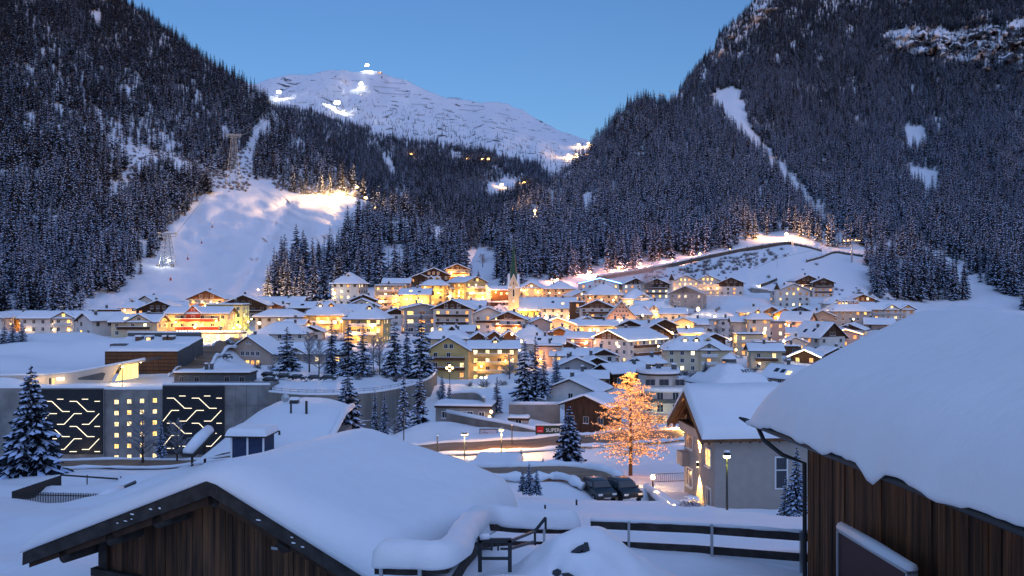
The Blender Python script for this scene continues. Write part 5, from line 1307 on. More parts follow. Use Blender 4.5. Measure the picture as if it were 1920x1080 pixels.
def darkcube():
    Y = 252.0; s = Y / F; p = at(265, 701, Y); o = thing('dark_timber_hall', 'dark timber clad cube with thick snow on its sloping roof', 'building', p)
    w = 136 * s / 2; h = 42 * s; D = 15
    b = MB(); v = [(-w, 0, -5), (w, 0, -5), (w + 2, D, -5), (-w, D, -5), (-w, 0, h), (w, 0, h), (w + 2, D, h + 3.0), (-w, D, h + 3.0)]
    b.add(v, [(0, 1, 5, 4), (1, 2, 6, 5), (2, 3, 7, 6), (3, 0, 4, 7), (4, 5, 6, 7), (3, 2, 1, 0)]).build('wall', WALLS['slate'], o)
    n = 18
    for i in range(n):
        z0 = h - .05 - (h - .2) * (i + 1) / n; z1 = h - .05 - (h - .2) * i / n - .05
        MB().box(-w - .01, w + .02, -.10 - .02 * (i % 2), -.002, z0, z1).build('cladding_board', BROWN if i % 3 else WOOD, o)
    nx_, ny_ = 34, 22; vv = []; rg = random.Random(1)
    for j in range(ny_):
        for i in range(nx_):
            u, t = i / (nx_ - 1), j / (ny_ - 1); x = -w - .2 + (2 * w + .4 + 2 * t) * u; y = -.25 + (D - .5) * t
            d = min(u * 2 * w, (1 - u) * 2 * w, t * D, (1 - t) * D)
            hole = max(0, nz(u * 5, t * 3, 4.2) - .25) * 2.2 * (t > .35)
            vv.append((x, y, h + .05 + 3 * t + max(-.1, .65 * edge_t(d, .5) - hole)))
    MB().add(vv, [(j * nx_ + i, j * nx_ + i + 1, (j + 1) * nx_ + i + 1, (j + 1) * nx_ + i) for j in range(ny_ - 1) for i in range(nx_ - 1)]).build('roof_snow', SNOW, o, True)
    b = MB(); b.box(-w + .2, w + 1.6, D - .6, D, h + 2, h + 4.6); b.build('parapet', WALLS['slate'], o)
    MB().tube([(-w, D - .3, h + 4.7), (w + 1.6, D - .3, h + 4.7)], .35, 8).build('parapet_snow', SNOW, o, True)
    for x, lt in ((-4.8, 0), (-1.8, 1), (3.2, 0), (4.6, 0)):
        b = MB(); zz = h + 2.2; b.box(x - .9, x + .9, D * .62, D * .62 + 2, zz - 1, zz + 1.5, 0); b.box(x - .6, x + .6, D * .62 - .05, D * .62, zz + .2, zz + 1.2, 1); b.box(x - 1.0, x + 1.0, D * .62 - .2, D * .62 + 2, zz + 1.5, zz + 1.9, 2)
        b.build('roof_dormer', [WALLS['slate'], LITS[1] if lt else GLASS, SNOW], o)
    b = MB(); b.box(-w - .0, -w + 4.5, 3, 7, h - .5, h + 1.9); b.build('roof_hatch', WALLS['slate'], o)
    plight((w + 2.5, 6, 1.5), 240, WARM, .4, o)
darkcube()

# ------------------------------------------------------------------ pyramid hall, round white building, low street walls and banner
def pyramid_hall():
    Y = 238.0; s = Y / F; p = at(1388, 752, Y); o = thing('pyramid_hall', 'large hall with pyramid shaped snow roof behind grey gable house', 'hall', (p.x, p.y + 12, p.z), R(20))
    W = 118 * s
    MB().box(-W / 2, W / 2, -W / 2, W / 2, -6, 4.2).build('wall', WALLS['pink'], o)
    ro, rf = roof_build(o, 'hip', W, W, 4.2, .62, 1.2, .6, random.Random(8))
    b = MB(); zt = rf(0, 0); b.tube([(0, 0, zt + .2), (0, 0, zt + 1.0)], [2.0, 2.0], 10, 0); b.tube([(0, 0, zt + 1.0), (0, 0, zt + 2.6)], [2.4, .1], 10, 1); b.build('roof_vent', [WALLS['slate'], SNOW], ro)
    t = text_mesh('NTC', 2.0, WALLS['slate'], .05); t.parent = ro; t.name = 'lettering'
    x = W * .30; t.location = (x * .55, -x, rf(x, x) + 1.05); t.rotation_euler = (math.atan(.62), 0, 0)
pyramid_hall()
def round_building():
    Y = 222.0; s = Y / F; p = at(1256, 800, Y); o = thing('round_apartment_building', 'white rounded apartment building with dark balconies and stepped snow roofs', 'building', (p.x, p.y + 9, p.z))
    def ring(rx, ry, z0, z1, mat, name, n=28, sq=2.6, dx=0):
        pts = []
        for i in range(n):
            a = 2 * math.pi * i / n; c, s_ = math.cos(a), math.sin(a)
            pts.append((dx + rx * abs(c) ** (2 / sq) * (1 if c > 0 else -1), ry * abs(s_) ** (2 / sq) * (1 if s_ > 0 else -1)))
        b = MB(); b.add([(x, y, z0) for x, y in pts] + [(x, y, z1) for x, y in pts], [(i, (i + 1) % n, (i + 1) % n + n, i + n) for i in range(n)] + [tuple(range(n, 2 * n)), tuple(range(n))[::-1]])
        return b.build(name, mat, o)
    rx, ry = 52 * s, 9
    wt = WALLS['white']; fh = 22 * s
    ring(rx * .96, ry * .96, -5, 3 * fh + 1.0, wt, 'wall')
    for i in range(1, 4):
        ring(rx + .8, ry + .8, i * fh - .2, i * fh, wt, 'balcony_slab'); 
        if i < 3: ring(rx + .75, ry + .75, i * fh + .002, i * fh + .95, WALLS['white'] if i == 1 else WALLS['slate'], 'balcony_rail') if i == 2 else None
    ring(rx + .8, ry + .8, 3 * fh + .003, 3 * fh + .8, SNOW, 'terrace_snow')
    ring(rx * .72, ry * .7, 3 * fh + .81, 4.25 * fh, wt, 'upper_storey', dx=-1.5); ring(rx * .8, ry * .8, 4.25 * fh + .003, 4.4 * fh, TRIM, 'upper_roof', dx=-1.5); ring(rx * .79, ry * .79, 4.4 * fh + .003, 4.4 * fh + .7, SNOW, 'roof_snow', dx=-1.5)
    darks, lits = winset('wide'); d2, _ = winset('door')
    for fl_ in range(3):
        for u in (-.72, -.45, -.18, .1, .38, .62):
            a = u; x = rx * .965 * abs(math.sin(a * 1.45)) ** (2 / 2.6) * (1 if u > 0 else -1); y = -ry * .965 * abs(math.cos(a * 1.45)) ** (2 / 2.6)
            obj('window', (d2 if int(u * 10) % 2 else darks)[0], o, (x, y, fl_ * fh + .7), a * .5)
    for x in (-4.5, -1, 3): obj('window', darks[1], o, (x, -ry * .7 - .02, 3 * fh + 1.2))
    for x, y in ((-4, 0), (-1, 2), (2.5, -1)):
        b = MB(); b.box(x - .6, x + .6, y - .6, y + .6, 4.4 * fh + .4, 4.4 * fh + 2.0, 0); b.box(x - .6, x + .6, y - .6, y + .6, 4.4 * fh + 2.0, 4.4 * fh + 2.3, 1); b.build('roof_box', [WALLS['slate'], SNOW], o)
    plight((rx + 2, -ry - 1.5, 2.4 * fh), 40, (1, .8, .5), .3, o); plight((-4, -ry - 4, 2), 160, (.95, .85, .2), .4, o)
round_building()

w1 = wall_strip('street_wall', 'long concrete wall beside the lower street', 'wall', [at(838, 772, 184), at(900, 784, 178), at(960, 795, 174), at(1010, 806, 172), at(1045, 812, 172), at(1110, 820, 176)], -34.5, CONW, .5, .4)
w2 = wall_strip('terrace_wall', 'grey terrace wall with snow below dark spruces', 'wall', [at(955, 757, 202), at(1000, 757, 200), at(1050, 757, 200)], -31, WALLS['concrete'], .5, .4)
w3 = wall_strip('garage_wing_wall', 'curved concrete parapet beside the small spruces', 'wall', smooth_pts([at(846, 737, 206), at(870, 735, 205), at(895, 736, 203), at(908, 746, 198)], 5), -28, WALLS['concrete'], .4, .35)
def banner():
    p = at(1004, 814, 164); o = thing('supermarket_banner', 'dark green street banner with white SUPERMARKT lettering and red square', 'banner', p, R(4))
    s = 168 / F; w = 46 * s; h = 16 * s
    MB().box(0, 2 * w * .72, -.1, .1, 0, h).build('board', M('dark_green_banner', (.018, .04, .025), .6), o)
    MB().box(.25, .25 + 12 * s, -.13, -.102, h * .2, h * .85).build('red_square', M('banner_red', (.55, .01, .02), .6), o)
    b = text_mesh('SUPERMARKT', .95, FRAMEW, .01, 'LEFT'); b.name = 'lettering'; b.parent = o; b.location = (19 * s, -.12, h * .42); b.rotation_euler = (R(90), 0, 0)
    b2 = text_mesh('MPREIS', .26, FRAMEW, .01); b2.name = 'lettering'; b2.parent = o; b2.location = (.25 + 6 * s, -.15, h * .36); b2.rotation_euler = (R(90), 0, 0)
    for x in (.2, w * .6, w * 1.1): MB().box(x - .06, x + .06, .11, .22, -3, h).build('post', METAL, o)
    MB().tube([(0, 0, h + .1), (2 * w * .72, 0, h + .08)], .18, 8).build('banner_snow', SNOW, o, True)
    # small printed board further left
    o = thing('poster_board', 'small pale printed board hung on the street wall', 'board', at(916, 822, 171)); s = 171 / F
    MB().box(-17 * s, 17 * s, -.12, .05, 0, 18 * s).build('frame', METAL, o); MB().box(-15.5 * s, 15.5 * s, -.15, -.121, 1.2 * s, 16.5 * s).build('sheet', M('pale_print', (.45, .45, .55), .6, var=.15, scale=1), o)
    b = MB(); rg = random.Random(3)
    for k in range(2):
        p = [(-12 * s + i * 1.6 * s, -.16, (11.5 - 5 * k) * s + rg.uniform(-1.6, 1.6) * s) for i in range(8 + 4 * k)]
        b.tube(p, .035, 4)
    b.build('print_scrawl', METAL, o)
banner()

# ------------------------------------------------------------------ streets
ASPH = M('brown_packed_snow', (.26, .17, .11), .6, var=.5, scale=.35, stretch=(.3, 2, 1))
def street(label, pts, w, name='road'):
    P = smooth_pts([((a - 960) / F * Y, Y, 0) for a, Y in pts], 10); v = []; f = []
    for i, p in enumerate(P):
        d = (P[min(i + 1, len(P) - 1)] - P[max(i - 1, 0)]).normalized(); q = Vector((-d.y, d.x, 0)) * w / 2
        z = max(gz(p.x, p.y), gz((p + q).x, (p + q).y), gz((p - q).x, (p - q).y)) + .7
        for t in (-1, -.5, 0, .5, 1): v.append((p.x + q.x * t, p.y + q.y * t, z))
    for i in range(len(P) - 1):
        for k in range(4): f.append((i * 5 + k, i * 5 + k + 1, i * 5 + k + 6, i * 5 + k + 5))
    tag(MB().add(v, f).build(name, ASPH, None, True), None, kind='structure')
    # ploughed snow banks on both sides
    rg = random.Random(len(P))
    for sg in (-1, 1):
        b = MB(); n = len(P); pp = []
        for i, p in enumerate(P):
            d = (P[min(i + 1, n - 1)] - P[max(i - 1, 0)]).normalized(); q = Vector((-d.y, d.x, 0)) * (w / 2 + .45) * sg
            pp.append(Vector((p.x + q.x, p.y + q.y, v[i * 5][2] - .1)))
        b.tube(pp, [(.5 if sg > 0 else .32) + .3 * nz(i * .6, sg * 3.1, 1) for i in range(n)], 8)
        tag(b.build('snow_bank', SNOW, None, True), None, kind='structure')
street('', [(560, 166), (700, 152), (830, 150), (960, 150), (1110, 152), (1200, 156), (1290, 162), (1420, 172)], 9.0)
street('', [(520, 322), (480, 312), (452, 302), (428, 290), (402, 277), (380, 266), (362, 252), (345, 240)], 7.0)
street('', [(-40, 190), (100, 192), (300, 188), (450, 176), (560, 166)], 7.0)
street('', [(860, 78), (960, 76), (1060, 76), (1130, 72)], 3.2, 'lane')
SMOKE = True

# ------------------------------------------------------------------ lifts, masts, lamps on the slopes
def lattice(label, px, pb, depth, hp, wide, power=0, lit=False, tk=1.0):
    Y = float(depth(np.array([px]), np.array([pb]))[0]); s = Y / F; p = at(px, pb, Y); h = hp * s; w = wide * s / 2
    o = thing('lift_pylon', label, 'pylon', p); m = STEEL
    for sx in (-1, 1):
        for sy in (-1, 1):
            MB().beam((sx * w, sy * w * .8, -2), (sx * w * .28, sy * w * .3, h), .42 * tk, .42 * tk).build('leg', m, o)
    b = MB(); n = 7
    for i in range(n):
        t0, t1 = i / n, (i + 1) / n; a0, a1 = 1 - .72 * t0, 1 - .72 * t1
        for sy in (-1, 1):
            y0, y1 = sy * w * (.8 - .5 * t0), sy * w * (.8 - .5 * t1)
            b.beam((-w * a0, y0, h * t0), (w * a1, y1, h * t1), .22 * tk, .22 * tk); b.beam((w * a0, y0, h * t0), (-w * a1, y1, h * t1), .22 * tk, .22 * tk); b.beam((-w * a1, y1, h * t1), (w * a1, y1, h * t1), .22 * tk, .22 * tk)
    b.build('bracing', m, o)
    b = MB(); cw = wide * s * .62
    b.beam((-cw, 0, h), (cw, 0, h), .9, .9); b.beam((-cw, 0, h - 2.2), (cw, 0, h - 2.2), .5, .5)
    for sg in (-1, 1): b.beam((sg * cw, 0, h - 2.2), (sg * cw, 0, h + .5), .5, .5); b.beam((sg * cw, -2.5, h + .6), (sg * cw, 2.5, h + .6), .5, .6)
    b.build('cross_arm', m, o)
    for sx in (-1, 1): MB().box(sx * w - .9, sx * w + .9, -w * .8 - .9, -w * .8 + .9, -2, .8).build('footing', WALLS['concrete'], o)
    if power:
        plight((0, -9, 4), power, (1, .95, .85), .5, o); 
        b = MB(); b.box(-.6, .6, -9.4, -8.6, 2.2, 2.6, 0); b.box(-.5, .5, -8.58, -8.55, 2.25, 2.55, 1); b.tube([(0, -9, -2), (0, -9, 2.2)], .1, 5, 0); b.build('floodlight', [METAL, BULBW], o)
    return o, p, h, cw
p1o = lattice('white floodlit lattice pylon on the lower ski run', 314, 498, depth1, 60, 26, 650)
p2o = lattice('tall thin lattice pylon beside the lift clearing', 438, 345, depth1, 92, 22, 0, tk=.6)
def tee(label, px, pb, Y, hp, wp):
    s = Y / F; p = at(px, pb, Y); o = thing('lift_mast', label, 'pylon', p); h = hp * s; w = wp * s / 2
    MB().tube([(0, 0, -3), (0, 0, h)], [.75, .5], 10).build('mast', STEEL, o, True)
    b = MB(); b.beam((-w, 0, h), (w, 0, h), .7, .6)
    for x in (-1, -.5, .5, 1): b.beam((w * x, -2.2, h + .5), (w * x, 2.2, h + .5), .3, .5)
    b.beam((-w, 0, h + 1.6), (w, 0, h + 1.6), .25, .25)
    for x in (-1, -.5, 0, .5, 1): b.beam((w * x, 0, h), (w * x, 0, h + 1.6), .2, .2)
    b.build('cross_arm', STEEL, o); return p + Vector((0, 0, h))
def d3(px, py): return float(depth3(np.array([px]), np.array([py]))[0])
t1 = tee('chairlift mast with wide cross arm on the right slope', 1597, 492, d3(1597, 492), 40, 28)
t2 = tee('chairlift mast halfway up the cleared lift line', 1450, 318, d3(1450, 318), 22, 14)
t3 = tee('left of two chairlift masts on the ridge skyline', 1238, 197, d3(1238, 197), 18, 12)
t4 = tee('right of two chairlift masts on the ridge skyline', 1262, 188, d3(1262, 188), 16, 12)
t5 = tee('chairlift mast at the top of the cleared lift line', 1338, 195, d3(1338, 195), 16, 12)
def cable(label, pts, rad=.12, sag=.03):
    b = MB(); out = []
    for p, q in zip(pts[:-1], pts[1:]):
        L = (q - p).length
        for i in range(12): t = i / 12; v = p.lerp(q, t); v.z -= 4 * t * (1 - t) * L * sag; out.append(v)
    out.append(pts[-1]); b.tube(out, rad, 4); return tag(b.build('lift_cable', M('cable_steel', (.25, .24, .2), .5, metal=.4), None), label, 'cable')
for sg, nm in ((-1, 'left'), (1, 'right')):
    a = p1o[1] + Vector((sg * p1o[3], 0, p1o[2])); c = p2o[1] + Vector((sg * p2o[3], 0, p2o[2])); e = at(520 + sg * 5, 182, 1480)
    cable(nm + ' lift cable rising over the tall thin pylon', [c, e], .34, .02)
    cable(nm + ' lift cable between the two lattice pylons', [a, c], .16, .02)
cable('chairlift cable down the cleared line on right mountain', [t5, t2, t1], .12, .01)
gon = thing('gondola_cabin', 'small dark cabin hanging above the right slope', 'cabin', at(1457, 508, 640))
b = MB(); b.ball((0, 0, 0), (1.3, 1.3, 1.5), 0, 1); b.build('cabin', METAL, gon, True); MB().tube([(0, 0, 1.4), (0, 0, 9)], .09, 4).build('hanger', STEEL, gon)
cable('thin cable carrying the small dark cabin', [at(1330, 540, 600), at(1457, 508, 640) + Vector((0, 0, 9)), t1], .10, .0)

def lamp_post(label, px, pb, Y, hp, power, col=WARM, heads=1, bulb=None, hr=.35, head='ball', group=None, lit=True):
    s = Y / F; p = at(px, pb, Y); h = hp * s; o = thing('street_lamp', label, 'lamp', p, 0, group)
    MB().tube([(0, 0, -.8), (0, 0, h * .3), (0, 0, h)], [.11, .09, .06], 8).build('pole', METAL, o, True)
    if head == 'ball':
        MB().ball((0, 0, h), hr, 0, 2).build('lamp_head', bulb or BULB, o, True)
    else:
        b = MB(); b.tube([(0, 0, h + .02), (0, 0, h + .12), (0, 0, h + .22)], [hr * 1.6, hr * 1.6, hr * .5], 12, 0); b.build('lamp_hood', METAL, o)
        MB().tube([(0, 0, h - .14), (0, 0, h + .01)], [hr * 1.3, hr * 1.45], 12).build('lamp_head', bulb or BULB, o)
        MB().ball((0, 0, h + .27), (hr * 1.5, hr * 1.5, .09), 0, 1).build('lamp_snow', SNOW, o, True)
    plight((0, 0, h - .55 if head != 'ball' else h + hr + .05), power, col, .2, o)
    return o
# bright floodlights on the peak and slopes
def flood(label, px, pb, depth, hp, rad, power, col=(1, .9, .65), mat=None, sh=None):
    Y = float(depth(np.array([px]), np.array([pb]))[0]); s = Y / F; p = at(px, pb, Y); h = hp * s
    o = thing('floodlight_mast', label, 'floodlight', p)
    MB().tube([(0, 0, -4), (0, 0, h)], [.5, .35], 6).build('mast', METAL, o)
    b = MB(); b.beam((-rad * 1.1, 0, h), (rad * 1.1, 0, h), .5, .5)
    b.build('lamp_bar', METAL, o)
    for i in (-1, 0, 1): MB().ball((i * rad * .55, -.8, h + (.4 if i else .9)), rad * .8, 0, 1).build('flood_lamp', mat or BULBW, o, True)
    if power: plight(sh or (0, -rad * 2 - 2, h), power, col, 1.0, o)
flood('dazzling floodlight at the left shoulder of the snowy peak', 523, 186, depth2, 13, 3.8, 1200)
flood('most dazzling floodlight on the wooded flank below the peak', 632, 208, depth2, 15, 5.0, 1500)
flood('floodlight on the snow just below the summit', 677, 166, depth2, 9, 3.4, 1200)
flood('floodlight standing right on the summit crest', 688, 134, depth2, 11, 3.8, 1000)
ORB = E('orange_flood', (1.0, .48, .12), 12.0)
for lb, px, py, dp, pw in (('orange lamp deep in the dark forest flank', 771, 290, depth2, 6000), ('orange lamp beside upper forest clearing', 877, 298, depth2, 9000), ('orange lamp right of the small lit clearing', 983, 343, depth2, 6000), ('orange lamp inside the small lit clearing', 941, 347, depth2, 9000),
                           ('orange lamp at the top right bend of the distant run', 1103, 269, depth2, 12000), ('white lamp along the distant run, upper', 1085, 271, depth2, 12000), ('orange lamp along the distant run, lower right', 1100, 290, depth2, 20000), ('orange lamp along the distant run, middle', 1081, 290, depth2, 20000), ('pale lamp along the distant run, lower left', 1066, 291, depth2, 22000),
                           ('orange lamp in row of mid mountain huts, left', 905, 299, depth2, 3000), ('orange lamp in row of mid mountain huts, right', 916, 299, depth2, 3000),
                           ('warm lamp above the top edge of the broad ski run', 669, 352, depth1, 40000), ('small lamp on the fence at the right top of the ski run', 686, 372, depth1, 5000), ('lamp low on the right lip of the broad ski run', 697, 396, depth1, 110000), ('lamp at the narrow right rim of the ski run', 705, 391, depth1, 40000)):
    flood(lb, px, py + 4, dp, 4, 1.9 if dp is depth2 else 1.2, pw, (1, .55, .2), ORB if 'orange' in lb else BULB, (-30, -20, 16) if dp is depth1 else None)
for lb, px, py, pw in (('orange lamp above the end of covered hillside track', 1474, 446, 90000), ('orange lamp in the trees right of the gorge, left', 962, 398, 26000), ('orange lamp in the trees right of the gorge, right', 1003, 402, 50000)):
    flood(lb, px, py, depth3, 6, 1.1, pw, (1, .45, .15), ORB)
for i, (px, py) in enumerate(((1045, 529), (1105, 516), (1160, 507), (1200, 500), (1260, 493), (1312, 481), (1368, 474))):
    flood('small pinkish lamp along the lit lower track of right slope', px, py, depth3, 4, .5, 15000, (1, .40, .24), ORB)
bpy.data.objects  # (labels of the track lamps stay shared: they form one group)
for o in list(COL.objects):
    if o.get('label', '').startswith('small pinkish'): o['group'] = 'lamps along the lit lower track'
lamp_post('lamp at the foot of the grove lighting the run', 484, 570, 500, 26, 42000, (1, .5, .18))
lamp_post('lamp behind the dark timber house lighting the ski run foot', 440, 574, 490, 9, 9000, (1, .5, .2))

# village lamps
lamp_post('bright star like lamp in the village centre', 1024, 612, 366, 16, 420, hr=.7)
lamp_post('glowing lamp on the snow bank in the mist', 1309, 600, 428, 20, 2200, (1, .7, .35), hr=.75)
lamp_post('white floodlight lamp by the tiny pavilion', 1229, 592, 455, 26, 300, (.9, .95, 1), hr=.6, bulb=E('white_bulb', (.9, .95, 1), 8))
lamp_post('street lamp on the corner right of the yellow hotel wing', 977, 672, 300, 32, 160, hr=.45)
lamp_post('lower street lamp on corner right of the yellow hotel wing', 974, 690, 290, 34, 120, hr=.35)
lamp_post('star shaped lamp before the dark timber house', 486, 622, 330, 16, 160, (1, .75, .4), hr=.5)
lamp_post('white lamp at left of the white tower house', 626, 556, 436, 6, 200, (1, .85, .6), hr=.7, bulb=E('warm_white_bulb', (1, .85, .6), 10))
lamp_post('lamp before the concrete garage entrance', 921, 792, 186, 20, 130, hr=.3)
lamp_post('low lamp on the right slope beside the yellow hotel', 914, 560, 500, 10, 5000, hr=.6)
lamp_post('yellow lamp before the ribbon windowed hotel wing, left one', 902, 722, 242, 14, 60, (1, .9, .3), hr=.28, bulb=E('yellow_bulb', (1, .9, .35), 7))
lamp_post('yellow lamp before the ribbon windowed hotel wing, right one', 911, 722, 242, 14, 60, (1, .9, .3), hr=.28, bulb=E('yellow_bulb', (1, .9, .35), 7))
lamp_post('lamp on tall pole beside dark timber cube', 264, 716, 244, 38, 120, (1, .66, .26), hr=.32)
lamp_post('slim lamp pole on the snowy deck before glass front', 229, 722, 226, 34, 60, (1, .66, .26), hr=.22)
lamp_post('lamp by the terrace at the red hotel corner', 402, 652, 316, 12, 200, hr=.4)
lamp_post('lamp beside the low lit shop front', 1433, 640, 352, 16, 300, hr=.5)
lamp_post('lamp below grey house with three lit windows', 1561, 620, 400, 12, 120, hr=.4)
lamp_post('little lamp at foot of slanting track on right slope', 1424, 546, 575, 9, 120, (1, .9, .6), hr=.4)
lamp_post('lamp on the snow before the lower cream hotel, right', 1380, 668, 322, 12, 120, hr=.35)
for i, (px, Y) in enumerate(((330, 330), (365, 318), (450, 308), (500, 352), (560, 352), (640, 340), (722, 352), (750, 400), (800, 395), (860, 440), (895, 470), (985, 430), (1010, 400), (1065, 395), (1075, 440), (1110, 470), (1150, 440), (1160, 380), (1205, 400), (1240, 395), (1260, 350), (1290, 370), (1340, 420), (1370, 345), (1395, 400), (1445, 345), (1480, 385), (1520, 420), (1555, 365), (1600, 410), (1470, 330), (1100, 320), (1050, 300), (1010, 330), (960, 320), (1160, 300), (1235, 320))):
    py = float(ground_py(px, Y)[0]); lamp_post('small amber street lamp among the village houses', px, py, Y, 5.2 * F / Y, 420, (1, .52, .15), hr=.38, group='small street lamps among the houses')
# cross shaped street light of three bulbs
def cluster(label, px, pb, Y, hp, pw):
    s = Y / F; o = thing('street_lamp', label, 'lamp', at(px, pb, Y)); h = hp * s
    MB().tube([(0, 0, -.5), (0, 0, h)], [.1, .06], 8).build('pole', METAL, o); MB().beam((-.8, 0, h - .3), (.8, 0, h - .3), .06, .06).build('arm', METAL, o)
    for x, z in ((-.8, h), (0, h + .6), (.8, h), (0, h - .7)): MB().ball((x, -.05, z), .32, 0, 1).build('lamp_head', BULB, o, True)
    plight((0, -.9, h), pw, WARM, .3, o)
cluster('cross shaped cluster lamp before the yellow hotel wing', 843, 712, 250, 22, 120)
# near street lamps
lamp_post('lit street lamp with flat round hood beside the lower road', 871, 866, 138, 52, 900, (1, .66, .28), hr=.36, head='hood')
lamp_post('tall yellow green street lamp before the grey gable house', 1363, 1006, 60, 152, 18, (.9, .9, .15), hr=.16, head='hood', bulb=E('sodium_bulb', (1, .92, .25), 9))
lamp_post('round garden lamp at end of the small railing', 1224, 908, 92, 13, 220, (1, .55, .2), hr=.24)
for i, (px, pb, Y) in enumerate(((940, 850, 143), (1160, 846, 165), (1290, 830, 166))):
    lamp_post('street lamp along the lower road, ' + ('left of the banner', 'behind the golden tree', 'behind the grey gable house')[i], px, pb, Y, 44, 2600, (1, .48, .13), hr=.24, head='hood')

# golden trees
GOLD = E('fairy_light', (1.0, .33, .06), 3.0)
TWIG = M('lit_snowy_twig', (.50, .42, .36), .8, var=.3, scale=2)
def golden(label, px, pb, Y, hp, spread, n1, seed, bulbs, br, power):
    s = Y / F; h = hp * s; o = thing('lit_tree', label, 'tree', at(px, pb, Y)); rg = random.Random(seed)
    t, b, pts = bare_tree(seed, n1, spread, conic=True, low=.2)
    to = obj('trunk', t.mesh('trunk', [M('lit_bark', (.16, .09, .05), .9, var=.4, scale=3)]), o); bo = obj('branches', b.mesh('branches', [TWIG]), o)
    to.scale = bo.scale = (h, h, h)
    rg.shuffle(pts); m = MB()
    for p in pts[:bulbs]: m.ball((p.x * h + rg.uniform(-.06, .06), p.y * h + rg.uniform(-.06, .06), p.z * h + rg.uniform(-.08, .05)), br * rg.uniform(.7, 1.2))
    lo = m.build('fairy_lights', GOLD, o); lo['kind'] = 'stuff'
    for i in range(7):
        f = .22 + .68 * i / 6; rr = spread * (1 - f) * h * .6; plight((rr * math.cos(i * 2.4), rr * math.sin(i * 2.4), f * h), power, (1, .38, .09), .5, o)
    return o
golden('leafless tree wrapped in thousands of golden fairy lights', 1182, 896, 100, 208, .34, 110, 71, 5200, .024, 26)
golden('small golden lit tree right of the yellow hotel', 909, 566, 486, 34, .42, 26, 72, 700, .22, 160)
golden('small lit tree before stepped cream hotel', 744, 590, 430, 40, .28, 26, 73, 380, .13, 40)

# avalanche barriers on the peak
rg = random.Random(4)
AV = M('barrier_steel', (.06, .06, .07), .7)
AVP = MB().beam((0, -.4, -1.5), (0, -1.3, 2.3), .3, .3).mesh('post', [AV])
def barrier(px, py, ln, tilt):
    n = max(3, int(ln / 6)); xs = np.linspace(px, px + ln, n); ys = py + (xs - px) * tilt + np.array([rg.uniform(-.5, .5) for _ in xs])
    Y = depth2(xs, ys); P = [at(a, b, y) for a, b, y in zip(xs, ys, Y)]; o = thing('avalanche_barrier', 'dark avalanche barrier row on the snowy peak', 'barrier', P[0], 0, 'avalanche barrier rows on the peak')
    b = MB(); Q = [p - P[0] for p in P]
    for i in range(n - 1):
        d = (Q[i + 1] - Q[i])
        for zz in (.8, 1.9): b.beam(Q[i] + Vector((0, -1.0 + zz * -.2, zz)), Q[i] + d * .92 + Vector((0, -1.0 + zz * -.2, zz)), .25, .38)
    b.build('cross_bars', AV, o)
    for q in Q: obj('post', AVP, o, q)
for px, py, ln, tl in ((640, 142, 60, .03), (690, 148, 70, .06), (660, 152, 40, .05), (720, 156, 60, .05), (620, 148, 30, .1), (700, 163, 70, .08), (650, 168, 40, .02), (740, 170, 40, .1), (710, 175, 60, .08), (690, 186, 60, .05), (720, 192, 60, .08), (770, 196, 60, .06), (790, 186, 40, .08), (700, 199, 50, .1), (780, 204, 80, .05),
                        (840, 184, 40, .06), (850, 190, 50, .08), (870, 197, 50, .1), (860, 206, 60, .1), (830, 206, 40, .12), (900, 212, 50, .12), (880, 218, 60, .15), (925, 205, 40, .16), (935, 214, 40, .2), (950, 222, 40, .22), (905, 228, 60, .16), (960, 236, 50, .18), (930, 240, 50, .16), (975, 250, 40, .2), (820, 215, 40, .1), (600, 160, 36, .1), (625, 172, 34, .05)):
    if rg.random() < .25: continue
    ln *= rg.uniform(.4, .8)
    barrier(px, py, ln, tl)
# summit station
Yst = float(depth2(np.array([708]), np.array([136]))[0])
st = thing('summit_station', 'small lit station building on the summit crest', 'building', at(709, 139, Yst)); s = Yst / F
MB().box(-8 * s, 6 * s, 0, 8, -4, 4 * s).build('wall', WALLS['tan'], st); MB().box(-9 * s, 7 * s, -1, 9, 4 * s + .01, 5 * s).build('roof', SNOW, st); 
for i in range(4): MB().box((-7 + i * 3.4) * s, (-5 + i * 3.4) * s, -.3, -.01, 1 * s, 3 * s).build('window', LITS[2], st)
st2 = thing('mountain_hut', 'distant mountain hut lit orange beside forest clearing', 'building', at(912, 303, 1850)); s = 1850 / F
MB().box(-12 * s, 12 * s, 0, 8, -4, 4 * s).build('wall', BROWN, st2); MB().box(-13 * s, 13 * s, -1, 9, 4 * s + .01, 5.2 * s).build('roof', SNOW, st2)
for i in range(5): MB().box((-10 + i * 4.4) * s, (-8 + i * 4.4) * s, -.3, -.01, 1 * s, 3 * s).build('window', ORB if i % 2 else LITS[2], st2)

# snow guns along the ski run
for i, (px, py, Y) in enumerate(((320, 526, None), (352, 487, None), (378, 457, None), (398, 427, None))):
    Y = float(depth1(np.array([px]), np.array([py]))[0]); s = Y / F
    o = thing('snow_gun', ('lowest', 'second lowest', 'third lowest', 'highest')[i] + ' red and white snow gun pole on the ski run', 'snow gun', at(px, py, Y), 0, 'snow guns up the ski run')
    MB().tube([(0, 0, -1), (0, 0, 8 * s)], .16, 6).build('pole', STEEL, o); MB().box(-.6, .6, -.5, .5, 8 * s, 10.5 * s).build('head', FRAMEW, o); MB().box(-.45, .45, -.45, .45, 0, 1.7).build('padding', WALLS['red'], o)

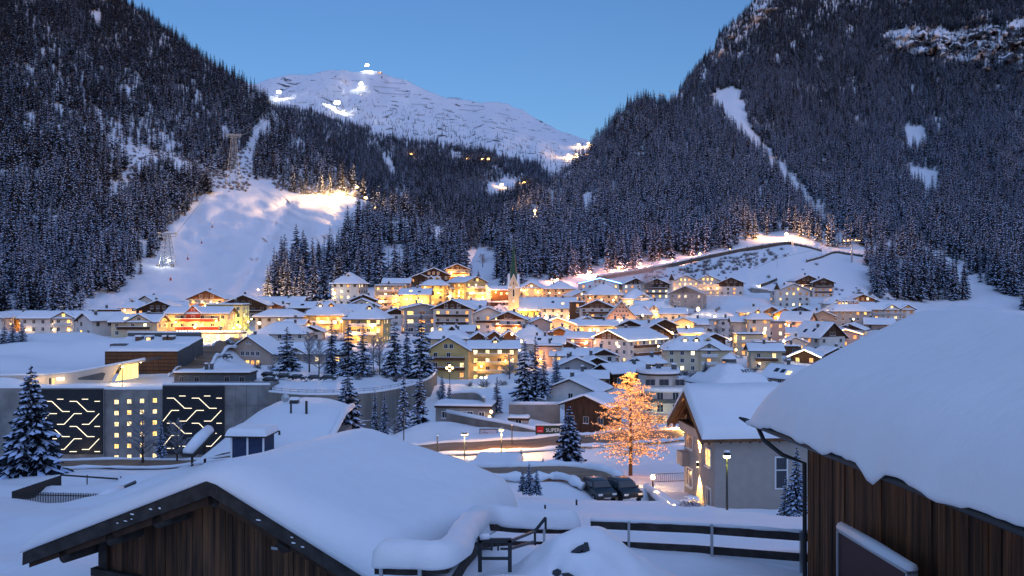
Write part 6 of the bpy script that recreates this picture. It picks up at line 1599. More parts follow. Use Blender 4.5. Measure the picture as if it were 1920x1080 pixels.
# covered track, retaining rails and fences on the right slope
def ribbon(name, label, cat, pts, depth, hgt, thick, mat, snow=0.0, posts=0):
    P = []
    for px, py in pts:
        Y = float(depth(np.array([px]), np.array([py]))[0]); P.append(at(px, py, Y))
    o = thing(name, label, cat, P[0]); Q = [p - P[0] for p in smooth_pts(P, 6)]
    b = MB()
    for q0, q1 in zip(Q[:-1], Q[1:]): b.beam(q0 + Vector((0, 0, hgt / 2)), q1 + Vector((0, 0, hgt / 2)), thick, hgt)
    b.build('wall', mat, o)
    if snow:
        b = MB(); b.tube([q + Vector((0, 0, hgt + snow * .3)) for q in Q], snow, 6); b.build('top_snow', SNOW, o, True)
    if posts:
        pm = MB().beam((0, -thick, -1), (0, -thick, hgt + .8), .35, .35).mesh('post', [mat])
        for q in Q[::posts]: obj('post', pm, o, q)
    return o
DT = M('weathered_boards', (.11, .10, .09), .85, var=.4, scale=.2)
ribbon('covered_track', 'long dark covered conveyor track climbing the right slope', 'track', [(1120, 525), (1190, 514), (1260, 500), (1330, 484), (1400, 470), (1450, 462), (1484, 459)], depth3, 2.4, 2.4, DT, .9, 3)
ribbon('slope_fence', 'dark fence running on from the covered track end', 'fence', [(1488, 460), (1510, 464), (1540, 472)], depth3, 1.8, .3, DT, .4, 2)
ribbon('slope_fence', 'curving board fence below the chairlift mast', 'fence', [(1512, 492), (1540, 484), (1565, 475), (1590, 478), (1618, 482)], depth3, 1.8, .3, DT, .4, 2)
ribbon('slope_fence', 'short slanting dark ramp on the lower right slope', 'fence', [(1425, 538), (1440, 533), (1456, 526)], depth3, 1.8, 1.0, DT, .5, 0)
ribbon('slope_wall', 'grey retaining wall under the dark chalet by the right run', 'wall', [(1322, 551), (1360, 548), (1392, 547)], depth3, 3.0, .8, WALLS['concrete'], .6)
ribbon('slope_wall', 'grey retaining wall below the slanting ramp', 'wall', [(1408, 548), (1430, 551), (1452, 553)], depth3, 3.0, .8, WALLS['concrete'], .6)
ribbon('slope_fence', 'fence with lamps at the right top of the ski run', 'fence', [(672, 372), (690, 377), (705, 381)], depth1, 1.6, .3, DT, 0, 2)

# soft smoke rising from the village
def smoke(label, px, py, Y, w, h, dens, col=(.95, .88, .92)):
    s = Y / F; p = at(px, py, Y); b = MB(); b.ball((0, 0, 0), (w * s, w * s * .7, h * s), 0, 2); o = b.build('smoke', [], None, True); o.location = p
    m = bpy.data.materials.new('smoke'); m.use_nodes = True; nt = m.node_tree; nt.nodes.clear()
    out = nt.nodes.new('ShaderNodeOutputMaterial'); vol = nt.nodes.new('ShaderNodeVolumePrincipled'); vol.inputs['Color'].default_value = (*col, 1); vol.inputs['Anisotropy'].default_value = .2
    tc = nt.nodes.new('ShaderNodeTexCoord'); n = nt.nodes.new('ShaderNodeTexNoise'); n.inputs['Scale'].default_value = .09; n.inputs['Detail'].default_value = 3
    nt.links.new(tc.outputs['Object'], n.inputs['Vector'])
    vl = nt.nodes.new('ShaderNodeVectorMath'); vl.operation = 'DIVIDE'; vl.inputs[1].default_value = (w * s, w * s * .7, h * s); nt.links.new(tc.outputs['Object'], vl.inputs[0])
    ln = nt.nodes.new('ShaderNodeVectorMath'); ln.operation = 'LENGTH'; nt.links.new(vl.outputs[0], ln.inputs[0])
    fa = nt.nodes.new('ShaderNodeMapRange'); fa.inputs['From Min'].default_value = 1; fa.inputs['From Max'].default_value = .2; fa.inputs['To Min'].default_value = 0; fa.inputs['To Max'].default_value = dens; nt.links.new(ln.outputs['Value'], fa.inputs[0])
    mr = nt.nodes.new('ShaderNodeMapRange'); mr.inputs['From Min'].default_value = .38; mr.inputs['From Max'].default_value = .75; nt.links.new(n.outputs[0], mr.inputs[0])
    mu = nt.nodes.new('ShaderNodeMath'); mu.operation = 'MULTIPLY'; nt.links.new(fa.outputs[0], mu.inputs[0]); nt.links.new(mr.outputs[0], mu.inputs[1])
    nt.links.new(mu.outputs[0], vol.inputs['Density']); nt.links.new(vol.outputs[0], out.inputs['Volume'])
    o.data.materials.append(m); tag(o, label, 'smoke', kind='stuff'); return o
if SMOKE:
    smoke('faint smoke column over the chalets left of turret house', 1212, 520, 505, 16, 50, .5)
    smoke('warm drifting snow haze along the lit track of right slope', 1180, 512, 540, 120, 22, .05)
    smoke('drifting mist over the grey house by the snow bank', 1305, 555, 450, 66, 36, .16)

# ------------------------------------------------------------------ foreground: two old barns
PLANK = M('weathered_plank', (.17, .078, .036), .8, var=.65, scale=2.2, stretch=(3, 3, .22), bump=.5, bscale=5, rnd=.45, col2=(.045, .027, .018))
PLANKB = M('barn_plank', (.21, .08, .03), .75, var=.7, scale=2.0, stretch=(4, 4, .2), bump=.5, bscale=5, rnd=.5, col2=(.045, .021, .012))
BEAM = M('old_beam', (.055, .048, .045), .85, var=.5, scale=3.0, stretch=(1, 1, 1), bump=.4, bscale=8)
def loft(o, name, xs, ys, fn, mat):
    """closed snow body from a top function fn(i,j)->(top vec, bottom vec)"""
    nx_, ny_ = len(xs), len(ys); top, bot = [], []
    for y in ys:
        for x in xs:
            a, c = fn(x, y); top.append(a); bot.append(c)
    n = nx_ * ny_; f = []
    for j in range(ny_ - 1):
        for i in range(nx_ - 1):
            a = j * nx_ + i; f.append((a, a + 1, a + nx_ + 1, a + nx_)); f.append((a + n, a + nx_ + n, a + nx_ + 1 + n, a + 1 + n))
    for i in range(nx_ - 1):
        f.append((i, i + n, i + 1 + n, i + 1)); a = (ny_ - 1) * nx_ + i; f.append((a, a + 1, a + 1 + n, a + n))
    for j in range(ny_ - 1):
        a = j * nx_; f.append((a, a + nx_, a + nx_ + n, a + n)); a = j * nx_ + nx_ - 1; f.append((a, a + n, a + nx_ + n, a + nx_))
    return MB().add(top + bot, f).build(name, mat, o, True)
def dense(lo, hi, n, e):
    """samples crowded toward both ends"""
    out = [lo, lo + e * .03, lo + e * .1, lo + e * .22, lo + e * .4, lo + e * .65]
    return out + list(np.linspace(lo + e, hi - e, n)) + [hi - (x - lo) for x in out][::-1]

def barn_a():
    ap = at(395, 908, 22.0); o = thing('barn', 'old dark timber barn with broad snow covered roof in left foreground', 'barn', ap, R(-25))
    tp = .386; wl, wr, Lr = 6.9, 4.9, 6.9
    def rz_(x): return -abs(x) * tp
    # roof boards
    b = MB()
    for x in (-wl, wr):
        p = [(x, rz_(x)), (0, 0), (0, .10), (x, rz_(x) + .10)]
        b.prism(p if x < 0 else p[::-1], .06, Lr)
    ro = b.build('roof', BEAM, o)
    # bargeboards
    for x, nm in ((-wl, 'bargeboard'), (wr, 'bargeboard')):
        m = MB(); sg = 1 if x > 0 else -1
        p = [(0, .10), (x, rz_(x) + .10), (x + .02 * sg, rz_(x) - .26), (0, -.28)]
        m.prism(p if sg < 0 else p[::-1], -.02, .055); m.build(nm, BEAM, o)
        m = MB(); p = [(0, -.29), (x * .985, rz_(x * .985) - .16), (x * .985, rz_(x * .985) - .38), (0, -.50)]
        m.prism(p if sg < 0 else p[::-1], .10, .16); m.build(nm, WOOD, o)
    # purlin ends under the roof
    for x in (-5.4, -3.6, -1.9, 0, 2.2, 4.2):
        MB().tube([(x, .1, rz_(x) - .42), (x, 2.2, rz_(x) - .42)], .19, 12).build('purlin', BEAM, o, True)
    # gable boards, each its own piece
    rg = random.Random(12); x = -wl + 1.9; yb = 1.1
    while x < wr - .5:
        w = rg.uniform(.15, .24); d = rg.uniform(0, .035)
        m = MB(); m.box(x + .006, x + w - .006, yb - d, yb + .05, -6.5, 0)
        m.v = [(a, b_, (rz_(a) - .12) if c == 0 else c) for a, b_, c in m.v]
        m.build('plank', PLANK, o); x += w
    m = MB(); m.box(-wl + 1.9, wr - .5, yb + .06, yb + .12, -6.5, -2.3); m.prism([(-wl + 1.9, -2.35), (-4.9, -2.3), (0, -.3), (4.7, -2.2), (4.7, -2.35)], yb + .06, yb + .12); m.build('inner_wall', WOOD, o)
    MB().box(-wl + 2.0, -wl + 2.14, 1.0, Lr - .4, -6.5, rz_(-wl + 2) - .1).build('side_wall', WOOD, o); MB().box(wr - .7, wr - .58, 1.0, Lr - .4, -6.5, rz_(wr - .6) - .1).build('side_wall', WOOD, o)
    MB().box(-wl + 1.8, -wl + 2.12, .98, 1.25, -6.5, -2.05).build('corner_post', BEAM, o)
    m = MB(); m.beam((-wl + 1.6, 1.0, -3.15), (-wl + 3.4, 1.0, -3.15), .22, .22); m.beam((-wl + 1.6, 1.0, -3.6), (-wl + 2.8, 1.0, -3.6), .2, .2); m.build('log_end', BEAM, o)
    MB().box(1.05, 1.25, yb - .10, yb - .04, -1.75, -1.68).build('latch', STEEL, o)
    # snow body
    xs = dense(-wl - .10, wr + .35, 34, .9); ys = dense(-.06, Lr + .15, 20, .7)
    def fn(x, y):
        xe = min(x + wl + .10, wr + .35 - x); ye0 = y + .06; ye1 = Lr + .15 - y
        base = rz_(x) + .11
        if abs(x) < .8: base = base + 0
        soft = -math.sqrt(x * x + .16) * tp + .2 * tp
        t = .42 + .04 * max(0, x) + (.46 * max(0, (x - .4) / 4.6) ** 1.2 * (.45 + .55 * y / Lr) if x > .4 else .02 * -x)
        t += .07 * nz(x * .45, y * .45, 3) + .02 * nz(x * 1.6, y * 1.6, 8)
        ed = edge_t(xe, .75 if x < 0 else .6) * (.10 + .90 * edge_t(ye0, .95)) * edge_t(ye1, .4)
        zt = min(base, base) * 0 + (soft + .11) + t * ed
        zt = max(zt, base + .012)
        return (x, y, zt), (x, y, base + .004)
    loft(o, 'roof_snow', xs, ys, fn, SNOWN)
    # frozen snow bits stuck to the bargeboard
    for x0, n in ((-2.6, 6), (2.0, 4)):
        m = MB()
        for i in range(n): x = x0 + rg.gauss(0, .38); m.ball((x, -.03, rz_(x) - rg.uniform(-.05, .14)), (rg.uniform(.03, .10), .015, rg.uniform(.012, .03)), 0, 1)
        m.build('clinging_snow', SNOWN, o, True)
    return o
barn_a()

def barn_b():
    E0 = Vector((6.75, 24.2, -3.68)); o = thing('barn', 'tall plank barn with deep pale snow roof on the right', 'barn', E0, R(6.4))
    # local: y along the eave away from the viewer (0 = far end, negative nearer), x to the right up the roof
    w, Ln = 4.5, 17.0; tp = .50
    def rz_(x): return x * tp if x <= w else (2 * w - x) * tp
    b = MB(); b.prism([(0, 0), (0, .10), (w, w * tp + .1), (2 * w, .1), (2 * w, 0), (w, w * tp)][::-1], -Ln, 0); b.build('roof', BEAM, o)
    rg = random.Random(3); xw = 1.0; y = -.9
    while y > -Ln + 1:
        ww = rg.uniform(.14, .26); d = rg.uniform(0, .03)
        MB().box(xw - .03 - d, xw + .03, y - ww + .005, y - .005, -7, xw * tp - .03).build('plank', PLANKB, o); y -= ww
    MB().box(xw + .035, xw + .1, -Ln + .5, -.92, -7, xw * tp - .05).build('inner_wall', WOOD, o)
    m = MB(); x = xw
    while x < 2 * w - 1:
        ww = rg.uniform(.16, .26); MB().box(x + .005, x + ww - .005, -.93, -.86 - rg.uniform(0, .02), -7, rz_(x + ww * .5) - .1).build('plank', PLANKB, o); x += ww
    for yy in np.arange(-1.2, -Ln + 1, -1.15): MB().beam((.12, yy, .02), (1.0, yy, .48), .12, .16).build('rafter_end', BEAM, o)
    m = MB(); g = []
    for i in range(24): g.append((-.08, .35 - i * .7, -.06 - .0 * i))
    m.tube(g, .085, 10); m.tube([(-.08, .35, -.06), (-.2, .5, .0), (-.34, .62, .06)], [.085, .07, .03], 8); m.build('gutter', METAL, o, True)
    m = MB(); m.tube([(-.08, -.1, -.1), (.0, -.3, -.42), (.35, -.7, -.75), (.9, -.84, -.95), (.92, -.84, -6)], .06, 8); m.build('downpipe', METAL, o, True)
    xs = dense(-.28, 2 * w + .2, 40, 1.1); ys = dense(-Ln, .30, 70, 1.0)
    def fn(x, y):
        droop = 0; xe = x + .28; xr = 2 * w + .2 - x; ye = .30 - y; base = rz_(max(0, min(2 * w, x))) + .11
        soft = w * tp - math.sqrt((x - w) ** 2 + .35) * tp + .11
        t = .98 + .10 * nz(x * .35, y * .3, 6) + .02 * nz(x * 1.3, y * 1.3, 2) + .10 * math.exp(-((x - w) / .9) ** 2)
        ed = edge_t(xe, 1.2) * edge_t(xr, 1.0) * (.05 + .95 * edge_t(ye, 1.25))
        zt = max(soft + t * ed, base + .02)
        lip = max(0, 1 - xe / .32)
        hang = lip * (.02 + .22 * max(0, nz(y * .55, 1.7, 0)) + .30 * max(0, 1 - abs(y + 6.4) / .55) + .14 * max(0, 1 - abs(y + 4.2) / .5) + .05 * nz(y * 2.5, 5, 0))
        xo = x - .10 * lip * max(0, nz(y * .8, 4.2, 1))
        return (xo, y, zt - hang), (xo + .03 * lip, y, base + .004 - hang * 1.25 - .03 * lip)
    loft(o, 'roof_snow', xs, ys, fn, SNOWN)
    return o
bb_ = barn_b()
# board leaning before the barn wall
def notice():
    p0 = at(1575, 992, 20.6); p1 = at(1703, 1056, 17.6); d = p1 - p0; L = d.length
    o = thing('notice_board', 'dark red framed board with snow on top before the right barn', 'board', p0, math.atan2(d.y, d.x))
    dz = d.z; H_ = 2.6
    MB().box(0, L, -.02, .10, -H_, -.06).build('panel', M('dark_red_panel', (.06, .012, .014), .45, var=.2, scale=2), o)
    for x0, x1 in ((-.06, .0), (L, L + .07)): MB().box(x0, x1, -.06, .16, -H_, .0).build('frame', STEEL, o)
    MB().box(-.06, L + .07, -.06, .16, -.06, 0).build('frame', STEEL, o)
    m = MB(); m.tube([(-.06, .05, .04), (L * .5, .05, .05), (L + .07, .05, .04)], [.12, .14, .12], 8); m.build('board_snow', SNOWN, o, True)
notice()

# ------------------------------------------------------------------ rails, gate stand, snow heap in front
def snow_roll(P, w, h, seed=0, taper=True, n=14):
    P = [Vector(p) for p in P]; m = MB(); k = len(P); v = []
    for i, p in enumerate(P):
        d = P[min(i + 1, k - 1)] - P[max(i - 1, 0)]; d.z = 0; d = d.normalized() if d.length > 1e-6 else Vector((1, 0, 0)); sd_ = Vector((-d.y, d.x, 0))
        e = min(1, math.sqrt(min(i, k - 1 - i) / 5.0) + .12) if taper else 1
        for j in range(n):
            a = math.pi * 2 * j / n; c_, s_ = math.cos(a), math.sin(a)
            q = 1 + .22 * nz(p.x * .9 + c_, p.y * .9, seed + s_) + .10 * nz(p.x * 3.1 + c_ * 2, p.y * 3.1, seed + s_ * 2)
            v.append(p + sd_ * (c_ * w / 2 * q * e ** .5) + Vector((0, 0, (h * s_ * q * e if s_ > 0 else .30 * h * s_ * q) )))
    f = [(i * n + j, i * n + (j + 1) % n, (i + 1) * n + (j + 1) % n, (i + 1) * n + j) for i in range(k - 1) for j in range(n)] + [tuple(range(n))[::-1], tuple(range((k - 1) * n, k * n))]
    return m.add(v, f)
def rail_run(label, pts, levels, bh, posts, snow, mat=BEAM, name='rail_fence', depth=.07):
    P = [Vector(p) for p in pts]; o = thing(name, label, 'fence', P[0] - Vector((0, 0, 1.6))); off = Vector(o.location)
    for zz in levels:
        for a, c in zip(P[:-1], P[1:]):
            MB().beam(a - off + Vector((0, 0, zz)), c - off + Vector((0, 0, zz)), depth, bh).build('rail', mat, o)
    for q in posts: MB().beam(Vector(q) - off + Vector((0, -.1, .18)), Vector(q) - off + Vector((0, -.1, -1.7)), .09, .07).build('post', STEEL, o)
    if snow:
        m = snow_roll([p - off + Vector((0, 0, bh / 2 + .05)) for p in smooth_pts(P, 10)], snow * 1.9, snow * 1.35, snow * 9 + P[0].x); m.build('rail_snow', SNOWN, o, True)
    return o
a0 = at(1108, 984, 26.2); a1 = at(1300, 992, 25); a2 = at(1522, 1008, 24)
f1 = rail_run('weathered two board rail fence between the barns', [a0, a1, a2], (0, -.56), .21, [at(1178, 987, 25.8), at(1333, 994, 24.8), at(1500, 1006, 24.1)], 0)
m = MB(); off = Vector(f1.location); m.tube([p - off + Vector((0, 0, .15)) for p in smooth_pts([a0, a1, a2], 10)], [.05 + .03 * nz(i * .9, 7) for i in range(21)], 8); m.build('rail_snow', SNOWN, f1, True)
RP = [at(703, 1064, 17.4), at(770, 1066, 17.2), at(838, 1062, 17.4), at(874, 1012, 20.4), at(905, 984, 24.2), at(965, 990, 25), at(1030, 992, 25.6), at(1085, 992, 26)]
rf_ = rail_run('rail fence buried under a thick winding roll of snow before the barn', RP, (0, -.5), .25, [at(716, 1064, 17.3), at(788, 1066, 17.1), at(905, 986, 24.5), at(1020, 992, 25.4)], 0)
off = Vector(rf_.location); sp_p = smooth_pts(RP, 12); hm = [(.62 + .16 * nz(i * .11, 5.5, 1)) for i in range(len(sp_p))]
snow_roll([p - off + Vector((0, 0, .14)) for p in sp_p], .62, .42, 4.2).build('rail_snow', SNOWN, rf_, True)
def stand():
    o = thing('gate_stand', 'black metal gate frame standing in the snow', 'gate', at(927, 1066, 20.2)); off = Vector(o.location)
    def q(px, py, Y=20.2): return at(px, py, Y) - off
    def bars(nm, L, r):
        m = MB()
        for a, c in L: m.beam(a, c, r, r)
        m.build(nm, METAL, o)
    bars('post', [(q(900, 1072), q(900, 1012))], .09); bars('post', [(q(956, 1072), q(956, 1012))], .09)
    bars('top_bar', [(q(897, 1013), q(959, 1013))], .09); bars('bottom_bar', [(q(900, 1047), q(956, 1047))], .06)
    bars('catch', [(q(900, 1029), q(921, 1029)), (q(922, 1014), q(922, 1032)), (q(934, 1014), q(934, 1032)), (q(938, 1029), q(956, 1029))], .045)
    bars('brace', [(q(956, 1015), q(1003, 996, 23)), (q(956, 1029), q(1000, 1016, 22.6)), (q(1003, 996, 23), q(1023, 971, 23.4)), (q(1023, 971, 23.4), q(1023, 992, 23.4)), (q(1003, 992, 23), q(1003, 1022, 23))], .06)
    bars('brace', [(q(900, 1013), q(884, 994, 22.5)), (q(900, 1029), q(880, 1013, 22)), (q(884, 994, 22.5), q(899, 966, 23)), (q(899, 966, 23), q(899, 1000, 23))], .06)
    m = MB(); m.tube([q(900, 1009) + Vector((0, 0, .02)), q(918, 1008) + Vector((0, 0, .03))], .07, 8); m.build('bar_snow', SNOWN, o, True)
stand()
def heap():
    c = at(1092, 1070, 20.4); o = thing('snow_heap', 'rounded snow heap with dark slabs showing through holes', 'snow heap', c)
    nr_, na = 40, 72; v = []; holes = ((-.30, -1.05, .20, .15), (.02, -1.28, .18, .16), (.45, -1.12, .17, .18), (-.12, -.52, .20, .15), (-.62, -.85, .09, .10))
    def hz(x, y):
        r_ = math.hypot(x / 2.5, y / 2.1)
        z = .70 * math.exp(-((x - .1) ** 2 / 2.3 + (y - .2) ** 2 / 1.5) ** 1.8) + .26 * math.exp(-((x - .35) ** 2 / .35 + (y - .1) ** 2 / .4)) + .20 * math.exp(-((x + .55) ** 2 / .2 + (y + .1) ** 2 / .25))
        z += .16 * math.exp(-((x + .2) ** 2 / .10 + (y + .78) ** 2 / .05)) + .16 * math.exp(-((x - .28) ** 2 / .08 + (y + .80) ** 2 / .05)) + .20 * nz(x * .8, y * .8, 4) + .09 * nz(x * 2.1, y * 2.1, 1)
        return z * (1 - r_ ** 4) - .35 * r_ ** 2
    for i in range(nr_):
        for j in range(na):
            r_ = i / (nr_ - 1); a = 2 * math.pi * j / na; x, y = r_ * 2.5 * math.cos(a), r_ * 2.1 * math.sin(a); z = hz(x, y)
            for hx, hy, hw, hh in holes: z -= .16 * math.exp(-(((x - hx) / hw) ** 2 + ((y - hy) / hh) ** 2) ** 2)
            v.append((x, y, z))
    MB().add(v, [(i * na + j, (i + 1) * na + j, (i + 1) * na + (j + 1) % na, i * na + (j + 1) % na) for i in range(nr_ - 1) for j in range(na)]).build('snow_cover', SNOWN, o, True)
    sl = M('slate_plate', (.03, .036, .046), .45, var=.3, scale=4); rg = random.Random(21)
    for k, (hx, hy, hw, hh) in enumerate(holes):
        for q_ in range(2 if k in (1, 3) else 1):
            n = 6; pl = [(hw * 1.5 * math.cos(6.283 * a / n + .3) * rg.uniform(.6, 1.1), hh * .75 * math.sin(6.283 * a / n + .3) * rg.uniform(.6, 1.1)) for a in range(n)]
            m = MB(); m.add([(a, b, -.03) for a, b in pl] + [(a * .94, b * .94, .03) for a, b in pl], [tuple(range(n))[::-1], tuple(range(n, 2 * n))] + [(a, (a + 1) % n, (a + 1) % n + n, a + n) for a in range(n)])
            q = m.build('dark_slab', sl, o); q.location = (hx + q_ * hw * .8, hy - q_ * .05, hz(hx, hy) - .05); e = .05
            n_ = Vector((-(hz(hx + e, hy) - hz(hx - e, hy)) / (2 * e) + rg.uniform(-.25, .25), -(hz(hx, hy + e) - hz(hx, hy - e)) / (2 * e) - .3, 1)); q.rotation_euler = (n_.to_track_quat('Z', 'Y') @ Matrix.Rotation((-.55, .6, -.5, .7, .2)[k] + q_ * .9, 3, 'Z').to_quaternion()).to_euler()
heap()

# ------------------------------------------------------------------ near grey gable house
def gable_house():
    c = at(1340, 962, 80.0); r = -84.0; W, L, h = 9.2, 14.0, 7.2; tp = .66
    cr, sr = math.cos(R(r)), math.sin(R(r)); ox, oy = (W / 2) * cr - (-L / 2) * sr, (W / 2) * sr + (-L / 2) * cr
    o = thing('gable_house', 'grey beige house with wooden gable, wall lamp and snow roof at right', 'house', (c.x - ox, c.y - oy, c.z), R(r))
    b = MB(); b.prism([(-W / 2, -4), (W / 2, -4), (W / 2, h), (0, h + W / 2 * tp), (-W / 2, h)], -L / 2, L / 2 + 6); b.build('wall', WALLS['beige'], o)
    # recessed attic balcony with dark boarding
    MB().prism([(-3.6, h - .1), (3.9, h - .1), (3.9, h + .55), (0, h + W / 2 * tp - .5), (-3.6, h + .75)], -L / 2 - .05, -L / 2 - .004).build('attic_boarding', WOOD, o)
    MB().box(-4.0, 4.2, -L / 2 - .75, -L / 2 - .06, h - .95, h - .1).build('attic_parapet', WALLS['beige'], o)
    MB().box(-4.05, 4.25, -L / 2 - .8, -L / 2 - .06, h - .098, h + .02).build('parapet_cap', WOOD, o)
    ro, rf = roof_build(o, 'gable', W, L, h, tp, 1.0, .75, random.Random(6), y0=-L / 2 - 1.5, y1=L / 2 + 7, mat=BROWN)
    for sg in (-1, 1):
        for yy in (-L / 2 - 1.42, -L / 2 - .8):
            m = MB(); m.beam((0, yy, h + W / 2 * tp - .18), (sg * (W / 2 + .95), yy, h - .95 * tp - .18), .16, .30); m.build('gable_rafter', BROWN, o)
    for yy in np.arange(-L / 2 + .3, L / 2 + 6, .9): MB().beam((W / 2 - .1, yy, h - .12), (W / 2 + .9, yy, h - .9 * tp - .12), .14, .2).build('rafter_end', WOOD, o)
    def win(x, z, w, hh, mull=1, lit=None):
        m = MB(); t = .14; y = -L / 2
        m.box(x - w / 2 - t, x + w / 2 + t, y - .08, y + .01, z - t, z + hh + t, 0); m.box(x - w / 2, x + w / 2, y - .1, y - .081, z, z + hh, 1)
        for k in range(1, mull + 1): xx = x - w / 2 + w * k / (mull + 1); m.box(xx - .05, xx + .05, y - .13, y - .101, z, z + hh, 0)
        m.box(x - w / 2 - t - .1, x + w / 2 + t + .1, y - .22, y - .08, z - t - .08, z - t, 0)
        m.build('window', [FRAMEW, lit or GLASS], o)
    win(-2.7, 4.6, 1.6, 1.5); win(2.95, 4.0, 1.15, 1.45, 1, LITS[0]); win(-2.7, .9, 1.6, 1.6); win(2.95, .4, 1.15, 1.45)
    MB().box(-4.9, -3.0, -L / 2 - .7, -L / 2 - .002, 2.7, 4.0).build('bay_box', WALLS['beige'], o)
    m = MB(); y0 = -L / 2 + 5.6; m.box(W / 2 - .02, W / 2 + .08, y0, y0 + 1.25, 2.0, 5.0, 0); m.box(W / 2 + .081, W / 2 + .1, y0 + .14, y0 + 1.11, 2.14, 3.7, 1); m.box(W / 2 + .081, W / 2 + .1, y0 + .14, y0 + 1.11, 3.82, 4.86, 1); m.build('side_window', [FRAMEW, GLASS], o)
    # up and down wall lamp
    lx, lz = .35, 3.55
    m = MB(); m.tube([(lx, -L / 2 - .22, lz - .22), (lx, -L / 2 - .22, lz + .22)], .11, 10, 0); m.tube([(lx, -L / 2 - .22, lz + .221), (lx, -L / 2 - .22, lz + .26)], .09, 10, 1); m.tube([(lx, -L / 2 - .22, lz - .26), (lx, -L / 2 - .22, lz - .221)], .09, 10, 1); m.build('wall_lamp', [METAL, BULB], o)
    for sg in (-1, 1):
        l = bpy.data.lights.new('wall_lamp_beam', 'SPOT'); l.energy = 2600; l.color = (1, .55, .16); l.spot_size = R(46); l.spot_blend = .5; l.shadow_soft_size = .05
        lo = bpy.data.objects.new('wall_lamp_beam', l); COL.objects.link(lo); lo.parent = o; lo.location = (lx, -L / 2 - .5, lz + sg * .3); lo.rotation_euler = Vector((0, -.17, -sg)).to_track_quat('Z', 'Y').to_euler()
    plight((-1.5, -L / 2 - 3.0, h - .4), 16, (1, .45, .12), .4, o); plight((2.0, -L / 2 - 1.5, h + .6), 12, (1, .4, .1), .3, o)
    # rubble stone base with real stones
    g = thing_part('stone_base', o); rg = random.Random(2)
    x0, x1, y = -1.6, W / 2 + .5, -L / 2 - 1.1
    MB().box(x0, x1, y + .05, -L / 2, -4, -.3).build('core', WALLS['concrete'], g)
    st_ = M('base_stone', (.20, .115, .075), .85, var=.4, scale=5, bump=.3, bscale=9, rnd=.4)
    z = -3.4
    while z < -.4:
        hh = rg.uniform(.22, .34); x = x0
        while x < x1 - .1:
            ww = min(rg.uniform(.3, .65), x1 - x); d = rg.uniform(0, .05)
            MB().box(x + .015, x + ww - .015, y - d, y + .052, z + .015, z + hh - .015).build('stone', st_, g); x += ww
        z += hh
    m = MB(); m.tube([(x0 - .1, y + .35, -.2), (1, y + .35, -.15), (x1 + .1, y + .35, -.2)], [.42, .46, .42], 10); m.build('base_snow', SNOWN, g, True)
    m = MB(); m.tube([(W / 2 + .6, -L / 2 - .8, -.3), (W / 2 + .7, 0, -.25), (W / 2 + .7, L / 2 + 5, -.2)], .55, 10); m.build('plinth_snow', SNOWN, g, True)
    MB().box(W / 2 + .005, W / 2 + 1.0, -L / 2 - .5, L / 2 + 5.5, -4, -.35).build('plinth', WALLS['beige'], g)
gable_house()
hb = thing('hedge', 'rounded snowy hedge before the stone base', 'hedge', at(1296, 962, 70))
b = MB(); rg = random.Random(8)
for i in range(900):
    a = Vector((rg.gauss(0, 1), rg.gauss(0, 1), abs(rg.gauss(0, 1)))).normalized() * rg.uniform(.5, 1); p = Vector((a.x * 1.2, a.y * 1.0, a.z * 1.3)); d = Vector((rg.uniform(-.15, .15), rg.uniform(-.15, .15), rg.uniform(0, .2)))
    b.tube([p, p + d], [.018, .008], 3, 0 if rg.random() < .6 else 1, False)
b.build('twigs', [BARK, TSNOW], hb)
b = MB()
for i in range(26):
    a = rg.uniform(0, 6.28); r_ = rg.uniform(0, .8); b.ball((1.1 * r_ * math.cos(a), .9 * r_ * math.sin(a), 1.25 * math.sqrt(1 - r_ * r_ * .8) + .02), (rg.uniform(.12, .3), rg.uniform(.12, .3), .10), 0, 1)
b.build('hedge_snow', SNOWN, hb, True)

# low snow topped wall curling down from the cars
lw = wall_strip('garden_wall', 'low dark wall with rounded snow roll beside the parked cars', 'wall', smooth_pts([at(1213, 914, 78), at(1228, 928, 70), at(1243, 945, 62), at(1258, 962, 55), at(1282, 976, 50), at(1330, 982, 50), at(1384, 974, 54)], 6), -19.5, WALLS['slate'], .3, .32)
for i, (px, py, Y) in enumerate(((1230, 925, 69), (1262, 950, 60), (1276, 968, 50))):
    o = thing('garden_light', ('upper', 'middle', 'lower')[i] + ' small amber light glowing in the garden wall snow', 'lamp', at(px, py, Y)); b = MB(); b.ball((0, -.35, .15), .10, 0, 1); b.build('lamp_head', BULB, o, True); plight((0, -.5, .42), 30, (1, .55, .15), .1, o)
# thin railing beside the round garden lamp
rl = thing('garden_railing', 'thin metal railing on the bank left of the gable house', 'railing', at(1228, 906, 92)); off = Vector(rl.location)
b = MB(); 
for zz in (.95, .15): b.beam(Vector((0, 0, zz)), at(1283, 904, 92) - off + Vector((0, 0, zz)), .05, .05)
b.build('rail', METAL, rl)
for i in range(16): MB().beam(Vector((i * .2, 0, .12)), Vector((i * .2, 0, .96)), .03, .03).build('baluster', METAL, rl)

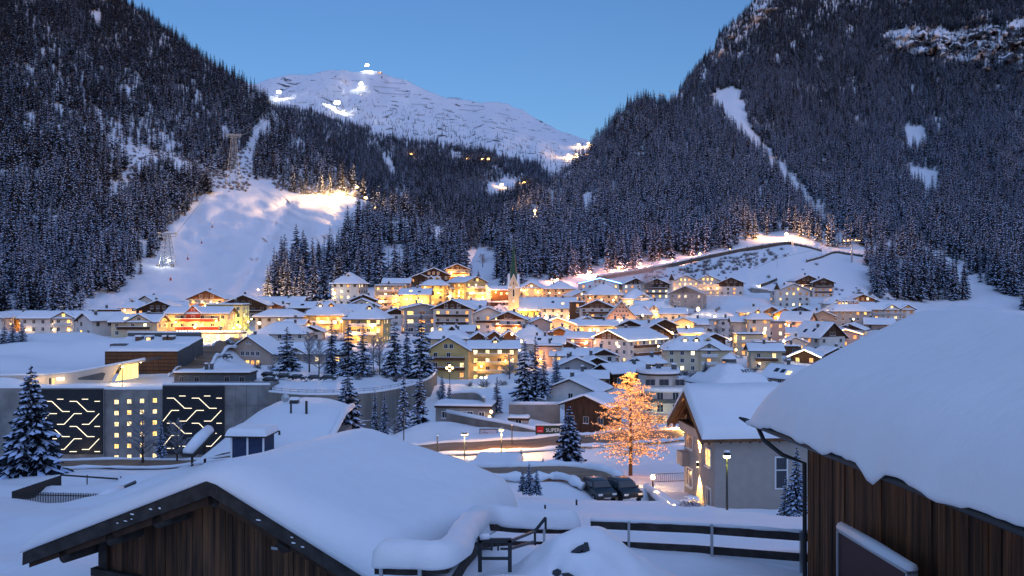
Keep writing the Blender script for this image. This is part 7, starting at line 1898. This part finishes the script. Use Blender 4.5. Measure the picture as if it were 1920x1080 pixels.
# ------------------------------------------------------------------ cars
CARPAINT = M('dark_car_paint', (.012, .014, .018), .25, spec=.6); TYRE = M('tyre', (.015, .015, .015), .9); CHROME = M('chrome', (.5, .5, .5), .2, metal=1)
def car_meshes():
    prof = [(-2.2, .45), (-2.2, .85), (-2.05, 1.0), (-1.2, 1.12), (-.55, 1.62), (.3, 1.70), (1.4, 1.64), (2.0, 1.15), (2.2, 1.0), (2.2, .45)]   # y (front negative), z
    b = MB(); sec = [(-.92, 0), (-.90, .03), (.90, .03), (.92, 0)]
    def wid(z): return .92 if z < 1.1 else .92 - (z - 1.1) * .38
    v = []; n = len(prof)
    for sg in (-1, 1):
        for y, z in prof: v.append((sg * wid(z), y, z))
    f = [tuple(range(n)), tuple(range(2 * n - 1, n - 1, -1))] + [(i + n, (i + 1) % n + n, (i + 1) % n, i) for i in range(n)]
    b.add(v, f); body = b.mesh('car_body', [CARPAINT], True)
    bm = bmesh.new(); bm.from_mesh(body); bmesh.ops.bevel(bm, geom=[e for e in bm.edges], offset=.07, segments=2, profile=.6, affect='EDGES')
    for fc in bm.faces: fc.smooth = True
    bm.to_mesh(body); bm.free()
    g = MB(); g.add([(-.74, -1.13, 1.17), (.74, -1.13, 1.17), (.66, -.58, 1.60), (-.66, -.58, 1.60)], [(0, 1, 2, 3)]); wind = MB()
    wind.v = [(x, y - .02, z + .02) for x, y, z in g.v]; wind.f = list(g.f); wind.m = [0]; wind = wind.mesh('windscreen', [GLASS])
    sides = MB()
    for sg in (-1, 1): sides.add([(sg * .915, -.95, 1.16), (sg * .915, 1.45, 1.18), (sg * .735, 1.2, 1.58), (sg * .72, -.45, 1.60)], [(0, 1, 2, 3) if sg > 0 else (3, 2, 1, 0)])
    sides = sides.mesh('side_glass', [GLASS])
    wh = MB(); wh.tube([(-.11, 0, 0), (.11, 0, 0)], .36, 16, 0); wh.tube([(-.125, 0, 0), (.125, 0, 0)], .2, 10, 1); wh = wh.mesh('wheel', [TYRE, CHROME])
    hl = MB(); hl.box(-.2, .2, -.03, .03, -.08, .08); hl = hl.mesh('headlight', [FRAMEW]); gr = MB(); gr.box(-.45, .45, -.03, .02, -.12, .12); gr.box(-.3, .3, -.045, -.03, -.2, -.14, 1); gr = gr.mesh('grille', [METAL, FRAMEW])
    mi = MB(); mi.box(-.1, .1, -.07, .07, -.07, .07); mi = mi.mesh('mirror', [CARPAINT])
    sn = MB()
    def patch(x0, x1, y0, y1, z0, z1): 
        xs = np.linspace(x0, x1, 7); ys = np.linspace(y0, y1, 5); vv = []
        for y in ys:
            for x in xs: d = min(x - x0, x1 - x, y - y0, y1 - y); vv.append((x, y, z0 + (z1 - z0) * (y - y0) / (y1 - y0) + .012 + .07 * edge_t(d, .2)))
        sn.add(vv, [(j * 7 + i, j * 7 + i + 1, (j + 1) * 7 + i + 1, (j + 1) * 7 + i) for j in range(4) for i in range(6)])
    patch(-.68, .68, -.5, 1.35, 1.63, 1.65); patch(-.8, .8, -2.0, -1.22, 1.01, 1.12)
    sn = sn.mesh('car_snow', [SNOW])
    return body, wind, sides, wh, hl, gr, mi, sn
CM = car_meshes()
def car(label, p, rz, snow=True, group=None):
    o = thing('parked_car', label, 'car', p, rz, group); o.scale = (.93, .93, .93)
    obj('body', CM[0], o); obj('windscreen', CM[1], o); obj('side_glass', CM[2], o)
    for sx in (-1, 1):
        for y in (-1.35, 1.35): obj('wheel', CM[3], o, (sx * .84, y, .36))
        obj('headlight', CM[4], o, (sx * .62, -2.2, .8)); obj('mirror', CM[6], o, (sx * 1.02, -.75, 1.15))
    obj('grille', CM[5], o, (0, -2.21, .68))
    if snow: obj('roof_snow', CM[7], o)
    return o
car('dark parked car left of two by the garden wall', at(1121, 934, 71), R(16), False)
car('dark parked car right of two by the garden wall', at(1168, 934, 71), R(16), False)
for i, (px, Y, rz) in enumerate(((505, 240, 80), (535, 238, 85), (560, 236, 75), (592, 237, 88), (618, 236, 82), (508, 232, 84))):
    x = (px - 960) / F * Y; car('snow dusted dark car on the plateau, ' + ('first in the rear row', 'second from left', 'third from left', 'fourth from left', 'rightmost of the row', 'leftmost in the front row')[i], (x, Y, gz(x, Y) + .3), R(rz), True, 'cars parked on the plateau')
for lb, px, Y in (('snow covered car on road edge by the tan gabled house', 431, 288), ('snow heaped white car below tan gabled house', 427, 268)):
    x = (px - 960) / F * Y; car(lb, (x, Y, gz(x, Y) + .4), R(40), True)

# ------------------------------------------------------------------ left middle ground: domed snow roof house, blue shed, enclosure, beams
def dome_house():
    s = 84 / F; o = thing('domed_house', 'low house under a smooth domed snow roof with vent pipes', 'house', at(520, 862, 84))
    nr_, nc_ = 26, 40; v = []
    for j in range(nr_):
        for i in range(nc_):
            u, t = i / (nc_ - 1), j / (nr_ - 1)             # u left-right, t front-back
            px = 360 + (613 - 360) * u; x = (px - 520) * s; y = -1 + 15 * t
            crest = (1 - (abs(u - .62) / .75) ** 2.2) * 4.6
            zz = -.4 + crest * (.35 + .65 * math.sin(min(1, t * 1.25) * math.pi / 2)) * edge_t(u * 8, 3)
            if u > .9: zz -= 0
            v.append((x, y, zz + .08 * nz(x * .4, y * .4, 2)))
    MB().add(v, [(j * nc_ + i, j * nc_ + i + 1, (j + 1) * nc_ + i + 1, (j + 1) * nc_ + i) for j in range(nr_ - 1) for i in range(nc_ - 1)]).build('roof_snow', SNOWN, o, True)
    xr = (613 - 520) * s
    MB().box(-3.5, xr - .1, -.6, 13.6, -3, 1.2).build('wall', WALLS['concrete'], o)
    m = MB(); m.tube([(xr - .05, -1, 0.6), (xr + .05, 3, 2.2), (xr + .05, 8, 3.3), (xr - .05, 13.8, 3.3)], [.30, .34, .34, .3], 10); m.build('edge_snow', SNOWN, o, True)
    for px, y, z, h, r_ in ((516, 6, 3.6, .9, .10), (547, 6, 3.7, 1.1, .13), (516, 1.5, 1.9, .6, .10)):
        MB().tube([((px - 520) * s, y, z - .6), ((px - 520) * s, y, z + h)], r_, 10).build('vent_pipe', METAL, o)
    m = MB(); m.box((498 - 520) * s, (515 - 520) * s, 9, 9.8, 3.3, 4.5, 0); m.box((498 - 520) * s, (515 - 520) * s, 9, 9.8, 4.5, 4.75, 1); m.build('roof_box', [METAL, SNOWN], o)
    m = MB(); m.tube([((480 - 520) * s, 11, 3.6), ((480 - 520) * s, 10.9, 4.6)], .05, 6); m.tube([((480 - 520) * s, 10.8, 4.5), ((480 - 520) * s, 10.6, 4.52)], [.45, .05], 12); m.build('satellite_dish', STEEL, o)
    o2 = thing('blue_shed', 'small blue shed with flat snow roof before the domed house', 'shed', at(464, 862, 78), R(-4)); s2 = 78 / F
    bl = M('blue_boards', (.03, .045, .10), .7, var=.3, scale=2); w = 32 * s2
    MB().box(-w, w, 0, 2.6, -1.5, 2.0).build('wall', bl, o2)
    for x in (-w, -.05, w - .12): MB().box(x - .02, x + .14, -.06, -.002, -.8, 2.0).build('corner_trim', FRAMEW, o2)
    MB().box(-w - .3, w + .3, -.5, 3.0, 2.003, 2.14).build('roof', TRIM, o2)
    loft(o2, 'roof_snow', dense(-w - .34, w + .34, 12, .4), dense(-.54, 3.04, 8, .4), lambda x, y: ((x, y, 2.145 + .62 * edge_t(min(x + w + .34, w + .34 - x), .35) * edge_t(min(y + .54, 3.04 - y), .35) * (1 + .1 * nz(x, y, 1))), (x, y, 2.143)), SNOWN)
    # sloping snow covered stair cover left of the dome
    o3 = thing('stair_cover', 'slanting snow covered stair roof left of the domed house', 'stair', at(352, 858, 88)); off = Vector(o3.location)
    a = Vector((0, 0, .2)); c = at(392, 812, 92) - off
    MB().beam(a, c, 1.4, .3).build('deck', BEAM, o3); m = MB(); m.tube([a + Vector((0, 0, .35)), (a + c) / 2 + Vector((0, 0, .45)), c + Vector((0, 0, .35))], [.55, .62, .55], 12); m.build('deck_snow', SNOWN, o3, True)
    for t in (.2, .8): q = a.lerp(c, t); MB().beam(q, q - Vector((0, 0, 3.5)), .2, .2).build('post', BEAM, o3)
dome_house()
def enclosure():
    pts = [at(22, 938, 128), at(184, 942, 126), at(228, 928, 130), at(256, 915, 134), at(256, 912, 142), at(114, 905, 150), at(22, 938, 128)]
    o = thing('picket_enclosure', 'square dark picket fence enclosure half buried in snow at left', 'fence', pts[0]); off = Vector(pts[0])
    me = MB().box(-.065, .065, -.03, .03, -1.2, 1.25).mesh('picket', [BEAM])
    n = 0
    for a, c in ((pts[0], pts[1]), (pts[2], pts[3]), (pts[0], pts[5])):
        d = c - a; L = math.hypot(d.x, d.y); ang = math.atan2(d.y, d.x)
        for i in range(int(L / .26)):
            p = a.lerp(c, (i + .5) * .26 / L) - off; obj('picket', me, o, p + Vector((0, 0, .08 * nz(i * .7, n))), ang)
        m = MB(); m.beam(a - off + Vector((0, .06, .85)), c - off + Vector((0, .06, .85)), .06, .14); m.build('rail', BEAM, o); n += 1
    m = MB(); m.beam(pts[5] - off + Vector((0, 0, 1.3)), pts[4] - off + Vector((-3, 0, 1.2)), .12, .26); m.build('top_rail', BEAM, o)
    for t in (0, .36, .8): q = pts[5].lerp(pts[4], t) - off; MB().beam(q + Vector((0, 0, 1.5)), q - Vector((0, 0, 1)), .14, .14).build('post', BEAM, o)
    m = MB(); m.tube([pts[1] - off + Vector((0, 0, .5)), pts[1].lerp(pts[2], .5) - off + Vector((0, 0, .75)), pts[2] - off + Vector((0, 0, .9))], [.6, .8, .6], 10); m.build('drift', SNOWN, o, True)
enclosure()
# small shed roof behind the left barn
o = thing('snow_shed', 'small shed with flat snow slab roof right behind the left barn', 'shed', at(925, 900, 84), R(-8)); s = 84 / F
MB().box(-42 * s, 42 * s, 0, 4, -2, .9).build('wall', WALLS['slate'], o)
loft(o, 'roof_snow', dense(-45 * s, 45 * s, 14, .5), dense(-.4, 4.4, 8, .5), lambda x, y: ((x, y, 1.05 + .25 * (y / 4) + .6 * edge_t(min(x + 45 * s, 45 * s - x), .4) * edge_t(min(y + .4, 4.4 - y), .4)), (x, y, .92 + .25 * (y / 4))), SNOWN)
# thin posts poking out of the snow
for i, (px, py, Y, h) in enumerate(((1022, 927, 44, .45), (1081, 930, 46, .4), (820, 868, 138, 4.2), (960, 842, 150, 4.0), (757, 850, 150, 7.5))):
    o = thing('post', ('short dark post in the snow below the young spruces', 'short dark stake in the snow left of parked cars', 'thin pole beside the lower road left of street lamp', 'thin pole on the far edge of the lower road', 'dark utility pole before the curved wall')[i], 'post', (lambda p: (p.x, p.y, gz(p.x, p.y) - .05) if Y < 60 else p)(at(px, py, Y)))
    MB().tube([(0, 0, -1), (0, 0, h)], .05 if Y < 60 else .09, 8).build('shaft', METAL if Y > 60 else BEAM, o); MB().ball((0, 0, h + .02), .07 if Y < 60 else .12, 0, 1).build('cap', SNOW, o)
# person by the road
def person():
    x = (365 - 960) / F * 262; Y = 262.0; o = thing('person', 'person in pale jacket and dark trousers with red hood beside road bend', 'person', (x, Y, gz(x, Y) + .35))
    me = bpy.data.meshes.new('person_body')
    V = [(0, 0, .95), (0, 0, 1.2), (0, 0, 1.45), (0, 0, 1.56), (0, -.02, 1.70), (.11, 0, .9), (.13, -.04, .5), (.13, .02, .06), (.13, -.12, .03), (-.11, 0, .9), (-.13, .06, .5), (-.13, .08, .06), (-.13, -.06, .03), (.2, 0, 1.42), (.26, .02, 1.15), (.26, -.08, .9), (-.2, 0, 1.42), (-.26, .02, 1.15), (-.26, -.08, .9)]
    Ed = [(0, 1), (1, 2), (2, 3), (3, 4), (0, 5), (5, 6), (6, 7), (7, 8), (0, 9), (9, 10), (10, 11), (11, 12), (2, 13), (13, 14), (14, 15), (2, 16), (16, 17), (17, 18)]
    rad = [.17, .17, .17, .07, .11, .10, .075, .06, .05, .10, .075, .06, .05, .08, .065, .05, .08, .065, .05]
    me.from_pydata(V, Ed, []); me.materials.append(M('pale_jacket', (.55, .52, .5), .8)); b = obj('body', me, o)
    md = b.modifiers.new('skin', 'SKIN'); sv = me.skin_vertices[0].data
    for i, r_ in enumerate(rad): sv[i].radius = (r_, r_ * .8)
    sv[0].use_root = True; b.modifiers.new('sub', 'SUBSURF').levels = 1; b.modifiers['sub'].render_levels = 1
    m = MB(); m.ball((0, -.0, 1.74), (.15, .15, .15), 0, 2); m.build('hood', M('red_cloth', (.5, .02, .02), .8), o, True)
    m = MB(); m.tube([(.11, 0, .95), (.13, -.04, .5), (.13, .02, .08)], [.13, .095, .08], 8); m.tube([(-.11, 0, .95), (-.13, .06, .5), (-.13, .08, .08)], [.13, .095, .08], 8); m.build('trousers', M('dark_cloth', (.02, .02, .025), .8), o, True)
person()
